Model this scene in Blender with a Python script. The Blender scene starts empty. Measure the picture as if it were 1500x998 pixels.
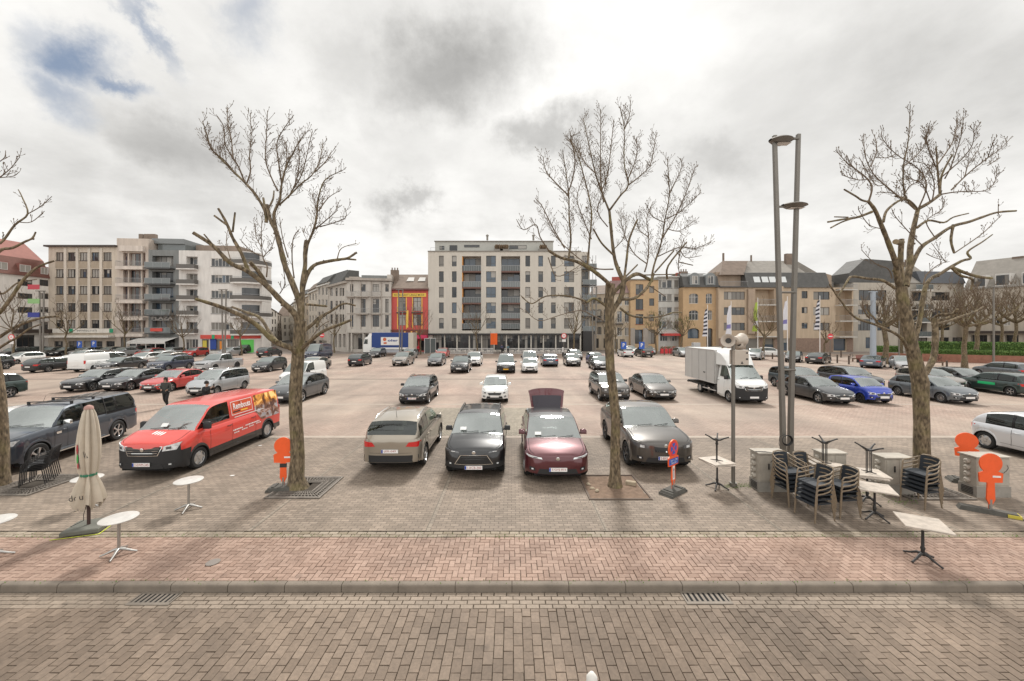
import bpy, math, random
from mathutils import Vector, Matrix
R = random.Random(7)
F, HOR, H0 = 570.0, 482.0, 4.5
rad = math.radians
scene = bpy.context.scene
C = scene.collection

def G(px, py, z=0.0):
    Y = F * (H0 - z) / (py - HOR)
    return Vector(((px - 750) * Y / F, Y, z))
def W(px, py, Y):
    return Vector(((px - 750) * Y / F, Y, H0 - (py - HOR) * Y / F))

# ---------------------------------------------------------------- materials
MATS = {}
def principled(name):
    m = bpy.data.materials.new(name); m.use_nodes = True
    return m, m.node_tree, m.node_tree.nodes['Principled BSDF']
def setin(b, **k):
    for n, v in k.items():
        n = n.replace('_', ' ')
        if n in b.inputs:
            b.inputs[n].default_value = v
def mat(name, col, rough=.6, metal=0., coat=0., ior=1.45, noise=0., nscale=3., bump=0., bscale=30., spec=None):
    if name in MATS: return MATS[name]
    m, nt, b = principled(name)
    c = (col[0], col[1], col[2], 1)
    setin(b, Base_Color=c, Roughness=rough, Metallic=metal, Coat_Weight=coat, Coat_Roughness=.04, IOR=ior)
    if spec is not None: setin(b, Specular_IOR_Level=spec)
    if noise or bump:
        tc = nt.nodes.new('ShaderNodeTexCoord')
    if noise:
        n = nt.nodes.new('ShaderNodeTexNoise'); n.inputs['Scale'].default_value = nscale; n.inputs['Detail'].default_value = 6
        n.inputs['Roughness'].default_value = .65
        if name.startswith('wall_'):   # rain streaks run down the facades
            q = nt.nodes.new('ShaderNodeMapping'); q.inputs['Scale'].default_value = (3.2,3.2,.55); nt.links.new(tc.outputs['Object'], q.inputs['Vector']); nt.links.new(q.outputs[0], n.inputs['Vector'])
        else: nt.links.new(tc.outputs['Object'], n.inputs['Vector'])
        mp = nt.nodes.new('ShaderNodeMapRange')
        mp.inputs['From Min'].default_value = .3; mp.inputs['From Max'].default_value = .7
        mp.inputs['To Min'].default_value = 1 - noise; mp.inputs['To Max'].default_value = 1 + noise
        nt.links.new(n.outputs['Fac'], mp.inputs['Value'])
        mx = nt.nodes.new('ShaderNodeVectorMath'); mx.operation = 'SCALE'
        mx.inputs[0].default_value = col[:3]
        nt.links.new(mp.outputs['Result'], mx.inputs['Scale'])
        nt.links.new(mx.outputs['Vector'], b.inputs['Base Color'])
    if bump:
        n = nt.nodes.new('ShaderNodeTexNoise'); n.inputs['Scale'].default_value = bscale; n.inputs['Detail'].default_value = 4
        nt.links.new(tc.outputs['Object'], n.inputs['Vector'])
        bp = nt.nodes.new('ShaderNodeBump'); bp.inputs['Strength'].default_value = bump; bp.inputs['Distance'].default_value = .02
        nt.links.new(n.outputs['Fac'], bp.inputs['Height']); nt.links.new(bp.outputs['Normal'], b.inputs['Normal'])
    MATS[name] = m
    return m

def spots(nt, tc):
    """old gum, drips and oil marks on paving"""
    L = nt.links.new; out = None
    for sc_, thr, dark in ((3.2, .055, .62), (1.1, .10, .72), (6.5, .05, 1.35)):
        v = nt.nodes.new('ShaderNodeTexVoronoi'); v.inputs['Scale'].default_value = sc_; L(tc.outputs['Object'], v.inputs['Vector'])
        m_ = nt.nodes.new('ShaderNodeMapRange'); m_.inputs['From Min'].default_value = thr*.5; m_.inputs['From Max'].default_value = thr; m_.inputs['To Min'].default_value = dark; m_.inputs['To Max'].default_value = 1.
        L(v.outputs['Distance'], m_.inputs['Value']); r = m_.outputs['Result']
        if out is not None:
            q = nt.nodes.new('ShaderNodeMath'); q.operation = 'MULTIPLY'; L(out, q.inputs[0]); L(r, q.inputs[1]); r = q.outputs[0]
        out = r
    return out

def paver_mat(name, c1, c2, rough=.75, stain=.22, bumpy=.25):
    """one colour per separate paver (random per island) plus broad wear"""
    m, nt, b = principled(name)
    L = nt.links.new
    geo = nt.nodes.new('ShaderNodeNewGeometry')
    mix = nt.nodes.new('ShaderNodeMix'); mix.data_type = 'RGBA'
    mix.inputs['A'].default_value = (*c1, 1); mix.inputs['B'].default_value = (*c2, 1)
    L(geo.outputs['Random Per Island'], mix.inputs['Factor'])
    tc = nt.nodes.new('ShaderNodeTexCoord')
    n = nt.nodes.new('ShaderNodeTexNoise'); n.inputs['Scale'].default_value = .55; n.inputs['Detail'].default_value = 7
    n.inputs['Roughness'].default_value = .6
    L(tc.outputs['Object'], n.inputs['Vector'])
    mp = nt.nodes.new('ShaderNodeMapRange'); mp.inputs['From Min'].default_value = .3; mp.inputs['From Max'].default_value = .7
    mp.inputs['To Min'].default_value = 1 - stain; mp.inputs['To Max'].default_value = 1 + stain
    L(n.outputs['Fac'], mp.inputs['Value'])
    n2 = nt.nodes.new('ShaderNodeTexNoise'); n2.inputs['Scale'].default_value = 22; n2.inputs['Detail'].default_value = 6
    L(tc.outputs['Object'], n2.inputs['Vector'])
    mp2 = nt.nodes.new('ShaderNodeMapRange'); mp2.inputs['From Min'].default_value = .3; mp2.inputs['From Max'].default_value = .7
    mp2.inputs['To Min'].default_value = .86; mp2.inputs['To Max'].default_value = 1.12
    L(n2.outputs['Fac'], mp2.inputs['Value'])
    mu0 = nt.nodes.new('ShaderNodeMath'); mu0.operation = 'MULTIPLY'
    L(mp.outputs['Result'], mu0.inputs[0]); L(mp2.outputs['Result'], mu0.inputs[1])
    mu = nt.nodes.new('ShaderNodeMath'); mu.operation = 'MULTIPLY'
    L(mu0.outputs[0], mu.inputs[0]); L(spots(nt, tc), mu.inputs[1])
    sc = nt.nodes.new('ShaderNodeVectorMath'); sc.operation = 'SCALE'
    L(mix.outputs['Result'], sc.inputs[0]); L(mu.outputs[0], sc.inputs['Scale'])
    L(sc.outputs['Vector'], b.inputs['Base Color'])
    b.inputs['Roughness'].default_value = rough
    bp = nt.nodes.new('ShaderNodeBump'); bp.inputs['Strength'].default_value = bumpy; bp.inputs['Distance'].default_value = .01
    L(n2.outputs['Fac'], bp.inputs['Height']); L(bp.outputs['Normal'], b.inputs['Normal'])
    MATS[name] = m
    return m

def brick_ground(name, c1, c2, mortar, bw, bh, rot=0., rough=.75, stain=.18, msize=.012, sscale=.35, patch=None):
    m, nt, b = principled(name); L = nt.links.new
    tc = nt.nodes.new('ShaderNodeTexCoord')
    mp = nt.nodes.new('ShaderNodeMapping'); mp.inputs['Rotation'].default_value = (0, 0, rot)
    L(tc.outputs['Object'], mp.inputs['Vector'])
    wn = nt.nodes.new('ShaderNodeTexNoise'); wn.inputs['Scale'].default_value = 1.3; wn.inputs['Detail'].default_value = 2
    L(tc.outputs['Object'], wn.inputs['Vector'])
    wsub = nt.nodes.new('ShaderNodeVectorMath'); wsub.operation = 'MULTIPLY_ADD'
    wsub.inputs[1].default_value = (.03, .03, 0)
    L(wn.outputs['Color'], wsub.inputs[0]); L(mp.outputs['Vector'], wsub.inputs[2])
    br = nt.nodes.new('ShaderNodeTexBrick'); br.inputs['Scale'].default_value = 1
    br.inputs['Brick Width'].default_value = bw; br.inputs['Row Height'].default_value = bh
    br.inputs['Mortar Size'].default_value = msize; br.inputs['Mortar Smooth'].default_value = .3
    br.inputs['Color1'].default_value = (*c1, 1); br.inputs['Color2'].default_value = (*c2, 1); br.inputs['Mortar'].default_value = (*mortar, 1)
    L(wsub.outputs['Vector'], br.inputs['Vector'])
    n = nt.nodes.new('ShaderNodeTexNoise'); n.inputs['Scale'].default_value = sscale; n.inputs['Detail'].default_value = 8; n.inputs['Roughness'].default_value = .62
    L(tc.outputs['Object'], n.inputs['Vector'])
    r = nt.nodes.new('ShaderNodeMapRange'); r.inputs['From Min'].default_value = .3; r.inputs['From Max'].default_value = .7
    r.inputs['To Min'].default_value = 1 - stain; r.inputs['To Max'].default_value = 1 + stain
    L(n.outputs['Fac'], r.inputs['Value'])
    n2 = nt.nodes.new('ShaderNodeTexNoise'); n2.inputs['Scale'].default_value = 9; n2.inputs['Detail'].default_value = 7; n2.inputs['Roughness'].default_value = .75
    L(tc.outputs['Object'], n2.inputs['Vector'])
    r2 = nt.nodes.new('ShaderNodeMapRange'); r2.inputs['From Min'].default_value = .25; r2.inputs['From Max'].default_value = .75
    r2.inputs['To Min'].default_value = .8; r2.inputs['To Max'].default_value = 1.18
    L(n2.outputs['Fac'], r2.inputs['Value'])
    mpw = nt.nodes.new('ShaderNodeMapping'); mpw.inputs['Scale'].default_value = (.55, .07, 1); L(tc.outputs['Object'], mpw.inputs['Vector'])
    n5 = nt.nodes.new('ShaderNodeTexNoise'); n5.inputs['Scale'].default_value = 1.; n5.inputs['Detail'].default_value = 6; L(mpw.outputs[0], n5.inputs['Vector'])
    r5 = nt.nodes.new('ShaderNodeMapRange'); r5.inputs['From Min'].default_value = .35; r5.inputs['From Max'].default_value = .62; r5.inputs['To Min'].default_value = .8; r5.inputs['To Max'].default_value = 1.07; L(n5.outputs['Fac'], r5.inputs['Value'])
    mu = nt.nodes.new('ShaderNodeMath'); mu.operation = 'MULTIPLY'; L(r.outputs['Result'], mu.inputs[0]); L(r2.outputs['Result'], mu.inputs[1])
    mu1 = nt.nodes.new('ShaderNodeMath'); mu1.operation = 'MULTIPLY'; L(mu.outputs[0], mu1.inputs[0]); L(r5.outputs['Result'], mu1.inputs[1])
    mu = nt.nodes.new('ShaderNodeMath'); mu.operation = 'MULTIPLY'; L(mu1.outputs[0], mu.inputs[0]); L(spots(nt, tc), mu.inputs[1])
    col = br.outputs['Color']
    if patch:
        # large worn areas of another tint
        n3 = nt.nodes.new('ShaderNodeTexNoise'); n3.inputs['Scale'].default_value = .11; n3.inputs['Detail'].default_value = 5
        L(tc.outputs['Object'], n3.inputs['Vector'])
        r3 = nt.nodes.new('ShaderNodeMapRange'); r3.inputs['From Min'].default_value = .42; r3.inputs['From Max'].default_value = .6
        r3.inputs['To Max'].default_value = .75
        L(n3.outputs['Fac'], r3.inputs['Value'])
        mx = nt.nodes.new('ShaderNodeMix'); mx.data_type = 'RGBA'
        L(r3.outputs['Result'], mx.inputs['Factor']); L(col, mx.inputs['A']); mx.inputs['B'].default_value = (*patch, 1)
        col = mx.outputs['Result']
    sc = nt.nodes.new('ShaderNodeVectorMath'); sc.operation = 'SCALE'
    L(col, sc.inputs[0]); L(mu.outputs[0], sc.inputs['Scale'])
    L(sc.outputs['Vector'], b.inputs['Base Color']); b.inputs['Roughness'].default_value = rough
    bp = nt.nodes.new('ShaderNodeBump'); bp.inputs['Strength'].default_value = .5; bp.inputs['Distance'].default_value = .012
    inv = nt.nodes.new('ShaderNodeMath'); inv.operation = 'SUBTRACT'; inv.inputs[0].default_value = 1; L(br.outputs['Fac'], inv.inputs[1])
    L(inv.outputs[0], bp.inputs['Height']); L(bp.outputs['Normal'], b.inputs['Normal'])
    MATS[name] = m
    return m

# ---------------------------------------------------------------- mesh builder
class MB:
    def __init__(s): s.v = []; s.f = []; s.mi = []; s.mats = []
    def mid(s, m):
        if m not in s.mats: s.mats.append(m)
        return s.mats.index(m)
    def add(s, vs, fs, m, M=None):
        k = len(s.v)
        if M is not None: vs = [M @ Vector(v) for v in vs]
        s.v.extend([tuple(v) for v in vs]); i = s.mid(m)
        for f in fs: s.f.append(tuple(a + k for a in f)); s.mi.append(i)
        return s
    def box(s, x0, x1, y0, y1, z0, z1, m, M=None):
        vs = [(x0,y0,z0),(x1,y0,z0),(x1,y1,z0),(x0,y1,z0),(x0,y0,z1),(x1,y0,z1),(x1,y1,z1),(x0,y1,z1)]
        return s.add(vs, [(3,2,1,0),(4,5,6,7),(0,1,5,4),(1,2,6,5),(2,3,7,6),(3,0,4,7)], m, M)
    def bbox(s, x0, x1, y0, y1, z0, z1, m, b=.01, M=None):
        """box whose top and side edges are chamfered"""
        vs = []
        for z, i in ((z0, 0), (z1 - b, 0), (z1, b)):
            vs += [(x0+i+b*(i==0)*0, y0+i, z), (x1-i, y0+i, z), (x1-i, y1-i, z), (x0+i, y1-i, z)]
        fs = [(3,2,1,0)]
        for r in (0, 4):
            for j in range(4): fs.append((r+j, r+(j+1)%4, r+4+(j+1)%4, r+4+j))
        fs.append((8,9,10,11))
        return s.add(vs, fs, m, M)
    def quad(s, a, b, c, d, m, M=None): return s.add([a,b,c,d], [(0,1,2,3)], m, M)
    def poly(s, pts, m, M=None): return s.add(pts, [tuple(range(len(pts)))], m, M)
    def prism(s, pts, h, m, M=None):
        """polygon in XY (ccw) extruded along z from h[0] to h[1]"""
        n = len(pts); vs = [(x,y,h[0]) for x,y in pts] + [(x,y,h[1]) for x,y in pts]
        fs = [tuple(range(n-1,-1,-1)), tuple(range(n,2*n))] + [(i,(i+1)%n,n+(i+1)%n,n+i) for i in range(n)]
        return s.add(vs, fs, m, M)
    def lathe(s, prof, n, m, M=None, cap=True):
        vs = []; fs = []
        for r, z in prof:
            for i in range(n):
                a = 2*math.pi*i/n; vs.append((r*math.cos(a), r*math.sin(a), z))
        for k in range(len(prof)-1):
            for i in range(n):
                fs.append((k*n+i, k*n+(i+1)%n, (k+1)*n+(i+1)%n, (k+1)*n+i))
        if cap:
            fs.append(tuple(range(n-1,-1,-1))); fs.append(tuple(range((len(prof)-1)*n, len(prof)*n)))
        return s.add(vs, fs, m, M)
    def cyl(s, x, y, z0, z1, r, m, n=12, r2=None, M=None):
        T = Matrix.Translation((x,y,0))
        return s.lathe([(r,z0),(r if r2 is None else r2,z1)], n, m, T if M is None else M @ T)
    def tube(s, pts, rs, m, n=8, cap=True):
        pts = [Vector(p) for p in pts]
        if not hasattr(rs, '__len__'): rs = [rs]*len(pts)
        vs = []; fs = []; N = None
        for i, p in enumerate(pts):
            t = (pts[min(i+1,len(pts)-1)] - pts[max(i-1,0)])
            if t.length < 1e-9: t = Vector((0,0,1))
            t.normalize()
            if N is None:
                N = t.orthogonal().normalized()
            else:
                N = (N - t*N.dot(t))
                N = N.normalized() if N.length > 1e-6 else t.orthogonal().normalized()
            B = t.cross(N)
            for j in range(n):
                a = 2*math.pi*j/n; vs.append(p + (N*math.cos(a)+B*math.sin(a))*rs[i])
        for i in range(len(pts)-1):
            for j in range(n): fs.append((i*n+j, i*n+(j+1)%n, (i+1)*n+(j+1)%n, (i+1)*n+j))
        if cap:
            fs.append(tuple(range(n-1,-1,-1))); fs.append(tuple(range((len(pts)-1)*n, len(pts)*n)))
        return s.add(vs, fs, m)
    def grid(s, P, m, flip=False, closed=False):
        """P = rows of points"""
        k = len(s.v); nr = len(P); nc = len(P[0]); i0 = s.mid(m)
        for r in P: s.v.extend([tuple(p) for p in r])
        for r in range(nr-1):
            for c in range(nc if closed else nc-1):
                q = (k+r*nc+c, k+r*nc+(c+1)%nc, k+(r+1)*nc+(c+1)%nc, k+(r+1)*nc+c)
                s.f.append(q[::-1] if flip else q); s.mi.append(i0)
        return s
    def build(s, name, parent=None, loc=None, rotz=None, smooth=None):
        me = bpy.data.meshes.new(name); me.from_pydata(s.v, [], s.f)
        for m in s.mats: me.materials.append(m)
        me.polygons.foreach_set('material_index', s.mi)
        if smooth:
            me.polygons.foreach_set('use_smooth', [True]*len(me.polygons))
            me.update()
            me.set_sharp_from_angle(angle=rad(smooth))
        me.update()
        o = bpy.data.objects.new(name, me); C.objects.link(o)
        if parent: o.parent = parent
        if loc is not None: o.location = loc
        if rotz is not None: o.rotation_euler = (0,0,rotz)
        return o

def tag(o, label=None, cat=None, group=None, kind=None):
    if label: o['label'] = label
    if cat: o['category'] = cat
    if group: o['group'] = group
    if kind: o['kind'] = kind
    return o
def thing(name, label, cat, loc=(0,0,0), rotz=0, group=None):
    o = bpy.data.objects.new(name, None); C.objects.link(o); o.empty_display_size = .2
    o.location = loc; o.rotation_euler = (0,0,rotz)
    return tag(o, label, cat, group)
def copy_tree(o, parent=None):
    c = o.copy(); C.objects.link(c); c.parent = parent
    for ch in o.children: copy_tree(ch, c)
    return c
def text_part(body, name, parent, m, width, height, M, ext=.004, bold=.0):
    """lettering as a mesh, centred, fitted in width x height (lies in local XY), M places it in parent space"""
    cu = bpy.data.curves.new(name, 'FONT'); cu.body = body; cu.size = 1; cu.extrude = 0; cu.offset = bold; cu.resolution_u = 2
    ob = bpy.data.objects.new(name, cu)
    me = bpy.data.meshes.new_from_object(ob)
    bpy.data.objects.remove(ob)
    xs = [v.co.x for v in me.vertices]; ys = [v.co.y for v in me.vertices]
    if not xs: return None
    sx = width/(max(xs)-min(xs)); sy = height/(max(ys)-min(ys)); cx=(max(xs)+min(xs))/2; cy=(max(ys)+min(ys))/2
    me.transform(M @ Matrix.Diagonal((sx,sy,1,1)) @ Matrix.Translation((-cx,-cy,0)))
    me.materials.clear(); me.materials.append(m)
    o = bpy.data.objects.new(name, me); C.objects.link(o); o.parent = parent
    return o
def frameM(o, ux, uy):
    """matrix with origin o and axes ux, uy (text x and y)"""
    ux = Vector(ux).normalized(); uy = Vector(uy).normalized(); uz = ux.cross(uy)
    return Matrix(((ux.x,uy.x,uz.x,o[0]),(ux.y,uy.y,uz.y,o[1]),(ux.z,uy.z,uz.z,o[2]),(0,0,0,1)))

# ---------------------------------------------------------------- camera, sun, sky
cam = bpy.data.cameras.new('camera'); co = bpy.data.objects.new('camera', cam); C.objects.link(co)
co.location = (0,0,H0); co.rotation_euler = (rad(90),0,0)
cam.sensor_width = 36; cam.lens = F/1500*36; cam.shift_y = -17/1500; cam.clip_end = 2000; cam.clip_start = .05
scene.camera = co
scene.view_settings.view_transform = 'Standard'; scene.view_settings.look = 'None'
scene.view_settings.exposure = 0.2; scene.view_settings.gamma = 1; scene.view_settings.use_curve_mapping = False

SUN_EL, SUN_AZ = rad(48), rad(9)      # azimuth from +Y towards +X: the sun stands in front of the camera behind thin cloud
sun = bpy.data.lights.new('sun', 'SUN'); sun.energy = 3.2; sun.angle = rad(10); sun.color = (1, .965, .91)
so = bpy.data.objects.new('sun', sun); C.objects.link(so)
d = Vector((math.sin(SUN_AZ)*math.cos(SUN_EL), math.cos(SUN_AZ)*math.cos(SUN_EL), math.sin(SUN_EL)))
so.rotation_euler = d.to_track_quat('Z', 'Y').to_euler(); so.location = (0,0,60)

wd = bpy.data.worlds.new('World'); scene.world = wd; wd.use_nodes = True
nt = wd.node_tree; L = nt.links.new
bg = nt.nodes['Background']; bg.inputs['Strength'].default_value = .1
sky = nt.nodes.new('ShaderNodeTexSky'); sky.sky_type = 'NISHITA'; sky.sun_disc = False
sky.sun_elevation = SUN_EL; sky.sun_rotation = SUN_AZ
tc = nt.nodes.new('ShaderNodeTexCoord'); sep = nt.nodes.new('ShaderNodeSeparateXYZ'); L(tc.outputs['Generated'], sep.inputs[0])
def mth(op, a, b=None, c=None, clamp=False):
    n = nt.nodes.new('ShaderNodeMath'); n.operation = op; n.use_clamp = clamp
    for i, v in enumerate((a, b, c)):
        if v is None: continue
        if isinstance(v, (int, float)): n.inputs[i].default_value = v
        else: L(v, n.inputs[i])
    return n.outputs[0]
def wnoise(vec, scale, detail=6, rough=.55, dist=0.):
    n = nt.nodes.new('ShaderNodeTexNoise'); n.inputs['Scale'].default_value = scale; n.inputs['Detail'].default_value = detail
    n.inputs['Roughness'].default_value = rough; n.inputs['Distortion'].default_value = dist
    L(vec, n.inputs['Vector']); return n
def smooth(v, a, b, t0=0., t1=1.):
    n = nt.nodes.new('ShaderNodeMapRange'); n.interpolation_type = 'SMOOTHSTEP'
    n.inputs['From Min'].default_value = a; n.inputs['From Max'].default_value = b
    n.inputs['To Min'].default_value = t0; n.inputs['To Max'].default_value = t1
    L(v, n.inputs['Value']); return n.outputs['Result']
X, Yd, Z = sep.outputs
ys = mth('MAXIMUM', Yd, .12)
u = mth('DIVIDE', X, ys); v = mth('DIVIDE', Z, ys)
zc = mth('ADD', mth('MAXIMUM', Z, 0.), .22)
pl = nt.nodes.new('ShaderNodeCombineXYZ'); L(mth('DIVIDE', X, zc), pl.inputs[0]); L(mth('DIVIDE', Yd, zc), pl.inputs[1])
warp = wnoise(tc.outputs['Generated'], 3.4, 10, .66)
ws = nt.nodes.new('ShaderNodeSeparateXYZ'); L(warp.outputs['Color'], ws.inputs[0])
uw = mth('ADD', u, mth('MULTIPLY', mth('SUBTRACT', ws.outputs[0], .5), .5))
vw = mth('ADD', v, mth('MULTIPLY', mth('SUBTRACT', ws.outputs[1], .5), .42))
def blob(px, py, rx, ry, tilt=0., soft=.25, w=1.):
    cu, cv = (px-750)/F, (HOR-py)/F; rx /= F; ry /= F
    du = mth('SUBTRACT', uw, cu); dv = mth('SUBTRACT', vw, cv); ct, st = math.cos(tilt), math.sin(tilt)
    a = mth('DIVIDE', mth('ADD', mth('MULTIPLY', du, ct), mth('MULTIPLY', dv, st)), rx)
    b = mth('DIVIDE', mth('SUBTRACT', mth('MULTIPLY', dv, ct), mth('MULTIPLY', du, st)), ry)
    dd = mth('SQRT', mth('ADD', mth('MULTIPLY', a, a), mth('MULTIPLY', b, b)))
    return smooth(dd, soft, 1.25, w, 0.)
def mx(*a):
    r = a[0]
    for q in a[1:]: r = mth('MAXIMUM', r, q)
    return r
blue = mx(blob(100, 92, 85, 55, rad(-25), .1, .85), blob(85, 150, 70, 45, rad(-35), .0, .6), blob(165, 125, 65, 22, rad(-10), .0, .75), blob(50, 60, 60, 40, rad(-30), 0., .4),
          blob(200, 45, 95, 20, rad(-48), .0, .6), blob(372, 32, 60, 62, 0, .0, .45))
dark = mx(blob(655, 100, 150, 85, rad(10), .1, 1.0), blob(810, 190, 75, 45, 0, .1, .95), blob(592, 296, 48, 26, 0, .1, .8),
          blob(245, 215, 160, 60, rad(-18), .1, .65), blob(510, 110, 80, 80, rad(10), .1, .4), blob(1040, 235, 90, 50, 0, .1, .4),
          blob(1430, 100, 210, 170, 0, .1, .45), blob(60, 260, 140, 90, 0, .1, .4), blob(270, 285, 190, 45, rad(-5), .1, .35))
bright = mx(blob(900, 60, 190, 170, rad(20), 0., .6), blob(470, 250, 90, 150, rad(50), .0, .3), blob(620, 370, 420, 60, 0, .0, .3), blob(1000, 330, 250, 90, 0, 0., .25))
fb = wnoise(pl.outputs[0], 1.1, 9, .58, .3); fb2 = wnoise(pl.outputs[0], 3.1, 8, .6)
base = mth('ADD', smooth(fb.outputs['Fac'], .3, .72, -.11, .11), smooth(fb2.outputs['Fac'], .3, .7, -.045, .045))
lum = mth('ADD', mth('ADD', .79, base), mth('MULTIPLY', bright, .27))
lum = mth('SUBTRACT', lum, mth('MULTIPLY', dark, .34))
lum = mth('MAXIMUM', mth('MINIMUM', lum, .96), .2)
# brightness added out of view: overhead, as when overcast, behind camera to light facades
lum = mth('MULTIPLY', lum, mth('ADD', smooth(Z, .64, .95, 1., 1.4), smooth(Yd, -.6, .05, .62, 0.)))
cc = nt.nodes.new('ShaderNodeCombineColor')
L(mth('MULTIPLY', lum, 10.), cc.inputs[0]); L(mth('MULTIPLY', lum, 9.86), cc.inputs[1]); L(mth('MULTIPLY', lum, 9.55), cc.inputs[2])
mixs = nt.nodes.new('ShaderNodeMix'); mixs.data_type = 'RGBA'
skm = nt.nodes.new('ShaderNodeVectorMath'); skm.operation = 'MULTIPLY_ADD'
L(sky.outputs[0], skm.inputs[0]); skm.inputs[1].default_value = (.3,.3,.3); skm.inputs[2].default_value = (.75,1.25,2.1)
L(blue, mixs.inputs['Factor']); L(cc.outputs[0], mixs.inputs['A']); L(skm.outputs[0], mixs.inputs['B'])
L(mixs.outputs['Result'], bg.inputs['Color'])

# ---------------------------------------------------------------- ground
m_base = mat('joint_dirt', (.085,.068,.05), .95, noise=.3, nscale=6)
m_road = paver_mat('road_pavers', (.14,.102,.073), (.195,.146,.108), stain=.26)
m_red = paver_mat('red_pavers', (.235,.152,.113), (.315,.215,.166), stain=.26)
m_kerb = mat('kerb_stone', (.18,.15,.12), .8, noise=.22, nscale=2.2, bump=.2)
m_grey = brick_ground('forecourt_setts', (.18,.14,.105), (.26,.205,.158), (.095,.073,.055), .2, .1, 0, stain=.28, msize=.007)
m_square = brick_ground('square_bricks', (.285,.197,.152), (.355,.262,.21), (.165,.122,.095), .22, .11, 0, stain=.2, msize=.01, patch=(.305,.246,.196))
m_olive = brick_ground('parking_setts', (.205,.172,.125), (.29,.25,.19), (.11,.09,.065), .14, .14, 0, stain=.2, msize=.012)
m_strip = mat('pale_strip', (.34,.285,.235), .8, noise=.15, nscale=2)
m_drain = mat('dark_channel', (.16,.125,.1), .85, noise=.2, nscale=3)
m_asph = mat('far_street', (.22,.185,.16), .85, noise=.15, nscale=.5)

MB().quad((-400,-60,-.2),(400,-60,-.2),(400,600,-.2),(-400,600,-.2), mat('far_ground',(.2,.18,.16),.9,noise=.2,nscale=.05)).build('ground').__setitem__('kind','structure')
def surf(name, x0, x1, y0, y1, z, m):
    o = MB().quad((x0,y0,z),(x1,y0,z),(x1,y1,z),(x0,y1,z), m).build(name); o['kind'] = 'structure'; return o
YK0, YK1, YR1, YF1 = 6.83, 6.95, 8.42, 16.1      # kerb front/back, end of red band, end of forecourt
# road: modelled pavers with uneven tops
def paver(mb, m, x0, x1, y0, y1, z, h=.03, b=.007, tilt=.003):
    t = [R.uniform(-tilt, tilt) for _ in range(4)]; j = .0035; z += .004*math.sin(x0*1.3+math.sin(y0*2.1)*1.7)*math.cos(y0*1.9+x0*.4)-.003+R.uniform(-.0015,.0015)
    x0 += R.uniform(-j,j); y0 += R.uniform(-j,j); x1 += R.uniform(-j,j); y1 += R.uniform(-j,j)
    vs = [(x0,y0,z-h),(x1,y0,z-h),(x1,y1,z-h),(x0,y1,z-h),
          (x0+b*.3,y0+b*.3,z-b*.8+t[0]),(x1-b*.3,y0+b*.3,z-b*.8+t[1]),(x1-b*.3,y1-b*.3,z-b*.8+t[2]),(x0+b*.3,y1-b*.3,z-b*.8+t[3]),
          (x0+b,y0+b,z+t[0]),(x1-b,y0+b,z+t[1]),(x1-b,y1-b,z+t[2]),(x0+b,y1-b,z+t[3])]
    fs = [(0,1,5,4),(1,2,6,5),(2,3,7,6),(3,0,4,7),(4,5,9,8),(5,6,10,9),(6,7,11,10),(7,4,8,11),(8,9,10,11)]
    mb.add(vs, fs, m)
mb = MB(); mb.quad((-60,-3,-.15),(60,-3,-.15),(60,YK0,-.15),(-60,YK0,-.15), m_base)
pw, plen = .142, .225; ix = 0; x = -20.
YG = 6.43
while x < 20:
    off = (ix % 2)*.5*plen + R.uniform(-.008,.008)
    y = 2.2 + off
    while y < YG:
        y1 = min(y+plen-.006, YG)
        if y1 - y > .03: paver(mb, m_road, x, x+pw-.006, y, y1, -.12, b=.0045)
        y += plen
    x += pw; ix += 1
# gutter rows along the kerb
m_gut = paver_mat('gutter_bricks', (.20,.158,.12), (.26,.207,.16), stain=.16)
for k in range(4):
    y0 = YG + .006 + k*.098; x = -20 + (k%2)*.11
    while x < 20:
        paver(mb, m_gut, x, x+.212, y0, y0+.092, -.12, tilt=.0015); x += .22
mb.quad((-60,-3,-.124),(-20,-3,-.124),(-20,YK0,-.124),(-60,YK0,-.124), m_asph)
mb.quad((20,-3,-.124),(60,-3,-.124),(60,YK0,-.124),(20,YK0,-.124), m_asph)
mb.quad((-20,-3,-.124),(20,-3,-.124),(20,2.2,-.124),(-20,2.2,-.124), m_asph)
mb.build('road')['kind'] = 'structure'
# kerb stones
mb = MB(); x = -24.
mb.box(-24, 24, YK0+.02, YK1, -.18, -.02, m_base)
while x < 24:
    l = 1.0; w0 = x+.006; w1 = x+l-.006
    P = []
    for (yy, zz) in ((YK0,-.16),(YK0+.012,-.03),(YK0+.022,-.012),(YK0+.045,0.),(YK1-.004,.002),(YK1-.004,-.1)):
        P.append([(w0,yy,zz),(w1,yy,zz+0)])
    mb.grid(P, m_kerb, flip=True); 
    for xx in (w0,w1): mb.poly([(xx,YK0,-.16),(xx,YK0+.012,-.03),(xx,YK0+.045,0.),(xx,YK1-.004,.002),(xx,YK1-.004,-.1)], m_kerb)
    x += l
mb.build('kerb')['kind'] = 'structure'
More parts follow.
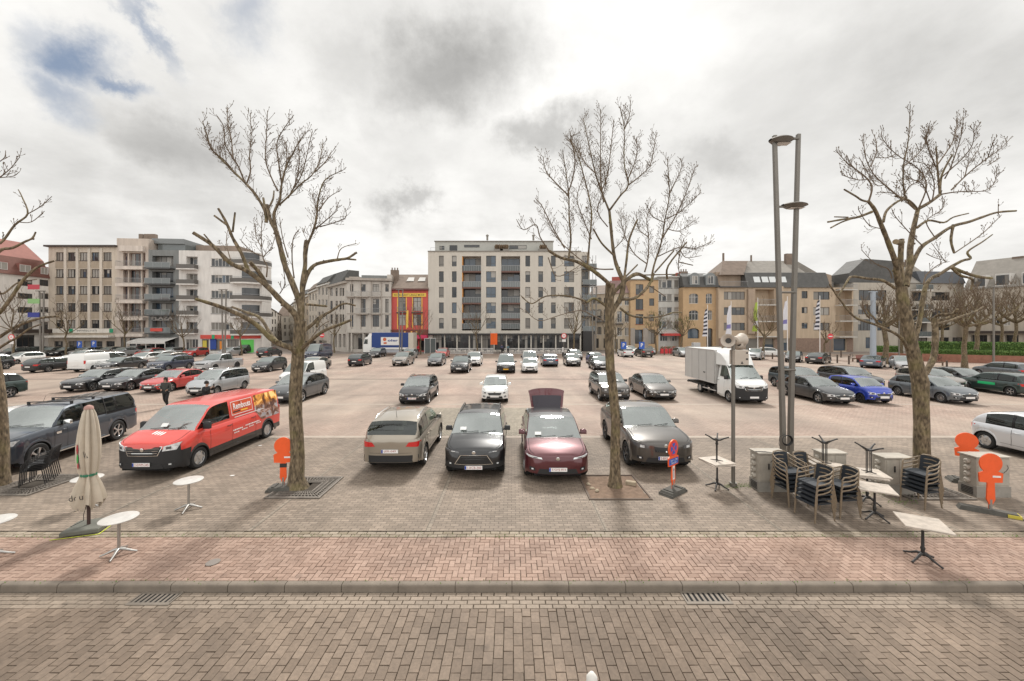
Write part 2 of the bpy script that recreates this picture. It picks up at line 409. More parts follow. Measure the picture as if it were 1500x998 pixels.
# red herringbone band
mb = MB(); mb.quad((-60,YK1-.01,-.022),(60,YK1-.01,-.022),(60,YR1,-.022),(-60,YR1,-.022), m_base)
bl, bw_ = .21, .105; g = .006
x0b, x1b = -20., 20.
def clipadd(x0,x1,y0,y1):
    y0 = max(y0, YK1+.008); y1 = min(y1, YR1-.01)
    if y1-y0 > .02 and x1 > x0b and x0 < x1b: paver(mb, m_red, x0+g/2, x1-g/2, y0+g/2, y1-g/2, 0., h=.02, b=.005, tilt=.002)
n = int((x1b-x0b)/bw_)+8
for j in range(-2, int((YR1-YK1)/bw_)+4):
    for i in range(-8, n):
        # herringbone tiling on a half-brick lattice
        X0 = x0b + i*bw_; Y0 = YK1 + j*bw_
        k = (i - j) % 4
        if k == 0: clipadd(X0, X0+bl, Y0, Y0+bw_)
        elif k == 3: clipadd(X0, X0+bw_, Y0, Y0+bl)
for sx in (-1,1):
    xa, xb2 = (20.,60.) if sx>0 else (-60.,-20.)
    mb.quad((xa,YK1,-.0),(xb2,YK1,-.0),(xb2,YR1,-.0),(xa,YR1,-.0), m_red)
mb.build('pavement')['kind'] = 'structure'
# rows of stretcher bricks between band and forecourt
mb = MB(); mb.quad((-60,YR1,-.02),(60,YR1,-.02),(60,YR1+.24,-.02),(-60,YR1+.24,-.02), m_base)
m_edge = paver_mat('edge_bricks', (.20,.16,.11), (.30,.25,.19), stain=.25)
for k in range(2):
    x = -18 + (k%2)*.1
    while x < 18:
        paver(mb, m_edge, x, x+.2, YR1+.012+k*.112, YR1+.112+k*.112, 0., h=.02, b=.005); x += .21
mb.build('paving_border')['kind'] = 'structure'
surf('forecourt_paving', -90, 90, YR1+.24, YF1, 0., m_grey)
surf('pale_paving_strip', -90, 90, YF1, YF1+.28, .0, m_strip)
surf('square_paving', -160, 160, YF1+.28, 70, 0., m_square)
surf('parking_patch_paving', -4.6, 1.0, YF1+.3, 22.2, .004, m_olive)
surf('paving_line', -90, 90, 23.1, 23.35, .004, m_strip)
surf('drain_channel', -110, 110, 34.6, 35.1, .004, m_drain)
surf('narrow_drain_channel', -110, 110, 26.4, 26.5, .004, m_drain)
surf('far_street', -160, 160, 70, 120, .0, m_asph)
for px in (556, 640):   # dark brick courses dividing the bays
    a = G(px, 700); 
m_course = brick_ground('course_setts', (.19,.155,.12), (.25,.205,.16), (.12,.10,.075), .2, .1, rad(90), stain=.2)
for xx in (-1.93, 2.05, 5.95, -5.9, -9.9, 9.9):
    surf('dark_paving_course', xx, xx+.1, YR1+.24, YF1, .004, m_course)
# litter of pale spots on the forecourt and far dark stains are modelled as flat worn patches
# ================================================================ vehicles
m_tyre = mat('tyre', (.018,.018,.018), .8)
m_rim = mat('alloy', (.55,.55,.55), .28, metal=.85)
m_rimd = mat('dark_alloy', (.09,.09,.095), .35, metal=.6)
m_well = mat('wheel_well', (.01,.01,.01), .9)
m_black = mat('black_plastic', (.022,.022,.023), .55)
m_gloss = mat('gloss_black', (.012,.012,.013), .12)
m_grille = mat('grille_black', (.012,.012,.013), .4)
m_chrome = mat('chrome', (.75,.75,.74), .15, metal=1)
m_glass = mat('car_glass', (.035,.045,.042), .03, ior=1.9, spec=.6)
m_screen = mat('windscreen_glass', (.13,.155,.148), .03, ior=1.9, spec=.6)  # pale base colour stands in for cloud reflections on the screen
m_sglass = mat('side_glass', (.04,.05,.046), .03, ior=1.75)
m_lamp = mat('headlamp', (.66,.68,.69), .08, coat=1, noise=.35, nscale=14)
m_lampd = mat('headlamp_dark', (.10,.10,.105), .08, coat=1)
m_tail = mat('tail_lamp', (.55,.02,.02), .15, coat=1)
m_orange = mat('indicator', (.8,.3,.03), .2, coat=1)
m_plate = mat('plate_white', (.78,.76,.74), .5)
m_platey = mat('plate_orange', (.85,.45,.04), .5)
m_ptxt = mat('plate_red', (.35,.04,.04), .5)
m_paper = mat('paper', (.8,.8,.78), .8)
m_seam = mat('seam', (.015,.015,.015), .8)
def paint(name, c, metal=.35, rough=.32):
    return mat('paint_'+name, c, rough, metal=metal, coat=1.0)
PAINT = dict(
    black=paint('black',(.008,.0085,.010),.2), navy=paint('navy',(.035,.045,.075)), slate=paint('slate',(.04,.05,.066)),
    dgrey=paint('dgrey',(.036,.038,.041)), grey=paint('grey',(.085,.09,.095)), mgrey=paint('mgrey',(.12,.135,.148)), palesilver=paint('palesilver',(.62,.63,.65),.4), silver=paint('silver',(.42,.43,.44),.6),
    white=paint('white',(.74,.74,.72),0), red=paint('red',(.47,.035,.03),.1), maroon=paint('maroon',(.095,.018,.024),.4), beige=paint('beige',(.33,.29,.235),.5),
    brown=paint('brown',(.075,.066,.058),.4), blue=paint('blue',(.02,.05,.38),.3), purple=paint('purple',(.07,.07,.22),.3), bluegrey=paint('bluegrey',(.12,.15,.19),.4),
    green=paint('green',(.03,.05,.045),.3), vanred=paint('vanred',(.62,.045,.03),0,.4), teal=paint('teal',(.03,.05,.06),.3), lightbrown=paint('lightbrown',(.30,.27,.24),.5))

def glass_mat(name, tint, ior=1.75, add=.0):
    m = bpy.data.materials.new(name); m.use_nodes = True; nt = m.node_tree; nt.nodes.remove(nt.nodes['Principled BSDF']); L = nt.links.new
    t = nt.nodes.new('ShaderNodeBsdfTransparent'); t.inputs[0].default_value = (*tint, 1); g = nt.nodes.new('ShaderNodeBsdfGlossy'); g.inputs['Roughness'].default_value = .02; g.inputs['Color'].default_value = (.9,.95,.93,1)
    f = nt.nodes.new('ShaderNodeFresnel'); f.inputs[0].default_value = ior; x = nt.nodes.new('ShaderNodeMixShader'); a_ = nt.nodes.new('ShaderNodeMath'); a_.operation = 'ADD'; a_.use_clamp = True; a_.inputs[1].default_value = add; L(f.outputs[0], a_.inputs[0]); L(a_.outputs[0], x.inputs[0]); L(t.outputs[0], x.inputs[1]); L(g.outputs[0], x.inputs[2]); L(x.outputs[0], nt.nodes['Material Output'].inputs[0]); return m
m_clear = glass_mat('clear_car_glass', (.62,.70,.67)); m_wind = glass_mat('laminated_glass', (.6,.68,.65), 1.8, .3); m_tint = glass_mat('tinted_car_glass', (.22,.25,.25))
m_seat = mat('seat_cloth', (.06,.06,.062), .8); m_dash = mat('dashboard', (.045,.047,.048), .7); m_lining = mat('cabin_lining', (.05,.05,.05), .9)
class Curve:
    """monotone cubic through (u, value) points"""
    def __init__(s, pts):
        q = [pts[0]]
        for p in pts[1:]:
            if p[0] > q[-1][0] + 1e-4: q.append(p)
        s.x = [p[0] for p in q]; s.y = [p[1] for p in q]; n = len(q)
        d = [(s.y[i+1]-s.y[i])/(s.x[i+1]-s.x[i]) for i in range(n-1)]
        m = [d[0]] + [0 if d[i-1]*d[i] <= 0 else 2*d[i-1]*d[i]/(d[i-1]+d[i]) for i in range(1,n-1)] + [d[-1]]
        s.m = m
    def __call__(s, t):
        x = s.x
        if t <= x[0]: return s.y[0]
        if t >= x[-1]: return s.y[-1]
        i = 0
        while x[i+1] < t: i += 1
        h = x[i+1]-x[i]; q = (t-x[i])/h
        return ((2*q**3-3*q*q+1)*s.y[i] + (q**3-2*q*q+q)*h*s.m[i] + (-2*q**3+3*q*q)*s.y[i+1] + (q**3-q*q)*h*s.m[i+1])

# L length, W width, H height, fo front overhang, wb wheelbase, r tyre radius, zn nose height, zc cowl height, zb belt,
# uA screen base, uB screen top, uC roof end, uD rear screen base, zt tail height, hr roof height at uC
KIND = dict(
    mini=dict(L=3.45,W=1.63,H=1.47,fo=.72,wb=2.34,r=.29,zn=.76,zc=.98,zb=.97,uA=.72,uB=1.42,uC=3.12,uD=3.40,zt=.95,hr=1.38),
    hatch=dict(L=4.05,W=1.74,H=1.48,fo=.80,wb=2.55,r=.31,zn=.74,zc=.98,zb=.98,uA=1.0,uB=1.78,uC=3.62,uD=3.98,zt=.97,hr=1.36),
    suv=dict(L=4.42,W=1.84,H=1.63,fo=.85,wb=2.65,r=.35,zn=.90,zc=1.10,zb=1.09,uA=1.15,uB=1.88,uC=3.95,uD=4.34,zt=1.08,hr=1.52),
    sedan=dict(L=4.72,W=1.83,H=1.44,fo=.86,wb=2.82,r=.33,zn=.70,zc=.95,zb=.96,uA=1.32,uB=2.12,uC=3.35,uD=4.12,zt=.98,hr=1.37),
    estate=dict(L=4.75,W=1.83,H=1.47,fo=.88,wb=2.82,r=.33,zn=.72,zc=.96,zb=.97,uA=1.32,uB=2.10,uC=4.15,uD=4.62,zt=.98,hr=1.38),
    fastback=dict(L=4.75,W=1.86,H=1.42,fo=.86,wb=2.85,r=.335,zn=.70,zc=.93,zb=.97,uA=1.28,uB=2.10,uC=3.25,uD=4.45,zt=1.0,hr=1.36),
    coupesuv=dict(L=4.93,W=1.99,H=1.68,fo=.90,wb=2.97,r=.38,zn=.95,zc=1.14,zb=1.15,uA=1.42,uB=2.20,uC=3.55,uD=4.62,zt=1.17,hr=1.62),
    crossover=dict(L=4.6,W=1.9,H=1.58,fo=.86,wb=2.85,r=.37,zn=.82,zc=1.04,zb=1.07,uA=1.12,uB=1.95,uC=3.55,uD=4.40,zt=1.08,hr=1.50),
    mpv=dict(L=4.32,W=1.74,H=1.64,fo=.84,wb=2.70,r=.31,zn=.76,zc=1.04,zb=1.03,uA=.86,uB=1.72,uC=3.95,uD=4.24,zt=1.0,hr=1.56),
    van=dict(L=5.40,W=1.95,H=1.95,fo=.96,wb=3.50,r=.34,zn=1.02,zc=1.26,zb=1.22,uA=.82,uB=1.66,uC=5.18,uD=5.36,zt=1.25,hr=1.90),
    caddy=dict(L=4.45,W=1.80,H=1.84,fo=.88,wb=2.70,r=.32,zn=.88,zc=1.12,zb=1.10,uA=.82,uB=1.62,uC=4.25,uD=4.42,zt=1.1,hr=1.78),
    pickup=dict(L=5.36,W=1.87,H=1.82,fo=.90,wb=3.22,r=.40,zn=1.06,zc=1.20,zb=1.18,uA=1.42,uB=2.10,uC=3.42,uD=3.66,zt=1.16,hr=1.76),
    canopy=dict(L=5.36,W=1.87,H=1.82,fo=.90,wb=3.22,r=.40,zn=1.06,zc=1.20,zb=1.20,uA=1.42,uB=2.10,uC=4.95,uD=5.28,zt=1.18,hr=1.82),
)
SIDEGLASS = dict(van=1.0, caddy=1.0)
WH = {}
def wheel_mesh(r, rimmat, style):
    key = (round(r,3), rimmat.name, style)
    if key in WH: return WH[key]
    w = .21 if r < .36 else .25
    t = MB(); n = 28
    prof = [(r*.62,-w/2+.01),(r*.68,-w/2),(r*.9,-w/2),(r*.985,-w/2+.03),(r,-w/4),(r,w/4),(r*.985,w/2-.03),(r*.9,w/2),(r*.68,w/2),(r*.62,w/2-.01)]
    Mx = Matrix.Rotation(rad(90),4,'Y')
    t.lathe(prof, n, m_tyre, Mx, cap=False)
    a = t.build('wheel', smooth=40)
    k = MB(); rr = r*.66; sgn = 1  # outer face is +x
    k.lathe([(rr,-w/2+.02),(rr,w/2-.015),(rr*.93,w/2-.005),(rr*.9,w/2-.03)], n, rimmat, Mx, cap=False)
    k.lathe([(.001,w/2-.085),(rr*.92,w/2-.085)], n, m_well, Mx, cap=False)
    k.lathe([(.001,w/2-.012),(rr*.2,w/2-.014),(rr*.24,w/2-.05)], 14, rimmat, Mx, cap=False)
    ns = {0:5,1:10,2:6}[style]
    for i in range(ns):
        a0 = 2*math.pi*i/ns; hw = {0:.17,1:.075,2:.2}[style]
        def pt(rd, da, x): return (x, rd*math.cos(a0+da), rd*math.sin(a0+da))
        P0 = [pt(rr*.15,-hw*2.2,w/2-.016), pt(rr*.94,-hw*.9,w/2-.02), pt(rr*.94,hw*.9,w/2-.02), pt(rr*.15,hw*2.2,w/2-.016)]
        P1 = [(p[0]-.05,p[1],p[2]) for p in P0]
        k.add(P0+P1, [(0,3,2,1),(0,1,5,4),(1,2,6,5),(2,3,7,6),(3,0,4,7)], rimmat)
    if style == 2:  # steel wheel: a pierced dish
        k.lathe([(rr*.3,w/2-.03),(rr*.55,w/2-.02),(rr*.9,w/2-.05)], n, rimmat, Mx, cap=False)
    b = k.build('rim', smooth=35)
    WH[key] = (a.data, b.data)
    bpy.data.objects.remove(a); bpy.data.objects.remove(b)
    return WH[key]

def make_vehicle(name, kind, col, label, cat='car', group='cars parked on the square', X=0, Y=0, rot=0, clad=None, rails=None, rim=None, style=0,
                 plate='w', text=None, roofcol=None, lower=None, lampdark=False, grille='wide', light=True, detail=2, **ov):
    """X, Y = centre of the vehicle, rot 0 = nose towards -Y"""
    s = dict(KIND[kind]); s.update(ov)
    Lc, Wd, H, fo, wb, r = s['L'], s['W'], s['H'], s['fo'], s['wb'], s['r']
    zn, zc, zb, uA, uB, uC, uD, zt, hr = (s[k] for k in ('zn','zc','zb','uA','uB','uC','uD','zt','hr'))
    clear = detail > 2 and kind not in ('van','caddy') or s.get('clear')
    pm = PAINT[col]; cm = m_black if clad else pm; hw = Wd/2
    suvish = kind in ('suv','pickup','canopy')
    if clad is None and kind in ('pickup','canopy'): clad = False
    zs0 = .24 if kind not in ('pickup','canopy','coupesuv','suv') else .30
    isvan = kind in ('van','caddy')
    boot = kind in ('sedan','fastback','coupesuv','pickup')
    top = Curve([(0,zn-.26),(.03,zn-.10),(.09,zn-.03),(.2,zn+.02),(uA*.55,(zn+zc)/2+.045*(not isvan)),(uA,zc),(uA+.45,(zc+zb)/2),(uA+.9,zb)] +
                ([(uD-.15,zt),(Lc-.14,zt-.01),(Lc-.05,zt-.05),(Lc,zt-.2)] if boot else [(Lc-.3,(zb+zt)/2),(Lc-.06,zt),(Lc,zt-.12)]))
    RF, RR, PF = .50 if not isvan else .42, (.34 if not isvan else .16), 2.5
    def wf(u):
        k = 1.
        if u < RF: k = min(k, max(0,1-(1-u/RF)**PF)**(1/PF))
        e = Lc-u
        if e < RR: k = min(k, max(0,1-(1-max(e,0)/RR)**(PF+.6))**(1/(PF+.6)))
        return hw*k
    uw = (fo, fo+wb); Ra = r+.055
    def zlow(u):
        z = zs0 + (.05 if u < .35 or u > Lc-.35 else 0)
        for c in uw:
            dd = abs(u-c)
            if dd < Ra: z = max(z, r + math.sqrt(Ra*Ra-dd*dd)*.98)
        return z
    def arch(u): return any(abs(u-c) < Ra+.12 for c in uw)
    def ring(u):
        w = wf(u); zl = zlow(u); t = top(u); c = .045
        zz = [zl, zl+.06, max(zl+.08,.50), max(zl+.10, .70 if zb < 1.05 else .80), t-.085, t-.012, t+c*.55, t+c]
        a = arch(u)
        ww = [.965 if not a else 1., 1.0, .985, 1.0, .975, .915, .62, 0]
        for i in range(len(zz)-2, -1, -1): zz[i] = min(zz[i], zz[i+1]-.004)
        return [(w*k, z) for k, z in zip(ww, zz)]
    us = [0,.004,.015,.035,.06,.1,.15,.2,.27,.35,.42]
    us += [Lc-q for q in (0,.004,.015,.035,.07,.12,.2,.3)]
    u = .5
    while u < Lc-.35: us.append(u); u += .13
    for c in uw:
        for q in (1.,.985,.94,.85,.7,.5,.25,0): us += [c-q*Ra, c+q*Ra]
        us += [c-Ra-.003, c+Ra+.003, c-Ra-.12, c+Ra+.12]
    us = sorted(set(round(min(max(q,0),Lc),4) for q in us))
    us2 = [us[0]]
    for q in us[1:]:
        if q-us2[-1] > .0025: us2.append(q)
    us = us2
    y0 = -Lc/2
    body = MB(); rows = []
    for u in us:
        rg = ring(u); pts = [(x, y0+u, z) for x, z in rg]
        rows.append([(-x,y,z) for x,y,z in pts[:-1]] + pts[::-1])
    nr = len(rows); ncol = len(rows[0]); k0 = len(body.v)
    for rr_ in rows: body.v.extend(rr_)
    i_p, i_c = body.mid(pm), body.mid(m_black)
    low_m = body.mid(PAINT[lower]) if lower in PAINT else (i_c if lower == 'black' else i_p)
    for a in range(nr-1):
        um = (us[a]+us[a+1])/2
        for c in range(ncol-1):
            q = (k0+a*ncol+c, k0+a*ncol+c+1, k0+(a+1)*ncol+c+1, k0+(a+1)*ncol+c)
            body.f.append(q); cc_ = min(c, ncol-2-c)
            mi = i_p
            if clad and (cc_ == 0 or (cc_ == 1 and not arch(um))): mi = i_c
            if lower and cc_ <= 1: mi = low_m
            if s.get('frontblack') and um < .62 and cc_ <= 3 and (um < .3 or cc_ < 3): mi = i_c
            body.mi.append(mi)
    # dark underside and wheel wells
    uh = hw-.26
    body.box(-uh, uh, y0+.12, y0+Lc-.12, zs0-.02, .62, m_well)
    for c in uw:
        for sx in (-1,1):
            P = []
            for i in range(13):
                a = math.pi*i/12; P.append([(sx*(hw-.01)*.98, y0+c-math.cos(a)*(Ra+.004), .2 if i in (0,12) else r+math.sin(a)*(Ra+.004)), (sx*uh, y0+c-math.cos(a)*(Ra+.004), .2 if i in (0,12) else r+math.sin(a)*(Ra+.004))])
            body.grid(P, m_well)
    # ---- greenhouse lattice
    roofm = PAINT[roofcol] if roofcol else pm
    zAr = zc-.01
    roof = Curve([(uA,zAr),(uA+(uB-uA)*.5, zAr+(H-.07-zAr)*.56),(uB,H-.06),(uB+.35,H-.015),((uB+uC)/2,H),(uC-.02,hr+.005),(uC+(uD-uC)*.55,(hr*1.05+top(uD))/2.03),(uD,top(uD)-.01)])
    if kind in ('van','caddy','mpv','mini','hatch','suv','estate','canopy'):
        roof = Curve([(uA,zAr),(uA+(uB-uA)*.5, zAr+(H-.07-zAr)*.56),(uB,H-.06),(uB+.35,H-.015),((uB+uC)/2,H),(uC-.02,hr+.005),(uC+(uD-uC)*.5,hr-(hr-top(uD))*.36),(uD,top(uD)-.01)])
    tum = .235 if not isvan else .15
    if kind in ('pickup','canopy'): tum = .2
    def gring(u):
        zbse = top(u)-.02; zt_ = max(roof(u), zbse+.002)
        wb_ = min(hw*.925, wf(min(max(u,.3),Lc-.02))*.93)
        def wat(z): return wb_-(z-zbse)*tum - .015*math.sin(min(1,(z-zbse)/.5)*math.pi)*-1
        hgt = zt_-zbse; e = min(.055, hgt*.5)
        side = [(wat(zbse+hgt_*(hgt-e)), zbse+hgt_*(hgt-e)) for hgt_ in (0,.12,.55,1)]
        wtp = wat(zt_-e)-e*.75; cr = .035*min(1,hgt*2)
        return side + [(wtp, zt_-e*.12), (wtp*.66, zt_+cr*.6), (wtp*.33, zt_+cr*.92), (0, zt_+cr)]
    gs = [uA+i*(uB-uA)/7 for i in range(8)] + [uC+i*(uD-uC)/6 for i in range(7)]
    u = uB+.15
    while u < uC-.08: gs.append(u); u += .2
    # pillars
    cab_end = uC if kind not in ('van','caddy','canopy') else s.get('cab', uB+1.0)
    uP = s.get('bp', (uB+min(uC,cab_end))/2-.05 if not isvan else uB+.15)
    pw_ = .045
    pill = []
    if not isvan: pill.append(uP)
    if kind in ('suv','estate','mpv','sedan','fastback','crossover','coupesuv','hatch') and not s.get('threedoor'):
        pill.append(min(fo+wb-.02, uC-.12) if kind not in ('hatch',) else min(fo+wb+.12,uC-.05))
    if kind == 'mpv': pill.append(uA+.55)
    if kind == 'canopy': pill = [uP-.62, uP+.12, 4.15]
    if kind == 'pickup': pill = [(uB+uC)/2+.02]
    uend = {'hatch':uC+.02,'mini':uC-.1,'suv':uC+.12,'sedan':uC+.34,'estate':uC+.18,'fastback':uC+.55,'coupesuv':uC+.45,'crossover':uC+.3,'mpv':uC+.12,
            'van':uB+.72,'caddy':uB+.75,'pickup':uC+.0,'canopy':uC+.12}[kind]
    uend = s.get('uend', uend)
    for c in pill: gs += [c-pw_, c+pw_]
    gs += [uend]
    gs = sorted(set(round(q,4) for q in gs)); g2 = [gs[0]]
    for q in gs[1:]:
        if q-g2[-1] > .004: g2.append(q)
    gs = g2
    rowsg = []
    for u in gs:
        rg = gring(u); pts = []
        for i, (x, z) in enumerate(rg):
            xn = abs(x)/(hw*.9); bow = 0
            if u < uB: bow = -.13*(1-xn*xn)*(1-max(0,(u-uA)/(uB-uA))*.75)
            elif u > uC: bow = .07*(1-xn*xn)*((u-uC)/(uD-uC))*(.7)
            pts.append((x, y0+u+bow, z))
        rowsg.append([(-x,y,z) for x,y,z in pts[:-1]] + pts[::-1])
    nc = len(rowsg[0]); half = (nc-1)//2
    gl = dict(body=MB(), windscreen=MB(), rear_window=MB(), side_l=MB(), side_r=MB())
    def addf(mb_, a, c, m_):
        k = len(mb_.v); mb_.v += [rowsg[a][c], rowsg[a+1][c], rowsg[a+1][c+1], rowsg[a][c+1]]
        mb_.f.append((k,k+3,k+2,k+1)); mb_.mi.append(mb_.mid(m_))
    glassend = s.get('glass2')
    for a in range(len(gs)-1):
        um = (gs[a]+gs[a+1])/2
        hgt = roof(um)-top(um)
        for c in range(nc-1):
            cc_ = min(c, nc-2-c)
            if cc_ <= 2:      # side
                tall = hgt > .14 and um > uA+.12
                isp = any(abs(um-p) < pw_ for p in pill)
                if tall and cc_ >= 1 and um < uend and not isp:
                    addf(gl['side_l' if c < half else 'side_r'], a, c, (m_clear if um < uP else m_tint) if clear else m_sglass)
                elif tall and isp and cc_ >= 1 and um < uend: addf(gl['body'], a, c, m_gloss)
                elif cc_ == 0 and um < uend and um > uA+.1: addf(gl['body'], a, c, m_gloss if not isvan else pm)
                else: addf(gl['body'], a, c, pm)
            elif cc_ == 3: addf(gl['body'], a, c, roofm if uB-.05 < um < uC+.05 else (pm if not s.get('blackpillar') else m_gloss))
            else:
                if um < uB-.02: addf(gl['windscreen'], a, c, m_wind if clear else m_screen)
                elif um > uC and (not isvan) and um < uC+(uD-uC)*(.93 if boot else .8): addf(gl['rear_window'], a, c, m_tint if clear else m_glass)
                else: addf(gl['body'], a, c, roofm)
    # merge doubles in each lattice by rounding
    def weld(mb_):
        idx = {}; nv = []; mp_ = []
        for p in mb_.v:
            k = (round(p[0],4),round(p[1],4),round(p[2],4))
            if k not in idx: idx[k] = len(nv); nv.append(p)
            mp_.append(idx[k])
        fs = []; ms = []
        for f, m_ in zip(mb_.f, mb_.mi):
            q = []
            for i in f:
                j = mp_[i]
                if j not in q: q.append(j)
            if len(q) >= 3: fs.append(tuple(q)); ms.append(m_)
        mb_.v, mb_.f, mb_.mi = nv, fs, ms
        return mb_
    g = weld(gl['body'])
    kk = len(body.v); body.v += g.v
    for f, m_ in zip(g.f, g.mi): body.f.append(tuple(i+kk for i in f)); body.mi.append(body.mid(g.mats[m_]))
    # ---- helper for features on the body skin
    def sidex(u, z):
        rg = ring(u)
        for i in range(len(rg)-2):
            if rg[i][1] <= z <= rg[i+1][1]:
                q = (z-rg[i][1])/max(1e-6, rg[i+1][1]-rg[i][1]); return rg[i][0]+(rg[i+1][0]-rg[i][0])*q
        return rg[0][0] if z < rg[0][1] else rg[-2][0]
    def inv(x, rear=False):
        """distance from the bumper tip at which the plan outline reaches half width x"""
        q = min(abs(x)/hw, .999); Rr = RR if rear else RF; p = PF+.6 if rear else PF
        return Rr*(1-(1-q**p)**(1/p))
    def lean(z, rear):
        # how far the skin stands back at height z (nose and tail profile)
        lo = 0.
        for i in range(40):
            uu = i*.01; t = top(Lc-uu if rear else uu)
            if t-.01 >= z: return uu
        return .4
    def fpos(x, z, rear=False, off=.012):
        base_ = max(inv(x*1.02, rear), lean(z, rear))
        y = base_-off
        return (x, y0+Lc-y if rear else y0+y, z)
    def patch(mb_, c4, m_, rear=False, n=8, k=3, off=.012):
        """c4 = (x,z) corners: bottom-left, bottom-right, top-right, top-left"""
        P = []
        for j in range(k+1):
            row = []
            for i in range(n+1):
                a = i/n; b = j/k
                x = (1-b)*((1-a)*c4[0][0]+a*c4[1][0]) + b*((1-a)*c4[3][0]+a*c4[2][0])
                z = (1-b)*((1-a)*c4[0][1]+a*c4[1][1]) + b*((1-a)*c4[3][1]+a*c4[2][1])
                row.append(fpos(x, z, rear, off))
            P.append(row)
        mb_.grid(P, m_, flip=rear)
        # thin rim back to the skin
        E = [P[0][i] for i in range(n+1)] + [P[j][n] for j in range(1,k+1)] + [P[k][i] for i in range(n-1,-1,-1)] + [P[j][0] for j in range(k-1,0,-1)]
        dy = -.03 if rear else .03
        mb_.grid([E, [(p[0]*.995,p[1]+dy,p[2]) for p in E]], m_, closed=True)
    # seams and sills on the flanks
    def vseam(u, za, zb_, w_=.006):
        P = []
        for i in range(9):
            z = za+(zb_-za)*i/8; P.append([( sidex(u,z)+.0025, y0+u-w_, z), (sidex(u,z)+.0025, y0+u+w_, z)])
        body.grid(P, m_seam); body.grid([[(-a[0],a[1],a[2]) for a in q] for q in P], m_seam, flip=True)
    def hseam(ua, ub, z, m_=m_seam, w_=.005, off=.0025):
        n = 14; P = []
        for i in range(n+1):
            u = ua+(ub-ua)*i/n
            if callable(z): zz = z(u)
            else: zz = z
            P.append([(sidex(u,zz-w_)+off, y0+u, zz-w_), (sidex(u,zz+w_)+off, y0+u, zz+w_)])
        body.grid(P, m_, flip=True); body.grid([[(-a[0],a[1],a[2]) for a in q] for q in P], m_)
    d1 = max(uA+.18, fo+Ra+.06) ; d2 = uP
    if isvan: d2 = uB+.78
    if kind == 'canopy': d1 = fo+Ra+.1; d2 = pill[0]+.0
    d3 = min(fo+wb-Ra*.4, uC) if not isvan else uB+2.05
    seams = [d1, d2] + ([d3] if kind not in ('mini',) and not s.get('threedoor') else [])
    if kind == 'canopy': seams = [d1, pill[0], pill[1]]
    if kind == 'pickup': seams = [d1, pill[0], uC+.12]
    for q in seams: vseam(q, zlow(q)+.09, top(q)-.02)
    if detail > 1:
        hseam(fo+Ra+.1, fo+wb-Ra-.1, zs0+.13, m_seam, .004)
        # bonnet shut line
        P1 = []
        for i in range(9):
            u = .16+(uA-.2)*i/8; w = ring(u)[5][0]*.93; P1.append([(w,y0+u,top(u)+.0065),(w+.012,y0+u,top(u)+.004)])
        body.grid(P1, m_seam); body.grid([[(-a[0],a[1],a[2]) for a in q] for q in P1], m_seam, flip=True)
    root = thing(name, label, cat, (X,Y,0), rot, group)
    if clear:
        it = MB(); w_ = hw-.13; ue = min(uD-.1, Lc-.3) if not isvan else uB+1.3
        for sx in (-1,1): it.quad((sx*w_,y0+uA+.1,.4),(sx*w_,y0+ue,.4),(sx*w_,y0+ue,zb-.05),(sx*w_,y0+uA+.1,zb-.05),m_lining)
        it.quad((-w_,y0+ue,.4),(w_,y0+ue,.4),(w_,y0+ue,zb-.04 if not isvan else H-.15),(-w_,y0+ue,zb-.04 if not isvan else H-.15),m_lining)
        it.quad((-w_,y0+uA,.63),(w_,y0+uA,.63),(w_,y0+ue,.63),(-w_,y0+ue,.63),m_lining)
        it.build('cabin_lining', root); it = MB(); it.bbox(-w_+.01,w_-.01,y0+uA+.22,y0+uA+.70,zc-.30,zc-.03,m_dash,.04)
        Ms = Matrix.Translation((.36,y0+uA+.84,zc-.06)) @ Matrix.Rotation(rad(-62),4,'X'); it.lathe([(.17,-.012),(.19,0),(.17,.012)],16,m_dash,Ms,cap=False); it.box(-.17,.17,-.015,.015,-.006,.006,m_dash,Ms); it.build('dashboard', root)
        rows_s = [uA+1.25] + ([uA+2.15] if not isvan and kind not in ('pickup',) else [])
        for us_ in rows_s:
            for sx in (-1,1):
                it = MB(); cx_ = sx*(w_*.5); zs_ = .66 if H < 1.6 else .78
                it.bbox(cx_-.24,cx_+.24,y0+us_-.42,y0+us_+.06,zs_-.1,zs_+.05,m_seat,.04); Mr = Matrix.Translation((cx_,y0+us_+.05,zs_)) @ Matrix.Rotation(rad(-12),4,'X')
                it.bbox(-.23,.23,-.06,.08,0,.52,m_seat,.04,Mr); it.bbox(-.12,.12,-.05,.05,.54,.72,m_seat,.03,Mr); it.build('car_seat', root)
    body.build('body', root, smooth=38)
    weld(gl['windscreen']).build('windscreen', root, smooth=60)
    if gl['rear_window'].f: weld(gl['rear_window']).build('rear_window', root, smooth=60)
    for k in ('side_l','side_r'):
        if gl[k].f: weld(gl[k]).build('side_window', root, smooth=60)
    # wheels
    rm = {'dark':m_rimd,'chrome':m_rim,None:m_rim,'white':m_rim}[rim]
    tm, rmm = wheel_mesh(r, rm, style)
    for c in uw:
        for sx in (-1,1):
            o = bpy.data.objects.new('wheel', tm); C.objects.link(o); o.parent = root
            o.location = (sx*(hw-.115), y0+c, r); o.rotation_euler = (0,0,0 if sx > 0 else math.pi)
            q = bpy.data.objects.new('rim', rmm); C.objects.link(q); q.parent = o
    # headlights
    zt_h = zn+.0
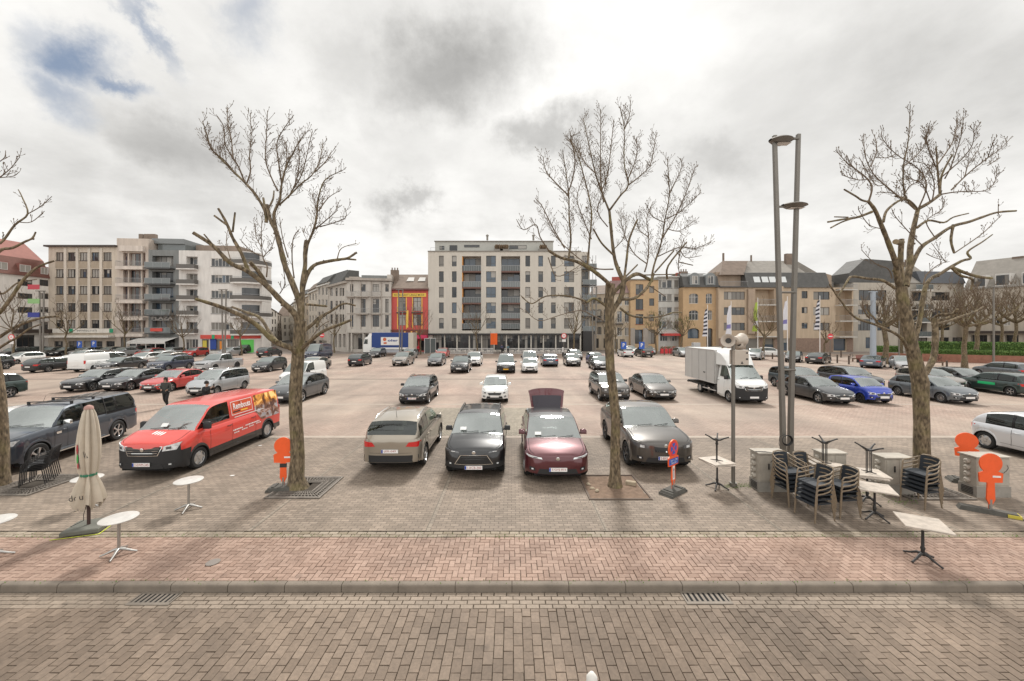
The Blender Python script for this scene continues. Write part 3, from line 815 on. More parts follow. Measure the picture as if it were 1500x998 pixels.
    for sx in (-1,1):
        h = MB()
        if s.get('slimlamp'):
            c4 = [(.47*hw,zt_h-.10),(.93*hw,zt_h-.06),(.95*hw,zt_h-.01),(.50*hw,zt_h-.06)]
        elif kind in ('van','caddy'):
            c4 = [(.58*hw,zt_h-.22),(.90*hw,zt_h-.20),(.97*hw,zt_h+.01),(.62*hw,zt_h-.07)]
        else:
            c4 = [(.55*hw,zt_h-.17),(.90*hw,zt_h-.17),(.965*hw,zt_h-.015),(.58*hw,zt_h-.06)]
        patch(h, [(sx*x,z) for x,z in c4], m_lampd if lampdark else m_lamp)
        if detail > 1:
            cx_ = sum(p[0] for p in c4)/4; cz = sum(p[1] for p in c4)/4; dd = .05 if not s.get('slimlamp') else .015
            patch(h, [(sx*(cx_-.09),cz-dd),(sx*(cx_+.03),cz-dd*.8),(sx*(cx_+.03),cz+dd*.7),(sx*(cx_-.09),cz+dd*.5)], m_lampd if not lampdark else m_lamp, off=.017)
        h.build('headlight', root, smooth=50)
    # grille, intake
    g_ = MB()
    if grille == 'wide': c4 = [(-.42*hw,zn-.25),(.42*hw,zn-.25),(.52*hw,zn-.11),(-.52*hw,zn-.11)]
    elif grille == 'kidney': c4 = [(-.34*hw,zn-.27),(.34*hw,zn-.27),(.38*hw,zn-.04),(-.38*hw,zn-.04)]
    elif grille == 'hex': c4 = [(-.60*hw,zn-.42),(.60*hw,zn-.42),(.42*hw,zn-.17),(-.42*hw,zn-.17)]
    elif grille == 'none': c4 = [(-.1,zn-.13),(.1,zn-.13),(.1,zn-.125),(-.1,zn-.125)]
    elif grille == 'van': c4 = [(-.44*hw,zn-.34),(.44*hw,zn-.34),(.56*hw,zn-.09),(-.56*hw,zn-.09)]
    elif grille == 'low': c4 = [(-.52*hw,.33),(.52*hw,.33),(.58*hw,.46),(-.58*hw,.46)]
    ex = 1.05
    c4o = [(p[0]*ex,p[1]+(-.014 if i < 2 else .014)) for i,p in enumerate(c4)]
    if grille not in ('none',) and s.get('chromeg', True): patch(g_, c4o, m_chrome, off=.012, k=2)
    patch(g_, c4, m_grille, off=.018, k=2)
    if grille in ('wide','van') and detail > 1:
        for q in ((.33,.66) if grille == 'wide' else (.28,.55,.82)):
            z_ = c4[0][1]+(c4[3][1]-c4[0][1])*q; xx = c4[0][0]+(c4[3][0]-c4[0][0])*q
            patch(g_, [(xx*.95,z_-.006),(-xx*.95,z_-.006),(-xx*.95,z_+.006),(xx*.95,z_+.006)], m_chrome if grille == 'van' else mat('dark_bar',(.15,.15,.15),.4,metal=.5), off=.023, k=1)
    if grille == 'hex' and detail > 1:
        for i in range(9):
            q = (i+.5)/9; z_ = c4[0][1]+(c4[3][1]-c4[0][1])*q; xx = c4[0][0]+(c4[3][0]-c4[0][0])*q
            patch(g_, [(xx*.96,z_-.004),(-xx*.96,z_-.004),(-xx*.96,z_+.004),(xx*.96,z_+.004)], mat('mesh_bar',(.07,.07,.07),.4,metal=.5), off=.022, k=1)
    if grille == 'kidney':
        patch(g_, [(-.02,c4[0][1]),(.02,c4[0][1]),(.02,c4[3][1]),(-.02,c4[3][1])], m_chrome, off=.026, k=1, n=1)
        for i in range(1,12):
            xx = c4[0][0]+(c4[1][0]-c4[0][0])*i/12
            patch(g_, [(xx-.004,c4[0][1]+.02),(xx+.004,c4[0][1]+.02),(xx+.004,c4[3][1]-.02),(xx-.004,c4[3][1]-.02)], mat('dark_bar2',(.08,.08,.08),.4,metal=.5), off=.024, k=1, n=1)
    g_.build('grille', root, smooth=50)
    # lower intake
    if grille not in ('low','hex'):
        b_ = MB(); zl_ = zs0+.06
        patch(b_, [(-.62*hw,zl_),(.62*hw,zl_),(.56*hw,zl_+.14),(-.56*hw,zl_+.14)], m_black, off=.010, k=2)
        b_.build('air_intake', root, smooth=50)
    if detail > 1:
        for sx in (-1,1):
            f2 = MB()
            patch(f2, [(sx*.68*hw,zs0+.13),(sx*.86*hw,zs0+.14),(sx*.86*hw,zs0+.24),(sx*.70*hw,zs0+.22)], m_black, off=.012, k=1)
            patch(f2, [(sx*.74*hw,zs0+.16),(sx*.80*hw,zs0+.16),(sx*.80*hw,zs0+.20),(sx*.74*hw,zs0+.20)], m_lamp, off=.018, k=1)
            f2.build('fog_lamp_housing', root, smooth=50)
    # badge
    bd = MB(); zbd = zn-.09 if grille not in ('van',) else zn-.17
    Mb = Matrix.Translation(Vector(fpos(0,zbd,off=.024))) @ Matrix.Rotation(rad(90),4,'X')
    bd.lathe([(.055,0),(.055,.01),(.035,.014)], 14, m_chrome, Mb); bd.build('badge', root)
    # tail lamps
    zl1 = zt-.10 if not isvan else zt-.02
    for sx in (-1,1):
        h = MB()
        if isvan: c4 = [(.86*hw,zl1-.36),(.985*hw,zl1-.36),(.985*hw,zl1-.02),(.86*hw,zl1-.02)]
        elif kind in ('pickup','canopy'): c4 = [(.84*hw,zl1-.34),(.985*hw,zl1-.34),(.985*hw,zl1+.02),(.84*hw,zl1+.02)]
        else: c4 = [(.52*hw,zl1-.13),(.97*hw,zl1-.17),(.985*hw,zl1+.01),(.62*hw,zl1-.01)]
        patch(h, [(sx*x,z) for x,z in c4], m_tail, rear=True)
        h.build('tail_light', root, smooth=50)
    if detail > 1 or abs(rot) > 1:
        rb = MB()
        hb_ = .27 if kind in ('suv','crossover') else .15
        patch(rb, [(-.93*hw,zs0+.06),(.93*hw,zs0+.06),(.93*hw,zs0+hb_),(-.93*hw,zs0+hb_)], m_black, rear=True, off=.010, k=1)
        patch(rb, [(-.9*hw,zs0+.34),(.9*hw,zs0+.34),(.9*hw,zs0+.346),(-.9*hw,zs0+.346)], m_seam, rear=True, off=.006, k=1)
        rb.build('rear_bumper_trim', root, smooth=50)
    # plates
    zp = zs0+.20 if grille not in ('hex',) else zs0+.09
    zpr = (zt+zs0)/2+.02
    for rear_, z_ in ((False,zp),(True,zpr)):
        p_ = MB(); pmx = m_platey if plate == 'o' else m_plate
        y_ = fpos(.2,z_,rear_,.03)[1]; sy = 1 if rear_ else -1
        p_.box(-.26,.26,min(y_,y_+sy*.012),max(y_,y_+sy*.012),z_-.055,z_+.055,pmx)
        po = p_.build('number_plate', root)
        vis = (rear_ == (abs(rot) > 1.5))
        if vis and text:
            M_ = frameM((0.02,y_+sy*.0135,z_),(-sy,0,0),(0,0,1))
            text_part(text, 'plate_lettering', po, m_ptxt, .42, .075, M_)
            e = MB(); xx = sy*.235; e.box(xx-.022,xx+.022,y_+min(0,sy*.0145),y_+max(0,sy*.0145),z_-.05,z_+.05, mat('eu_blue',(.02,.06,.35),.5)); e.build('plate_band', po)
    # mirrors
    um_ = uA+.42 if not isvan else uA+.36
    for sx in (-1,1):
        w_ = MB(); zc_ = top(um_)+.07; x1 = sidex(um_, top(um_)-.05)-.02
        hh, ww_ = (.15,.20) if not isvan else (.24,.2)
        mm = (m_chrome if s.get('chromem') else (pm if not (clad or isvan) else m_black))
        Mt = Matrix.Translation((sx*(x1+.13), y0+um_, zc_))
        w_.bbox(-ww_/2,ww_/2,-.055,.055,-hh*.4,hh*.6,mm,.035,Mt)
        w_.tube([(sx*(x1-.05),y0+um_+.02,zc_-.06),(sx*(x1+.08),y0+um_,zc_-.02)],[.03,.022],m_black,6)
        w_.quad((-ww_/2+.015,.056,-hh*.35),(ww_/2-.015,.056,-hh*.35),(ww_/2-.015,.056,hh*.5),(-ww_/2+.015,.056,hh*.5), m_glass, Mt)
        w_.build('wing_mirror', root, smooth=50)
    if detail > 1:
        for q in seams[1:]:
            for sx in (-1,1):
                hd = MB(); z_ = zb-.17; x_ = sidex(q-.16,z_)+.012; hd.tube([(sx*(x_-.015),y0+q-.25,z_),(sx*(x_+.02),y0+q-.22,z_),(sx*(x_+.02),y0+q-.08,z_+.006),(sx*(x_-.015),y0+q-.05,z_+.006)],.014, pm if not isvan else m_black, 6); hd.build('door_handle', root, smooth=60)
        for xs_ in (-.45,.12):
            wp = MB()
            pts = [(xs_+.5*t, 0, 0) for t in (0,.33,.66,1)]
            q = []
            for (x_,_,_) in pts:
                u_ = uA+.05+.10*(x_-xs_); xn = abs(x_)/(hw*.9)
                q.append((x_, y0+u_-.13*(1-xn*xn)-.012, roof(u_)+.025))
            wp.tube(q, .009, m_black, 5); wp.build('wiper', root)
    if rails:
        for sx in (-1,1):
            rl = MB(); q = []
            for i in range(9):
                u = uB+.25+(uC-uB-.45)*i/8; x_ = gring(u)[4][0]-.02; z_ = roof(u)+(.0 if i in (0,8) else .055)
                q.append((sx*x_,y0+u,z_))
            rl.tube(q, .018, m_black if rails == 'black' else m_chrome, 6); rl.build('roof_rail', root, smooth=60)
    if s.get('bars'):
        for u in (uB+.35, uB+1.25):
            rl = MB()
            rl.box(-hw*.72,hw*.72,y0+u-.03,y0+u+.03,H+.06,H+.09,m_black)
            for sx in (-1,1): rl.box(sx*hw*.68-.03,sx*hw*.68+.03,y0+u-.03,y0+u+.03,H-.02,H+.06,m_black)
            rl.build('roof_bar', root)
    if kind == 'canopy':   # shut line between cab and load bed cover, side step and belt rail
        tr = MB(); ga, gb = gring(3.60), gring(3.65)
        for sx in (-1,1): tr.grid([[(sx*(x+.008),y0+3.60,z+.004) for x,z in ga],[(sx*(x+.008),y0+3.65,z+.004) for x,z in gb]], m_seam)
        for sx in (-1,1):
            tr.grid([[(sx*(sidex(3.6+.2*q,1.13)+.006),y0+3.6+.2*q,1.15),(sx*(sidex(3.6+.2*q,1.13)+.006),y0+3.6+.2*q,1.19)] for q in range(9)], m_seam)
            tr.box(sx*(hw+.03)-.06,sx*(hw+.03)+.06,y0+fo+.55,y0+fo+wb-.55,.33,.37,m_chrome)
            tr.grid([[(sx*(sidex(u,z_)+.01),y0+u,z_) for z_ in (.93,1.0)] for u in (1.52,1.7)], m_chrome)
        tr.build('canopy_trim', root)
    if s.get('antenna'):
        an = MB(); an.tube([(0,y0+s['antenna'],roof(s['antenna'])+.02),(0,y0+s['antenna']+.12,roof(s['antenna'])+.35)],[.008,.004],m_black,5); an.build('antenna', root)
    if s.get('paper'):
        pp = MB(); x_ = s['paper']; u_ = uA+.12; xn=abs(x_)/(hw*.9); y_ = y0+u_-.13*(1-xn*xn)
        pp.quad((x_-.1,y_-.03,roof(u_)+.028),(x_+.1,y_-.03,roof(u_)+.028),(x_+.1,y_+.06,roof(u_+.09)+.042),(x_-.1,y_+.06,roof(u_+.09)+.042),m_paper); pp.build('windscreen_paper', root)
    info = dict(root=root, y0=y0, hw=hw, top=top, roof=roof, sidex=sidex, fpos=fpos, patch=patch, s=s, gring=gring)
    return info
def car(kind, col, Xc, D, label, facing='f', name='parked_car', rot=0., **k):
    """D = distance (m) of the axle nearest to the camera; Xc = centre line"""
    s = dict(KIND[kind]); s.update({q:v for q,v in k.items() if q in s})
    if facing == 'f': Y = D - s['fo'] + s['L']/2; r = 0
    else: Y = D - (s['L']-s['fo']-s['wb']) + s['L']/2; r = math.pi
    far = D > 36
    k.setdefault('detail', 1 if D > 55 else (3 if D < 32 else 2))
    return make_vehicle(name, kind, col, label, X=Xc, Y=Y, rot=r+rot, **k)
def at(px, D): return (px-750)*D/F

# ---- front row
v = car('canopy','slate',-16.6,12.4,'dark blue grey pickup truck with a glazed load bed canopy and roof bars', name='pickup_truck', rot=rad(11), chromem=True, bars=True, rim=None, grille='wide', text='1-RKE-512')
van = car('van','vanred',-11.07,12.6,'red delivery van with a bakery picture on its rear flank and a black front bumper', name='delivery_van', cat='van', grille='van', frontblack=True, lower='black', style=2, text='2-EWM-345', paper=-.05, zn=1.04, clear=True)
car('suv','beige',-3.78,12.98,'beige compact SUV showing its tailgate, left of the black SUV with the honeycomb grille','r', rails='chrome', text='1-JER-049', clad=None, antenna=3.7, style=0)
car('suv','black',-1.14,12.4,'black SUV with honeycomb grille and roof rails facing the pavement', rails='black', grille='hex', slimlamp=True, text='1-XCB-200', clad=True, paper=-.45, lampdark=True)
m_car = car('crossover','maroon',1.33,12.1,'maroon electric hatchback with its tailgate raised', grille='none', slimlamp=True, text='2-GVJ-816', paper=-.5, chromeg=False, roofcol='black', style=0)
car('coupesuv','brown',4.78,12.95,'large brown grey coupe SUV standing behind the middle tree', grille='kidney', lampdark=True, rim='dark', text='2-BXA-107', chromeg=False)
# ---- second row
car('hatch','dgrey',-5.85,23.5,'dark grey raised hatchback with roof rails, alone in the second row behind the beige SUV', rails='black', clad=True, text='1-VPL-228')
car('mini','white',-1.05,24.1,'white city car with black grille, behind the black SUV of the front row', mirrorblack=True, chromeg=False, grille='wide', rim='chrome', style=2)
car('suv','brown',6.35,24.4,'dark grey SUV half hidden by the trunk of the middle tree', clad=True, lampdark=True, paper=.3)
car('sedan','brown',9.42,24.9,'grey saloon with a chrome strip in its grille, left of the box truck', paper=None)
car('sedan','dgrey',19.4,23.55,'dark grey fastback saloon just right of the tall lamp mast', uC=3.35, uD=4.25, style=0)
car('mini','blue',22.05,23.75,'bright blue small car with chrome trimmed grille', clad=None, rim='dark')
car('suv','teal',21.4,27.8,'dark teal car behind the fastback saloon, partly hidden by the lamp mast')
car('suv','dgrey',25.6,28.2,'dark grey SUV with a yellow front plate behind the blue small car', grille='kidney', plate='o')
car('hatch','mgrey',26.95,23.7,'blue grey hatchback with black bar grille, seen behind the trunk of the right tree', L=4.3, wb=2.65, lampdark=False, style=1, uC=3.6, uD=4.1)
car('hatch','lightbrown',32.0,28.6,'silver hatchback tucked behind the blue grey hatchback', rim=None)
car('sedan','black',35.3,29.3,'black saloon at the right end of the row behind the right tree')
g_car = car('hatch','green',34.25,26.1,'dark green car with a bright green stripe on its door, cut by the frame edge','r')
car('hatch','mgrey',45.5,34.7,'blue grey hatchback seen from behind near the right edge of the square','r')
car('hatch','palesilver',18.65,12.2,'silver three door hatchback whose rear half shows beside the orange signs', threedoor=True, L=3.85, wb=2.45, uC=3.25, uD=3.75, style=2)
# ---- left block, near
c = car('hatch','purple',-18.95,13.3,'blue car with a white roof hidden behind the dark pickup truck', roofcol='white', antenna=3.2, L=4.3, uC=3.8,uD=4.2)
car('suv','green',-33.7,22.8,'dark SUV whose rear half shows at the left edge of the picture', style=0, L=4.6)
car('estate','black',-31.2,28.2,'black estate car, leftmost of the three low cars in the row before the red one')
car('sedan','dgrey',-28.7,28.4,'near black saloon with a split grille, directly left of the red saloon', grille='kidney')
car('sedan','red',-25.3,27.9,'red saloon with a dark grille parked behind the two walking people')
car('mpv','silver',-20.85,26.4,'silver people carrier with roof rails right behind the red delivery van', rails='chrome', style=1)
car('crossover','grey',-13.8,23.9,'dark grey electric crossover behind the trunk of the left tree', grille='none', slimlamp=True, chromeg=False)
car('caddy','white',-17.1,30.6,'small white panel van behind the dark grey electric crossover', name='small_van', cat='van')
car('hatch','white',-47.4,32.4,'white hatchback cut by the left edge of the picture')
# ---- third row
car('hatch','dgrey',-26.1,40.7,'dark grey five door hatchback alone left of the left tree')
car('sedan','lightbrown',-21.5,40.8,'pale beige saloon right of the left tree trunk')
car('pickup','silver',-31.95,40.7,'silver pickup truck with an open bed and black grille', name='pickup_truck', grille='wide', rim='dark', chromeg=False)
car('suv','navy',-37.1,41.0,'navy SUV left of the silver pickup truck', style=0)
car('sedan','dgrey',-43.0,41.4,'dark silver saloon right of the white transporter van')
car('van','white',-45.1,41.1,'white transporter van with side windows, seen from behind','r', name='transporter_van', cat='van', L=5.0, wb=3.1, style=2, uC=4.80, uD=4.95)
car('estate','black',-49.1,40.5,'black estate car seen from behind left of the white transporter van','r')
car('suv','black',-57.2,40.7,'black off road car at the left edge with a chunky wheel', r=.40)
car('suv','dgrey',-5.36,40.0,'dark grey SUV with chrome grille bars in front of the white SUV', rails='black')
car('suv','white',-4.7,47.2,'white SUV half hidden behind a dark grey one')
car('mpv','silver',-.62,40.0,'silver minivan with a dark bumper and an orange plate', plate='o', W=1.9, H=1.85, hr=1.78, clad=True, frontblack=True, zn=.95)
car('mini','white',1.83,40.0,'white city car, the farther of the two with the same face')
car('caddy','white',2.1,46.0,'pale van right behind the farther white city car', name='small_van', cat='van')
car('sedan','bluegrey',4.6,47.0,'blue grey saloon showing its tail between the white city car and the brown hatchback','r')
car('hatch','brown',7.4,47.0,'brown hatchback in front of the no entry post')
car('estate','dgrey',9.3,56.5,'grey estate car behind the brown hatchback')
car('hatch','purple',10.7,49.0,'purple hatchback beside the middle tree trunk', roofcol='white')
car('hatch','dgrey',9.75,42.5,'dark grey hatchback left of the middle tree trunk, in front of the purple one')
car('hatch','dgrey',-18.8,47.0,'dark grey hatchback seen from behind, left of the silver crossover','r')
car('hatch','black',-21.5,61.0,'black hatchback in front of the blue lorry cab')
car('suv','lightbrown',-13.6,47.5,'silver crossover facing the camera before the red house')
car('hatch','silver',-15.6,58.0,'pale car behind the silver crossover', )
car('hatch','grey',-9.35,47.3,'grey hatchback left of the dark SUV, in front of the red car')
car('hatch','red',-10.9,60.0,'dull red car at the barriers of the terrace')
car('hatch','white',18.4,62.0,'white hatchback seen from behind beside a dark one','r')
car('suv','brown',21.4,62.0,'brown grey SUV seen from behind, right of the white hatchback','r')
for i,(px,lab,colr) in enumerate([(926,'white car with a green stripe behind the white hatchback','white'),(952,'white car behind the brown grey SUV','silver')]):
    car('hatch',colr,at(px,68),68,lab)
car('hatch','silver',27.8,62.5,'silver hatchback whose tail shows left of the box truck')
car('sedan','white',32.0,67,'white saloon roof showing above the box truck')
car('estate','lightbrown',36.2,66,'pale estate roof just behind the loudspeaker pole')
# back street on the right, standing at an angle
def slant(kind, col, px, py, ang, label, **k):
    p = G(px, py); make_vehicle('parked_car', kind, col, label, X=p.x, Y=p.y, rot=rad(ang), detail=1, **k)
slant('suv','silver',1107,526.5,-42,'silver SUV standing at an angle by the flagpoles')
slant('hatch','white',1128,522,70,'white car parked across behind the flagpole')
slant('hatch','black',1163,530,-42,'black car with a red tail lamp left of the grey fastback')
slant('fastback','dgrey',1199,532,180-52,'dark grey saloon showing its tail in the back street')
slant('fastback','bluegrey',1279,538,180-50,'blue grey coupe showing its tail next to the red bench')
slant('hatch','silver',1322,541,-35,'silver hatchback behind the trunk of the right tree')
slant('hatch','white',1378,508,80,'white car behind the hedge')
# ---- left block, far rows
car('suv','dgrey',-39.0,61.4,'dark SUV seen from behind before the green shop window','r')
car('hatch','silver',-46.9,63.5,'silver hatchback before the red shop front')
car('suv','black',-49.5,71.0,'black car behind the silver hatchback at the shop front')
car('hatch','red',-51.9,62.6,'red hatchback in front of the white corner building')
car('van','navy',-28.9,56.5,'dark blue van behind the left tree', name='dark_van', cat='van', L=5.2, wb=3.2, H=2.3, hr=2.2, uC=5.0, uD=5.15)
car('suv','dgrey',-77.,59.,'dark SUV in the far row at the left edge')
car('hatch','white',-63.8,49.5,'white hatchback behind the black off road car')
car('estate','white',-60.5,53.5,'white estate car behind the black estate car')
car('hatch','silver',-52.3,49.,'silver hatchback above the dark silver saloon')
car('sedan','white',-48.,49.5,'white saloon behind the white transporter van')
car('estate','lightbrown',-43.6,47.8,'pale estate car behind the navy SUV')
for i,(px,D,kd,cl,lab) in enumerate([
    (35,66,'hatch','grey','grey hatchback in the last row before the red roofed block'),
    (64,64.5,'hatch','brown','brown hatchback in the last row'),
    (84,65,'sedan','black','black saloon in the last row'),
    (112,64,'estate','silver','silver estate car before the bank'),
    (150,65,'hatch','lightbrown','beige hatchback before the bank entrance'),
    (168,63.5,'sedan','silver','silver saloon right of the bank entrance'),
    (187,66,'suv','maroon','dark red SUV before the narrow cream house'),
    (209,60,'hatch','red','red hatchback nose before the grey block'),
    (238,63,'estate','silver','silver estate car before the white awning'),
    (222,52,'hatch','white','white hatchback behind the navy SUV'),]):
    car(kd,cl,at(px,D),D,lab)

# ---- extras on particular cars
# raised tailgate of the maroon car
i = m_car; s = i['s']; y0 = i['y0']; Lc = s['L']; hinge = (y0+s['uC']+.08, i['roof'](s['uC'])+.02)
P = []; 
for a in range(9):
    q = a/8; row = []
    for b in range(11):
        t = b/10*2-1; hwid = (.60+.10*q); y = hinge[0]+.02+.30*q+.10*(1-t*t)*q-.05*t*t; z = hinge[1]+.66*q - .08*abs(t)**3*(q>.8)
        row.append((t*hwid, y, z))
    P.append(row)
tg = MB(); tg.grid(P, PAINT['maroon']); tg.grid([[(x*.985,y-.05,z) for x,y,z in r] for r in P], PAINT['maroon'], flip=True)
E = lambda off: [P[0][k] for k in range(11)]+[P[j][10] for j in range(1,9)]+[P[8][k] for k in range(9,-1,-1)]+[P[j][0] for j in range(7,0,-1)]
e = E(0); tg.grid([e, [(x*.985,y-.05,z) for x,y,z in e]], PAINT['maroon'], closed=True)
to = tg.build('tailgate', i['root'], smooth=50)
gw = MB(); gw.grid([[(x*.84,y-.062,z) for x,y,z in r] for r in P[0:6]], mat('tailgate_inside',(.035,.03,.04),.35), flip=True); gw.build('tailgate_window', to, smooth=60)
# green stripe
i = g_car
st = MB()
for sx in (-1,1):
    rows = []
    for k in range(8):
        u = 1.55+1.0*k/7; rows.append([(sx*(i['sidex'](u,z)+.006), i['y0']+u, z) for z in (.62,.72,.80)])
    st.grid(rows, mat('green_stripe',(.02,.45,.16),.5))
st.build('door_stripe', i['root'])

# red van livery (right flank as seen, x > 0)
i = van; s = i['s']; y0 = i['y0']; W_ = i['hw']
def vx(u, z):
    if z < i['top'](u)-.03: return i['sidex'](u, z)
    g = i['gring'](u)
    for a in range(3):
        if g[a][1] <= z <= g[a+1][1]+1e-6:
            q = (z-g[a][1])/max(1e-6,g[a+1][1]-g[a][1]); return g[a][0]+(g[a+1][0]-g[a][0])*q
    return g[0][0] if z < g[0][1] else g[3][0]
def vpatch(mb_, u0, u1, z0, z1, m_, off=.006, nu=10, nz=10, shape=None):
    rows = []
    for a in range(nu+1):
        u = u0+(u1-u0)*a/nu; rows.append([(max(vx(u+(shape(z0+(z1-z0)*b/nz) if shape else 0)*(1-a/nu), z0+(z1-z0)*b/nz), 0)+off, y0+u+(shape(z0+(z1-z0)*b/nz) if shape else 0)*(1-a/nu), z0+(z1-z0)*b/nz) for b in range(nz+1)])
    mb_.grid(rows, m_, flip=False)
def pic_mat():
    m, nt, b = principled('bakery_picture'); L = nt.links.new
    tc = nt.nodes.new('ShaderNodeTexCoord'); sp = nt.nodes.new('ShaderNodeSeparateXYZ'); L(tc.outputs['Object'], sp.inputs[0])
    n = nt.nodes.new('ShaderNodeTexNoise'); n.inputs['Scale'].default_value = 2.6; n.inputs['Detail'].default_value = 3; n.inputs['Distortion'].default_value = 1.2
    L(tc.outputs['Object'], n.inputs['Vector'])
    r1 = nt.nodes.new('ShaderNodeValToRGB'); e = r1.color_ramp.elements
    e[0].position = .36; e[0].color = (.10,.05,.04,1); e[1].position = .62; e[1].color = (.62,.58,.56,1)
    for p, c in ((.45,(.25,.12,.07,1)),(.52,(.42,.38,.40,1)),(.57,(.30,.29,.30,1))):
        q = e.new(p); q.color = c
    r2 = nt.nodes.new('ShaderNodeValToRGB'); e = r2.color_ramp.elements
    e[0].position = .40; e[0].color = (.12,.04,.02,1); e[1].position = .56; e[1].color = (.95,.42,.08,1)
    q = e.new(.62); q.color = (1,.75,.3,1)
    L(n.outputs['Fac'], r1.inputs[0]); L(n.outputs['Fac'], r2.inputs[0])
    mr = nt.nodes.new('ShaderNodeMapRange'); mr.inputs['From Min'].default_value = 1.38; mr.inputs['From Max'].default_value = 1.5; L(sp.outputs[2], mr.inputs['Value'])
    mxx = nt.nodes.new('ShaderNodeMix'); mxx.data_type = 'RGBA'; L(mr.outputs['Result'], mxx.inputs['Factor']); L(r1.outputs[0], mxx.inputs['A']); L(r2.outputs[0], mxx.inputs['B'])
    L(mxx.outputs['Result'], b.inputs['Base Color']); b.inputs['Roughness'].default_value = .3
    return m
pm_ = MB(); vpatch(pm_, 3.75, 5.22, .86, 1.86, pic_mat(), nu=14, nz=14, shape=lambda z: .42*(max(0,1.25-z)/.5)**1.2 if z < 1.25 else -.0)
pm_.build('bakery_picture', i['root'], smooth=60)
fr = MB(); m_w = mat('livery_white',(.8,.78,.76),.4)
vpatch(fr, 2.52,3.62,1.36,1.82, mat('livery_orange_red',(.62,.10,.04),.35), off=.005)
for (a,b,c,d_) in ((2.50,3.64,1.815,1.835),(2.50,3.64,1.345,1.365),(2.50,2.52,1.36,1.82),(3.62,3.64,1.36,1.82),(2.62,4.3,1.245,1.27)): vpatch(fr,a,b,c,d_,m_w,off=.008,nz=1)
vpatch(fr,2.58,2.95,1.43,1.475,mat('livery_black',(.03,.02,.02),.5),off=.009,nz=1); vpatch(fr,2.99,3.35,1.43,1.475,mat('livery_yellow',(.85,.5,.05),.5),off=.009,nz=1)
for (a,b,z) in ((2.45,2.95,.80),(3.1,3.9,.83),(2.5,2.8,.70),(2.9,3.2,.72),(3.3,3.6,.74),(3.7,4.0,.76)):
    k = a
    while k < b-.03:
        l = R.uniform(.03,.09); vpatch(fr,k,min(k+l,b),z,z+.04,m_w,off=.008,nu=1,nz=1); k += l+.018
lo = fr.build('livery_panel', i['root'])
zc_ = 1.65
n_ = Vector((1,0,(vx(3,1.5)-vx(3,1.8))/.3)).normalized()
upv = Vector((-(vx(3,1.5)-vx(3,1.8))/.3,0,1)).normalized()
text_part('Rembouts', 'livery_lettering', lo, m_w, .92, .23, frameM((vx(3,zc_)+.018, y0+3.07, zc_),(0,1,0),upv), bold=.02)
# wing emblem on the bonnet
em = MB()
for k in range(4):
    for a in range(1):
        cx = -.16+.10*k; u_ = .50
        P = []
        for j in range(7):
            u = u_+.16*j/6-.02*k; x = cx+.05*j/6; w = .022*math.sin(math.pi*(j+.6)/7)+.012
            P.append([(x-w,y0+u,i['top'](u)+.047-.0*abs(x)),(x+w,y0+u,i['top'](u)+.047)])
        em.grid(P, m_w, flip=True)
em.build('bonnet_emblem', i['root'])

# ---------------------------------------------------------------- box truck
def wheel_pair(root, hw, y, r, style=2, rimm=None, twin=False):
    tm, rmm = wheel_mesh(r, rimm or m_rim, style)
    for sx in (-1,1):
        o = bpy.data.objects.new('wheel', tm); C.objects.link(o); o.parent = root
        o.location = (sx*(hw-.115), y, r); o.rotation_euler = (0,0,0 if sx > 0 else math.pi)
        q = bpy.data.objects.new('rim', rmm); C.objects.link(q); q.parent = o
t = make_vehicle('box_truck','van','white','white box truck with a tall grey load box and wind deflector', cat='truck', X=14.33, Y=24.0-.90+2.15/2+.02, rot=0,
    L=2.35,W=2.05,H=2.28,hr=2.26,fo=.95,wb=2.6,r=.345,zn=1.18,zc=1.42,zb=1.40,uA=.72,uB=1.48,uC=2.22,uD=2.33,zt=1.42,uend=2.02,clear=True,grille='van',frontblack=True,style=0,text=None)
root = t['root']; y0 = t['y0']
# remove the second (phantom) axle made by the generic builder and the tail lamps of the cut-off cab
for ch in list(root.children):
    if ch.name.startswith('wheel') and ch.location.y > y0+2.6:
        for q in list(ch.children): bpy.data.objects.remove(q)
        bpy.data.objects.remove(ch)
    elif ch.name.startswith(('tail_light','rear_window','rear_bumper','number_plate')) and (ch.name.startswith('tail') or ch.name.startswith('rear')):
        bpy.data.objects.remove(ch)
m_boxw = mat('box_panel', (.50,.49,.47), .55, noise=.06, nscale=.8); m_boxr = mat('box_rail', (.62,.61,.6), .4, metal=.4)
bx = MB(); by0, by1 = y0+2.42, y0+6.75
bx.bbox(-1.08,1.08,by0,by1,.92,3.12,m_boxw,.03)
for z in (.92,3.08): 
    for sx in (-1,1): bx.box(sx*1.09-.012,sx*1.09+.012,by0+.02,by1-.02,z,z+.05,m_boxr)
for yy in (by0+.03,by0+1.1,by0+2.15,by0+3.2,by1-.03):
    for sx in (-1,1): bx.box(sx*1.088-.008,sx*1.088+.008,yy-.012,yy+.012,.97,3.08,mat('box_joint',(.33,.32,.31),.6))
bx.box(-1.1,-1.088,by0+1.25,by0+1.5,1.5,1.56,m_black)
bx.build('load_box', root)
df = MB()   # wind deflector
P = []
for a in range(8):
    q = a/7; y = y0+1.25+1.12*q; z = 2.24+.86*math.sin(q*math.pi/2); w = .80+.22*q
    P.append([(-w,y,2.20),(-w*.98,y,z-.10),(-w*.86,y,z),(0,y,z+.03),(w*.86,y,z),(w*.98,y,z-.10),(w,y,2.20)])
df.grid(P, PAINT['white']); df.poly(P[-1][::-1], PAINT['white']); df.build('wind_deflector', root, smooth=40)
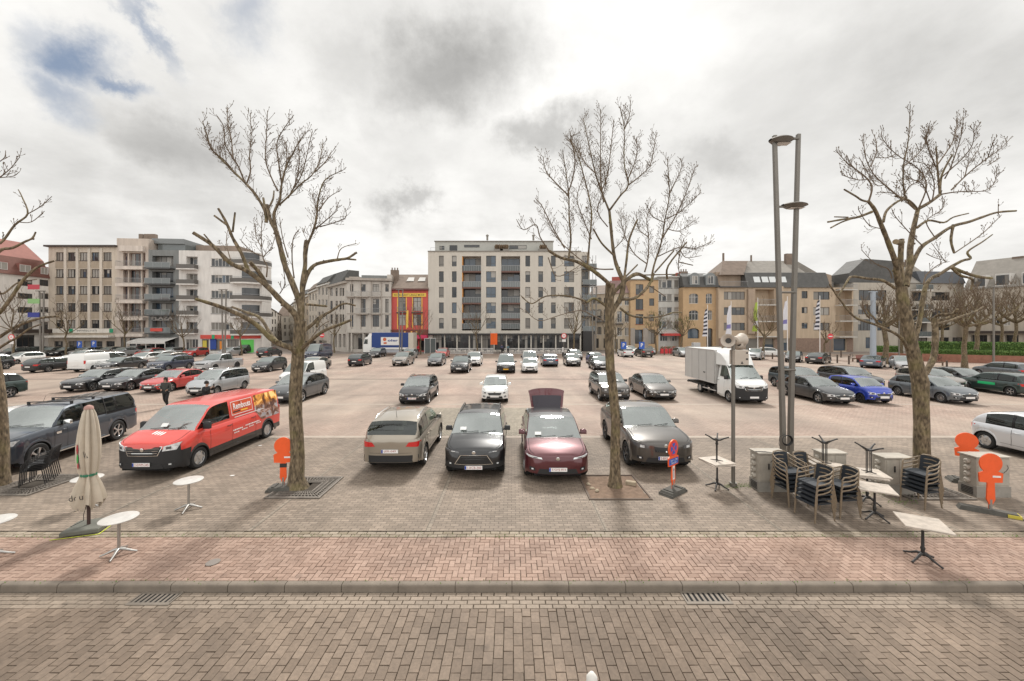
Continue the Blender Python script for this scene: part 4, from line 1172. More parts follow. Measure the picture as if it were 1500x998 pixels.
cf = MB(); cf.box(-.9,.9,y0+2.0,by1-.05,.52,.66,m_black); cf.box(-.95,.95,by1-.25,by1-.03,.5,.6,m_black); cf.box(-1.0,-.92,y0+2.5,y0+4.2,.42,.48,m_boxr); cf.box(.92,1.0,y0+2.5,y0+4.2,.42,.48,m_boxr)
cf.build('chassis', root)
wheel_pair(root, .98, y0+.95+3.75, .345)
# ================================================================ buildings
m_pane = [mat('pane_dark',(.022,.025,.028),.06,ior=1.6), mat('pane_mid',(.05,.053,.056),.08,ior=1.6), mat('pane_blue',(.055,.08,.11),.06,ior=1.7),
          mat('pane_curtain',(.33,.31,.28),.25,ior=1.5), mat('pane_blind',(.19,.175,.155),.3,ior=1.5)]
m_fw = mat('frame_white',(.6,.58,.55),.5); m_fb = mat('frame_brown',(.055,.04,.033),.5); m_fg = mat('frame_grey',(.07,.07,.07),.5)
m_rail = mat('balcony_steel',(.32,.32,.32),.4,metal=.6); m_railg = mat('balcony_glass',(.13,.145,.145),.08,ior=1.6)
m_slate = mat('slate_roof',(.092,.09,.086),.75,noise=.2,nscale=1.5); m_tiles = mat('clay_roof',(.19,.145,.115),.8,noise=.2,nscale=1.2)
m_rtile = mat('red_roof',(.25,.105,.085),.8,noise=.12,nscale=1.2); m_greyroof = mat('grey_tiles',(.235,.215,.19),.85,noise=.15,nscale=1)
def wallm(n, c, v=.15): return mat('wall_'+n, c, .85, noise=v, nscale=.45)
m_shop = mat('shop_dark',(.035,.033,.032),.4)

class Building:
    def __init__(s, label, A, B, top, wall, depth=11, cat='building', name='apartment_building', base=None, group='buildings round the square', topr=None, vary=.5, roof=None):
        s.A = Vector(((A[0]-750)*A[1]/F, A[1], 0)); s.B = Vector(((B[0]-750)*B[1]/F, B[1], 0))
        d = s.B-s.A; s.len = d.length; s.ang = math.atan2(d.y, d.x); s.d = d.normalized()
        s.root = thing(name, label, cat, s.A, s.ang, group); s.wallm = wall; s.depth = depth
        s.holes = []; s.zt = s.loc(A[0]+.01, top)[1]; s.roofm = roof or m_greyroof
        s.rng = random.Random(hash(label) & 0 or len(label)*31+int(A[0]*7)); s.panes = None; s.px = (A[0],B[0])
    def loc(s, px, py):
        r = Vector(((px-750)/F, 1)); a = Vector((s.A.x, s.A.y)); d = Vector((s.d.x, s.d.y))
        # a + t d = Y r
        det = d.x*(-r.y) - d.y*(-r.x)
        t = (-a.x*(-r.y) + a.y*(-r.x))/det
        Y = a.y + t*d.y
        return t, H0-(py-HOR)*Y/F
    def rect(s, x0, x1, y0, y1):
        t0, z1 = s.loc(x0, y0); t1, _ = s.loc(x1, y0); tm = (x0+x1)/2
        _, z1 = s.loc(tm, y0); _, z0 = s.loc(tm, y1)
        return t0, t1, z0, z1
    def win(s, cols, rows, frame=None, mull=1, kinds=(0,1,1,2,3,4), sill=False, trans=0, depth=.16, arch=False, name='window', holes=True):
        for (x0,x1) in cols:
            for (y0,y1) in rows:
                a,b,z0,z1 = s.rect(x0,x1,y0,y1); s.holes.append((a,b,z0,z1,frame or m_fg,mull,s.rng.choice(kinds),sill,trans,depth,arch,name))
    def recess(s, x0, x1, y0, y1, depth=1.5):
        a,b,z0,z1 = s.rect(x0,x1,y0,y1); s.holes.append((a,b,z0,z1,None,0,0,False,0,depth,False,'recess')); return a,b,z0,z1
    def part(s, name, x0, x1, y0, y1, d0, d1, m, parent=None, b=0):
        """box on the facade; d0,d1 = distance in front (negative) or behind"""
        a,c,z0,z1 = s.rect(x0,x1,y0,y1); mb = MB(); mb.box(a,c,d0,d1,z0,z1,m); return mb.build(name, parent or s.root)
    def finish(s, flat=True, parapet=.0):
        H = s.zt; hs = [h for h in s.holes]
        xs = sorted(set([0,s.len]+[min(max(v,0.01),s.len-.01) for h in hs for v in h[:2]])); zs = sorted(set([0,H]+[min(max(v,.01),H-.01) for h in hs for v in h[2:4]]))
        mb = MB(); 
        # rows of z, runs merged in x
        for j in range(len(zs)-1):
            zm = (zs[j]+zs[j+1])/2
            if zs[j+1]-zs[j] < 1e-4: continue
            run = None
            for i in range(len(xs)-1):
                xm = (xs[i]+xs[i+1])/2
                inside = any(h[0] < xm < h[1] and h[2] < zm < h[3] for h in hs)
                if not inside:
                    if run is None: run = xs[i]
                    end = xs[i+1]
                if inside or i == len(xs)-2:
                    if run is not None:
                        e = xs[i] if inside else end
                        if e-run > 1e-4: mb.quad((run,0,zs[j]),(e,0,zs[j]),(e,0,zs[j+1]),(run,0,zs[j+1]), s.wallm)
                        run = None
        D = s.depth
        mb.quad((0,D,0),(0,0,0),(0,0,H),(0,D,H), s.wallm); mb.quad((s.len,0,0),(s.len,D,0),(s.len,D,H),(s.len,0,H), s.wallm)
        mb.quad((s.len,D,0),(0,D,0),(0,D,H),(s.len,D,H), s.wallm)
        if flat: mb.quad((0,0,H),(s.len,0,H),(s.len,D,H),(0,D,H), s.roofm)
        for h in hs:
            a,b,z0,z1,fm,mull,kd,sill,trans,dp,arch,nm = h
            rm = s.wallm
            mb.quad((a,0,z0),(a,dp,z0),(a,dp,z1),(a,0,z1), rm); mb.quad((b,dp,z0),(b,0,z0),(b,0,z1),(b,dp,z1), rm)
            mb.quad((a,0,z0),(b,0,z0),(b,dp,z0),(a,dp,z0), rm); mb.quad((a,dp,z1),(b,dp,z1),(b,0,z1),(a,0,z1), rm)
            if nm == 'recess': mb.quad((a,dp,z0),(b,dp,z0),(b,dp,z1),(a,dp,z1), rm)
        s.wall = mb.build('wall', s.root)
        for h in hs:
            a,b,z0,z1,fm,mull,kd,sill,trans,dp,arch,nm = h
            if nm == 'recess': continue
            make_window(s.root, a,b,z0,z1,dp,fm,mull,kd,sill,trans,arch,s.wallm,nm, s.rng)
        if parapet:
            mb = MB(); mb.box(-.08,s.len+.08,-.12,.3,H,H+parapet,m_greyroof if s.roofm is None else s.wallm); mb.build('parapet', s.root)
        return s
    def prism_roof(s, prof, m, x0=0, x1=None, name='roof', parent=None):
        """prof: (y,z) outline, extruded along the facade"""
        x1 = s.len if x1 is None else x1; n = len(prof); mb = MB()
        vs = [(x0,y,z) for y,z in prof]+[(x1,y,z) for y,z in prof]
        fs = [tuple(range(n)), tuple(range(2*n-1,n-1,-1))]+[(i,n+i,n+(i+1)%n,(i+1)%n) for i in range(n)]
        mb.add(vs, fs, m); return mb.build(name, parent or s.root)
    def zat(s, px, py, back=0.):
        """height seen at pixel (px,py) on a plane 'back' metres behind the facade"""
        t,_ = s.loc(px,py); Y = s.A.y+t*s.d.y+back*math.cos(s.ang); return H0-(py-HOR)*Y/F
    def chimney(s, px, py0, back=3., w=.9, h=1.2, m=None, pots=0):
        t,_ = s.loc(px, 400); z = s.zat(px, py0, back); mb = MB(); mb.box(t-w/2,t+w/2,back-min(.35,w/2),back+min(.35,w/2),z-3.,z,m or m_tiles)
        o = mb.build('chimney', s.root)
        if pots:
            q = MB()
            for i in range(pots): q.cyl(t-w/2+(i+.5)*w/pots, back, z, z+.5, .12, m_tiles, 8)
            q.build('chimney_pot', o)
    def balcony(s, x0, x1, yfloor, ytop=None, out=1.1, slab=m_fw, rail='bars', th=.2, rh=1.0, d0=0.):
        a,b,z,_ = s.rect(x0,x1,yfloor-1,yfloor)
        mb = MB(); mb.box(a,b,-out,-.005+d0,z-th,z,slab); o = mb.build('balcony', s.root); q = MB()
        if rail == 'bars':
            q.box(a,b,-out,-out+.04,z+rh-.04,z+rh,m_rail); n = max(4,int((b-a)/.16))
            for i in range(n+1):
                x = a+(b-a-.02)*i/n; q.box(x,x+.022,-out+.01,-out+.03,z,z+rh-.04,m_rail)
            for xx in (a,b-.04): q.box(xx,xx+.04,-out+.04,-.01+d0,z+rh-.04,z+rh,m_rail)
        elif rail == 'glass':
            q.box(a,b,-out,-out+.03,z+.04,z+rh-.05,m_railg); q.box(a,b,-out-.01,-out+.04,z+rh-.045,z+rh,m_rail)
            n = max(1,round((b-a)/1.3))
            for i in range(n+1):
                x = a+(b-a-.04)*i/n; q.box(x,x+.04,-out-.012,-out+.042,z,z+rh-.05,m_rail)
        else:
            q.box(a,b,-out,-out+.1,z,z+rh,rail)
            for xx in (a,b-.1): q.box(xx,xx+.1,-out+.1,-.01+d0,z,z+rh,rail)
        q.build('railing', o)
def make_window(root, a,b,z0,z1,dp,fm,mull,kd,sill,trans,arch,wm,nm,rng):
    f = MB(); t = .06; y0_, y1_ = dp-.05, dp
    f.box(a,b,y0_,y1_,z0,z0+t,fm); f.box(a,b,y0_,y1_,z1-t,z1,fm)
    f.box(a,a+t,y0_+.002,y1_,z0+t,z1-t,fm); f.box(b-t,b,y0_+.002,y1_,z0+t,z1-t,fm)
    for i in range(mull):
        x = a+(b-a)*(i+1)/(mull+1); f.box(x-.03,x+.03,y0_+.004,y1_,z0+t,z1-t,fm)
    if trans:
        z = z1-(z1-z0)*trans; f.box(a+t,b-t,y0_+.006,y1_,z-.03,z+.03,fm)
    if sill: f.box(a-.06,b+.06,-.07,.02,z0-.09,z0-.002,sill if sill is not True else m_fw)
    if arch:
        n = 8; w = b-a; r = w/2; q = MB()
        for sx in (0,1):
            pts = []
            for i in range(n+1):
                an = math.pi/2*i/n; pts.append(((a+r)-r*math.cos(an) if not sx else (a+r)+r*math.cos(an), z1-r*.55+r*.55*math.sin(an)))
            c = (a if not sx else b, z1)
            for i in range(n):
                f.add([(c[0],-.002,c[1]),(pts[i][0],-.002,pts[i][1]),(pts[i+1][0],-.002,pts[i+1][1])],[(0,1,2)],wm)
    o = f.build(nm, root)
    p = MB(); n = mull+1
    for i in range(n):
        k = kd if rng.random() < .7 else rng.randrange(5)
        x0 = a+(b-a)*i/n; x1 = a+(b-a)*(i+1)/n
        if rng.random() < .3 and k < 3:
            zz = z0+(z1-z0)*rng.uniform(.45,.8)
            p.quad((x0,dp-.012,z0),(x1,dp-.012,z0),(x1,dp-.012,zz),(x0,dp-.012,zz), m_pane[k]); p.quad((x0,dp-.012,zz),(x1,dp-.012,zz),(x1,dp-.012,z1),(x0,dp-.012,z1), m_pane[rng.choice((3,4))])
        else: p.quad((x0,dp-.012,z0),(x1,dp-.012,z0),(x1,dp-.012,z1),(x0,dp-.012,z1), m_pane[k])
    p.build('pane', o)
    return o
def sc(o, k, pts): return [o+k*p for p in pts]
def rg(c, h): return [(x-h,x+h) for x in c]
def zx(v): return v*.18031           # zoomed pixel -> photo pixel (5.546x views)
def cols(ox, *pr): return [(ox+zx(a), ox+zx(b)) for a,b in pr]
def rows_(*pr): return [(340+zx(a), 340+zx(b)) for a,b in pr]

# --- B1 red roofed block, far left
wh = wallm('white',(.74,.70,.65)); 
b = Building('white apartment block with a red mansard roof at the far left', (-62,58.5), (71,70), 393.5, wh, roof=m_rtile)
b.win([(-48,-30),(-22,-4),(26,47),(58,70.5)], [(410,419),(430,438),(450,458.5)], frame=m_fb, mull=2, kinds=(0,1,4,1), depth=.03)
b.win([(-48,-28),(-22,-4),(28,47),(58,70)], [(472,484)], frame=m_fb, mull=2, kinds=(1,0), depth=.03)
b.win([(-40,-10),(24,50)], [(491,508)], frame=m_fb, mull=2, kinds=(0,), depth=.03)
b.finish(flat=False)
z = b.zt; b.prism_roof([(-.35,z),(-.3,z+.15),(.9,z+3.1),(.9,z)], mat('dark_red_tiles',(.15,.065,.05),.8,noise=.15)); b.prism_roof([(.91,z),(.91,z+3.1),(4.5,z+6.4),(11,z+6.4),(11,z)], m_rtile)
for (x0,x1) in ((-10,11),(27,45),(58,70)):
    a,c,z0,z1 = b.rect(x0,x1,385,394.5); z0 = z+.55; z1 = z+2.0
    d = MB(); d.box(a,c,-.1,1.2,z0,z1,m_rtile); o = d.build('dormer', b.root); make_window(o, a+.08,c-.08,z0+.1,z1-.15,-.09,m_fw,1,3,False,0,False,wh,'window',b.rng)
b.part('canopy_band', 20, 71, 482.5, 488, -.9, -.01, m_fb); b.part('shutter_band', 26, 70, 462, 470.5, -.25, -.01, m_fw)
# --- B2 bank
be = wallm('sand',(.52,.45,.37)); bd = wallm('spandrel',(.36,.295,.225))
b = Building('sand coloured five storey bank building with regular brown windows', (71,70), (171,70), 362, be)
cs = rg((87.8,105.0,122.6,139.9,157.3),6.1); rs = [(y-6.2,y+6) for y in (376,400.6,425.2,450.2,475)]
b.win(cs, rs, frame=m_fb, mull=2, kinds=(3,3,4,1,0), depth=.2, sill=m_fb)
b.win([(79,92),(100,117),(122,150),(155,168)],[(500,514)], frame=m_fg, mull=2, kinds=(1,0,4), depth=.25)
b.finish()
b.part('roof_cornice', 67.5, 172, 359.6, 362, -.45, 2, m_fb)
for c in (96.4,113.8,131.2,148.6): b.part('pilaster', c-1.9, c+1.9, 364, 481, -.14, -.002, wallm('pale_stone',(.56,.50,.43)))
for c in (87.8,105.0,122.6,139.9,157.3):
    for y in (388.5,413,437.7,462.6): b.part('spandrel', c-6.4,c+6.4,y-5,y+4.6,-.03,-.002,bd)
s1 = b.part('sign_band', 80, 168, 481.4, 487.8, -.35, -.01, wallm('band',(.66,.62,.56)))
for c in (107.5,166):
    q = b.part('green_sign_square', c-2.6, c+2.6, 481.8, 487.5, -.40, -.351, mat('bank_green',(.02,.28,.14),.4), s1)
t,_z = b.loc(130.5,484.5); text_part('BNP PARIBAS FORTIS','sign_lettering',s1,m_fg,3.6,.34,frameM((t,-.356,b.zat(130.5,484.6)),(1,0,0),(0,0,1)))
b.part('awning_band', 78, 170, 491.5, 494.5, -1.4, -.01, wallm('band',(.66,.62,.56)))
for px,tw in ((117,0),(138,1)):
    pass
# --- B3 narrow cream house with balconies
b = Building('narrow cream house with stacked concrete balconies beside the bank', (171,70), (217.5,70.5), 349, wallm('cream',(.50,.43,.37)))
b.win([(180.5,187),(189,206.5),(208.5,213)], [(y-20.5,y-2) for y in (391.4,416,440.4,465,488.8)], frame=mat('frame_red',(.22,.12,.10),.6), mull=2, kinds=(0,1,4,1), depth=.5)
b.win([(177,186),(190,206)], [(495,513)], frame=m_fg, mull=2, kinds=(0,1))
b.finish()
for y in (391.4,416,440.4,465,488.8): b.balcony(176,215.5,y,out=1.0,slab=wallm('cream_slab',(.58,.51,.45)),rail='bars',th=.55,rh=.95)
for y in (366.,): b.part('terrace_wall', 178, 213, 361, 369, -.6, -.01, wallm('cream_slab',(.58,.51,.45)))
b.part('roof_house', 180, 214, 345.5, 349.2, 2.5, 8, wallm('cream',(.50,.43,.37)))
for px in (184,192,197,203): b.chimney(px, 343.5, 3.5, .7, 1, m_tiles)
# --- B4 grey block PLAZA
b = Building('grey clad block with glass balconies and a PLAZA sign', (217.5,70.5), (262,71), 366, wallm('grey',(.205,.21,.205)))
b.win([(223,254)], [(375,390),(398,413),(421,436),(444,459),(469.5,482)], frame=m_fg, mull=3, kinds=(0,1,2,4), depth=.9)
b.win([(222,256)], [(496,513)], frame=m_fg, mull=3, kinds=(0,), depth=.5)
b.finish()
for y in (393.6,416.6,439.6,461.8,488): b.balcony(219.5,256.5,y,out=1.2,slab=m_fg,rail='glass')
b.part('penthouse', 221, 262, 355, 366.2, 1.6, 8, m_railg); b.part('penthouse_roof', 214, 262, 347.5, 355, 1.2, 8.5, mat('zinc',(.2,.21,.21),.5,metal=.3))
t,_z = b.loc(239,466); so_ = b.part('sign_rail', 225,253,469,469.6,-.2,-.1,m_fw); text_part('PLAZA','sign_lettering',so_,m_fw,3.55,.55,frameM((t,-.22,b.zat(239,466.2)),(1,0,0),(0,0,1)),ext=.05,bold=.02)
o = b.part('red_sign', 229,246,481,485.5,-1.35,-1.25, mat('sign_red',(.6,.08,.06),.5))
aw = MB(); a,c,z0,z1 = b.rect(208,262,494,500); aw.add([(a,-3.2,z0),(c,-3.2,z0),(c,-.02,z1),(a,-.02,z1),(a,-3.2,z0-.35),(c,-3.2,z0-.35)],[(0,1,2,3),(4,5,1,0)],m_fw)
for q in range(5): x = a+(c-a-.08)*q/4; aw.box(x,x+.08,-3.2,-3.12,0,z0-.3,m_fw)
aw.build('terrace_awning', b.root)
# --- B5 white corner building
wm = wallm('bright_white',(.64,.61,.575))
b = Building('white corner building with a red shop front and rounded balconies', (262,71), (352,72), 366.8, wm)
b.win([(273,289.5)], [(376,387.5),(401,412),(424,435),(448,459),(472,484)], frame=m_fw, mull=2, kinds=(1,0,4), depth=.9)
b.win([(309.3,340.5)], [(379,390.5),(403,414.5),(426,437),(449.5,459.5),(472.5,483.5)], frame=m_fw, mull=5, kinds=(1,4,3,0), depth=.15, sill=m_fg)
b.win([(272,290)], [(497,513)], frame=m_fw, mull=3, kinds=(1,))
b.win([(296,306),(308,330),(333,350)], [(497.5,514)], frame=m_fg, mull=2, kinds=(1,0,4))
b.finish()
for y in (394.5,416.6,439.5,461.5,488): b.balcony(264.5,290.5,y,out=1.1,slab=wm,rail=mat('rail_brown',(.12,.11,.10),.5),rh=.75)
sg = b.part('shop_sign', 295, 372.5-21, 490.8, 496.3, -.3, -.01, mat('sign_red',(.6,.08,.06),.5))
for px,w_,tx in ((299,5.,'NM'),(323,4,'shop'),(305.,5,'open')):
    pass
for px in (314,342): b.part('green_sign', px-2,px+2,490.6,496.6,-.36,-.301,mat('pharm_green',(.02,.35,.15),.4), sg)
b.part('window_display', 297,303,499,513,-.05,-.02,mat('poster_yellow',(.6,.5,.08),.6)); b.part('window_display', 308,317,496.5,512,-.05,-.02,mat('poster_blue',(.03,.07,.30),.6))
b.part('window_display', 322,326,500,512,-.05,-.02,mat('poster_orange',(.7,.25,.04),.6)); b.part('roof_plant', 264,331,353,366.5,4,9,wallm('brown_plant',(.27,.21,.17)))
# rounded end tower
tw = thing('corner_tower','rounded balcony corner of the white building at the side street','building',b.B,0,'buildings round the square')
cz = b.zt; mb = MB(); cx, cy, rr = .1, 2.6, 2.6
pts = [(cx+rr*math.sin(rad(a)), cy-rr*math.cos(rad(a))) for a in range(-2,80,9)]
hw_ = pts+[(-3.6,12),(-6,12)]
P = [[(x,y,z_) for x,y in hw_] for z_ in (0,cz)]
mb.grid(P, wm, closed=True); mb.add([(x,y,cz) for x,y in hw_],[tuple(range(len(hw_)))],m_greyroof); mb.build('wall', tw, smooth=30)
for y in (387,414,439,464,489.5):
    zf = H0-(y-HOR)*72/F; s_ = MB(); r2 = rr+1.0
    q = [(cx+rr*math.sin(rad(a)), cy-rr*math.cos(rad(a))) for a in range(-25,112,8)]; q2 = [(cx+r2*math.sin(rad(a)), cy-r2*math.cos(rad(a))) for a in range(-25,112,8)]
    s_.grid([[(x,yy,zf) for x,yy in q],[(x,yy,zf) for x,yy in q2],[(x,yy,zf-.25) for x,yy in q2],[(x,yy,zf-.25) for x,yy in q]], wm)
    o = s_.build('balcony', tw, smooth=30); rl = MB()
    rl.grid([[(x,yy,zf+.05) for x,yy in q2],[(x,yy,zf+.75) for x,yy in q2]], mat('rail_brown',(.12,.11,.10),.5)); rl.tube([(x,yy,zf+.95) for x,yy in q2],.03,m_rail,5); rl.build('railing', o)
    g_ = MB(); q3 = [(cx+(rr+.02)*math.sin(rad(a)), cy-(rr+.02)*math.cos(rad(a))) for a in range(4,70,8)]
    g_.grid([[(x,yy,zf+.5) for x,yy in q3],[(x,yy,zf+2.2) for x,yy in q3]], m_pane[1]); g_.build('window', tw)
s_ = MB(); s_.grid([[(cx+(rr+.1)*math.sin(rad(a)), cy-(rr+.1)*math.cos(rad(a)),z_) for a in range(0,74,8)] for z_ in (2.7,3.5)], mat('sign_red',(.6,.08,.06),.5)); s_.build('shop_sign', tw)
s_ = MB(); s_.grid([[(cx+(rr+.06)*math.sin(rad(a)), cy-(rr+.06)*math.cos(rad(a)),z_) for a in range(-2,50,8)] for z_ in (.1,2.5)], mat('graphic_green',(.12,.55,.10),.5)); s_.build('green_window_graphic', tw)
# --- street houses, left row
for i,(a_,b_,tp,cl,lb) in enumerate([((384,84),(397,104),441,(.47,.42,.36),'beige house first along the left of the side street'),((397,104),(406,126),452,(.52,.48,.43),'pale house second along the left of the side street'),((406,126),(413,150),458,(.36,.31,.26),'brown house at the far left end of the side street')]):
    b = Building(lb, a_, b_, tp, wallm('sl%d'%i,cl), depth=8, name='house', cat='house', group='houses along the side street')
    w0, w1 = a_[0], b_[0]; k = (w1-w0)/3
    for q in range(2): b.win([(w0+k*(.5+1.3*q),w0+k*(1.1+1.3*q))], [(tp+5+j*11,tp+12+j*11) for j in range(4)], frame=m_fb, mull=1)
    b.finish(flat=False); z=b.zt; b.prism_roof([(-.2,z),(4,z+2.6),(8,z)], m_tiles)
# end of the street
b = Building('pale gabled house closing the far end of the side street', (405,152), (438,152), 463, wallm('end',(.48,.44,.38)), depth=8, name='house', cat='house', group='houses along the side street')
b.win([(409,412),(416,419),(423,426),(430,433)], [(466,472),(476,482),(486,492)], frame=m_fb); b.finish(flat=False); z=b.zt; b.prism_roof([(-.2,z),(4,z+4),(8,z)], m_tiles)
# right row of the street: far (left px) to near (right px)
rowR = [((424,150),(431,130),449,(.50,.44,.35)),((431,130),(440,114),440,(.55,.50,.42)),((440,114),(452,100),436,(.46,.38,.29)),((452,100),(465,90),427,(.58,.53,.46)),((465,90),(481,83.5),418,(.50,.46,.41))]
for i,(a_,b_,tp,cl) in enumerate(rowR):
    b = Building(['narrow yellowish house deep in the side street','tall pale house in the middle of the side street','ochre house with a gable in the side street','cream house with balconies near the mouth of the side street','grey white house next to the arcaded corner building'][i],
                 a_, b_, tp, wallm('sr%d'%i,cl), depth=9, name='house', cat='house', group='houses along the side street')
    w0, w1 = a_[0], b_[0]; k = (w1-w0)/3; hh = (508-tp)/5
    for q in range(3): b.win([(w0+k*(q+.25),w0+k*(q+.75))], [(tp+3+j*hh,tp+3+j*hh+hh*.62) for j in range(4)], frame=m_fw, mull=1, kinds=(0,1,4,0))
    b.win([(w0+k*.4,w1-k*.4)], [(499,508)], frame=m_fb, mull=2, kinds=(0,))
    b.finish(flat=False); z = b.zt; b.prism_roof([(-.3,z),(1.2,z+1.8),(4,z+3.0),(9,z+.5)], [m_slate,m_tiles,m_slate,m_tiles,m_slate][i])
    b.part('cornice', w0, w1, tp-.6, tp+1, -.35, -.01, m_fw); b.chimney((w0+w1)/2, tp-14, 4, .8)
# --- B8 corner building with arcade
gw_ = wallm('grey_white',(.48,.445,.40)); st_ = wallm('stone_trim',(.35,.31,.27))
b = Building('angled wing of the grey white corner building facing the side street', (481,84), (508,75.3), 419, gw_, name='corner_wing')
b.win(cols(440,(242,262),(285,303),(318,335),(340,355)), rows_((455,520),(560,630),(670,745)), frame=m_fb, mull=1, kinds=(0,1,0))
b.win([(484,487),(489,493.5),(496,500),(502,506)], [(489.5,509)], frame=m_fb, mull=1, kinds=(0,), depth=.8); b.finish(flat=False)
b.part('cornice', 480.5, 508.5, 415.5, 418.5, -.5, 1, st_); z=b.zt; b.prism_roof([(-.2,z),(1.4,z+2.6),(3.4,z+2.6),(3.4,z)], m_slate, x0=0, x1=b.len*.75)
b = Building('grey white corner building with balconies and a dark arcade left of the red house', (508,75.3), (573,76.5), 411.5, gw_)
b.win(cols(440,(405,430),(490,530),(588,640),(690,718)), rows_((425,485),(545,655),(675,770)), frame=m_fb, mull=1, kinds=(1,0,3,0), trans=.25, depth=.2)
b.win([(509,513),(517,531),(535,551),(556,570)], [(489.5,512)], frame=m_fb, mull=2, kinds=(0,), depth=1.2); b.finish(flat=False)
b.part('cornice', 507, 573.5, 408, 411.5, -.55, 10, st_)
for x in (514.5,528,543.5,558): b.part('pilaster', x, x+1.4, 412, 482, -.12, -.002, st_)
for y in (434.5,459.5): b.balcony(522,540,y,out=.9,slab=st_); b.balcony(544,557.5,y,out=.5,slab=st_); b.part('string_course', 508,573,y-.3,y+.6,-.1,-.003,st_)
b.balcony(508,520,434.5,out=.8,slab=st_); b.part('arcade_lintel', 508,572.5,482.5,487.6,-.5,-.01,gw_)
for x in (510,515,532,553): b.part('arcade_pillar', x, x+1.6, 488, 515, -.5,-.02, gw_)
b.part('penthouse', 525, 567, 401, 408.3, 2.5, 9, wallm('grey',(.205,.21,.205))); b.part('roof_terrace_wall', 508, 525, 404, 408.3, 1.5, 6, st_)
b.part('gable_end', 566.5, 573, 402, 411, .4, 8, gw_); b.chimney(575, 396, 3, 1.6, 1.5, m_tiles, pots=3)
# --- B9 red restaurant
rdm = wallm('signal_red',(.52,.10,.085),.07); ye = mat('trim_yellow',(.75,.50,.09),.6)
b = Building('narrow bright red restaurant house with yellow trim and a brown tiled roof', (573,77), (627.5,77), 424.6, rdm, name='restaurant_house')
wc = ((583.3,594.2),(605.2,617))
b.win(wc, [(435.6,456)], frame=m_fb, mull=1, kinds=(1,3), trans=.3); b.win(wc, [(460.8,477)], frame=m_fb, mull=1, kinds=(3,1), trans=.3)
b.win([(605,612),(614,625)], [(499,514)], frame=m_fb, mull=1, kinds=(0,), depth=.5); b.finish(flat=False)
z = b.zt; b.prism_roof([(-.4,z),(-.35,z+.25),(4.6,z+2.75+.9),(11,z+1)], m_tiles); b.part('gutter', 572.5, 628, 423.4, 425.6, -.5, -.01, mat('gutter_brown',(.12,.04,.035),.6))
for px in (597,614):
    t,_z=b.loc(px,410); q=MB(); q.quad((t-.75,1.9,z+1.95),(t+.75,1.9,z+1.95),(t+.6,3.1,z+2.85),(t-.6,3.1,z+2.85),m_fw); q.build('skylight',b.root)
sb = b.part('sign_board', 575.2, 624.3, 429.6, 435, -.12, -.01, ye); t,_z = b.loc(599.7,432.3)
text_part('RESTAURANT LANGE MUUR','sign_lettering',sb,mat('sign_green',(.06,.10,.03),.6),6.0,.42,frameM((t,-.125,b.zat(599.7,432.3)),(1,0,0),(0,0,1)),bold=.01)
for x in (581.8,594.8,603.8,617.6): b.part('yellow_stripe', x, x+1.1, 436, 482, -.05,-.002, ye)
for x0,x1 in ((581.5,596.5),(603.5,619.5)):
    b.balcony(x0,x1,457.5,out=.45,slab=m_shop,rail='bars')
vs = b.part('vertical_sign', 597.2, 599.8, 455, 480, -.9,-.75, ye)
b.part('brown_band', 573.5, 627, 483, 490.5, -.3,-.01, mat('band_brown',(.16,.05,.035),.6)); b.part('red_awning', 600, 627, 491, 496, -1.6,-.01, mat('awning_pink',(.62,.05,.12),.6))
for x in (594,603.5,611): b.part('wall_lamp', x-1, x+1, 485.5, 488, -.5,-.301, mat('lamp_orange',(.8,.45,.1),.5))
# --- B10 main apartment block
mw = wallm('offwhite',(.53,.49,.43),.08); og = mat('ochre_reveal',(.50,.22,.05),.7)
b = Building('large off white apartment block with two stacks of recessed balconies', (627,77), (851,77), 369, mw, depth=14, roof=m_greyroof)
nar = cols(620,(128,166),(233,271),(830,868),(935,973),(1038,1076)); wid = cols(620,(511,590),(1145,1225))
rs = rows_((193,280),(320,408),(447,533),(573,660),(700,785))
b.win(nar, rs, frame=m_fg, mull=0, kinds=(0,1,2,1,4), trans=.78, depth=.22); b.win(wid, rs, frame=m_fg, mull=1, kinds=(1,4,2), trans=.72, depth=.22)
for (x0,x1) in cols(620,(315,470),(633,787)):
    a,c,z0,z1 = b.recess(x0,x1,375.5,482,1.7)
    fm = MB(); 
    for k,(yt,yb) in enumerate(((377,397),(399.5,420.5),(422.5,443.5),(445,466.5),(468.5,482))):
        _,_,f0,f1 = b.rect(x0,x1,yt,yb)
        g_ = MB(); o = make_window(b.root, a+.02,c-.02,f0,f1,1.66,m_fg,2,(2,2,1,1,0)[k],False,0,False,mw,'balcony_door',b.rng)
        sl = MB(); sl.box(a+.01,c-.01,.0,1.6,f0-.32,f0-.02,mat('balcony_edge',(.14,.075,.06),.6)); so2 = sl.build('balcony', b.root)
        q = MB(); q.box(a+.03,c-.03,.02,.05,f0+.0,f0+1.02,m_railg if k%2 else mat('bal_glass2',(.10,.11,.11),.1)); 
        n = 8
        for i in range(n+1): x = a+.03+(c-a-.1)*i/n; q.box(x,x+.04,.0,.055,f0-.0,f0+1.05,m_rail)
        q.box(a+.02,c-.02,-.01,.06,f0+1.02,f0+1.08,m_rail); q.build('railing', so2)
        if k in (0,1,3):
            cl = MB(); 
            for i in range(5): x = a+.5+i*.75+b.rng.uniform(-.2,.2); cl.lathe([(.12,f0),(.16,f0+.3),(.02,f0+.3)],8,m_tiles,Matrix.Translation((x,.6,0))); cl.lathe([(.05,f0+.3),(.25,f0+.55),(.02,f0+.8)],7,mat('pot_plant',(.06,.09,.04),.8),Matrix.Translation((x,.6,0)))
            cl.build('potted_plants', so2)
    if x0 < 700: b.part('ochre_reveal', x0-.05, x0+1.2, 376, 482, .02, 1.6, og)
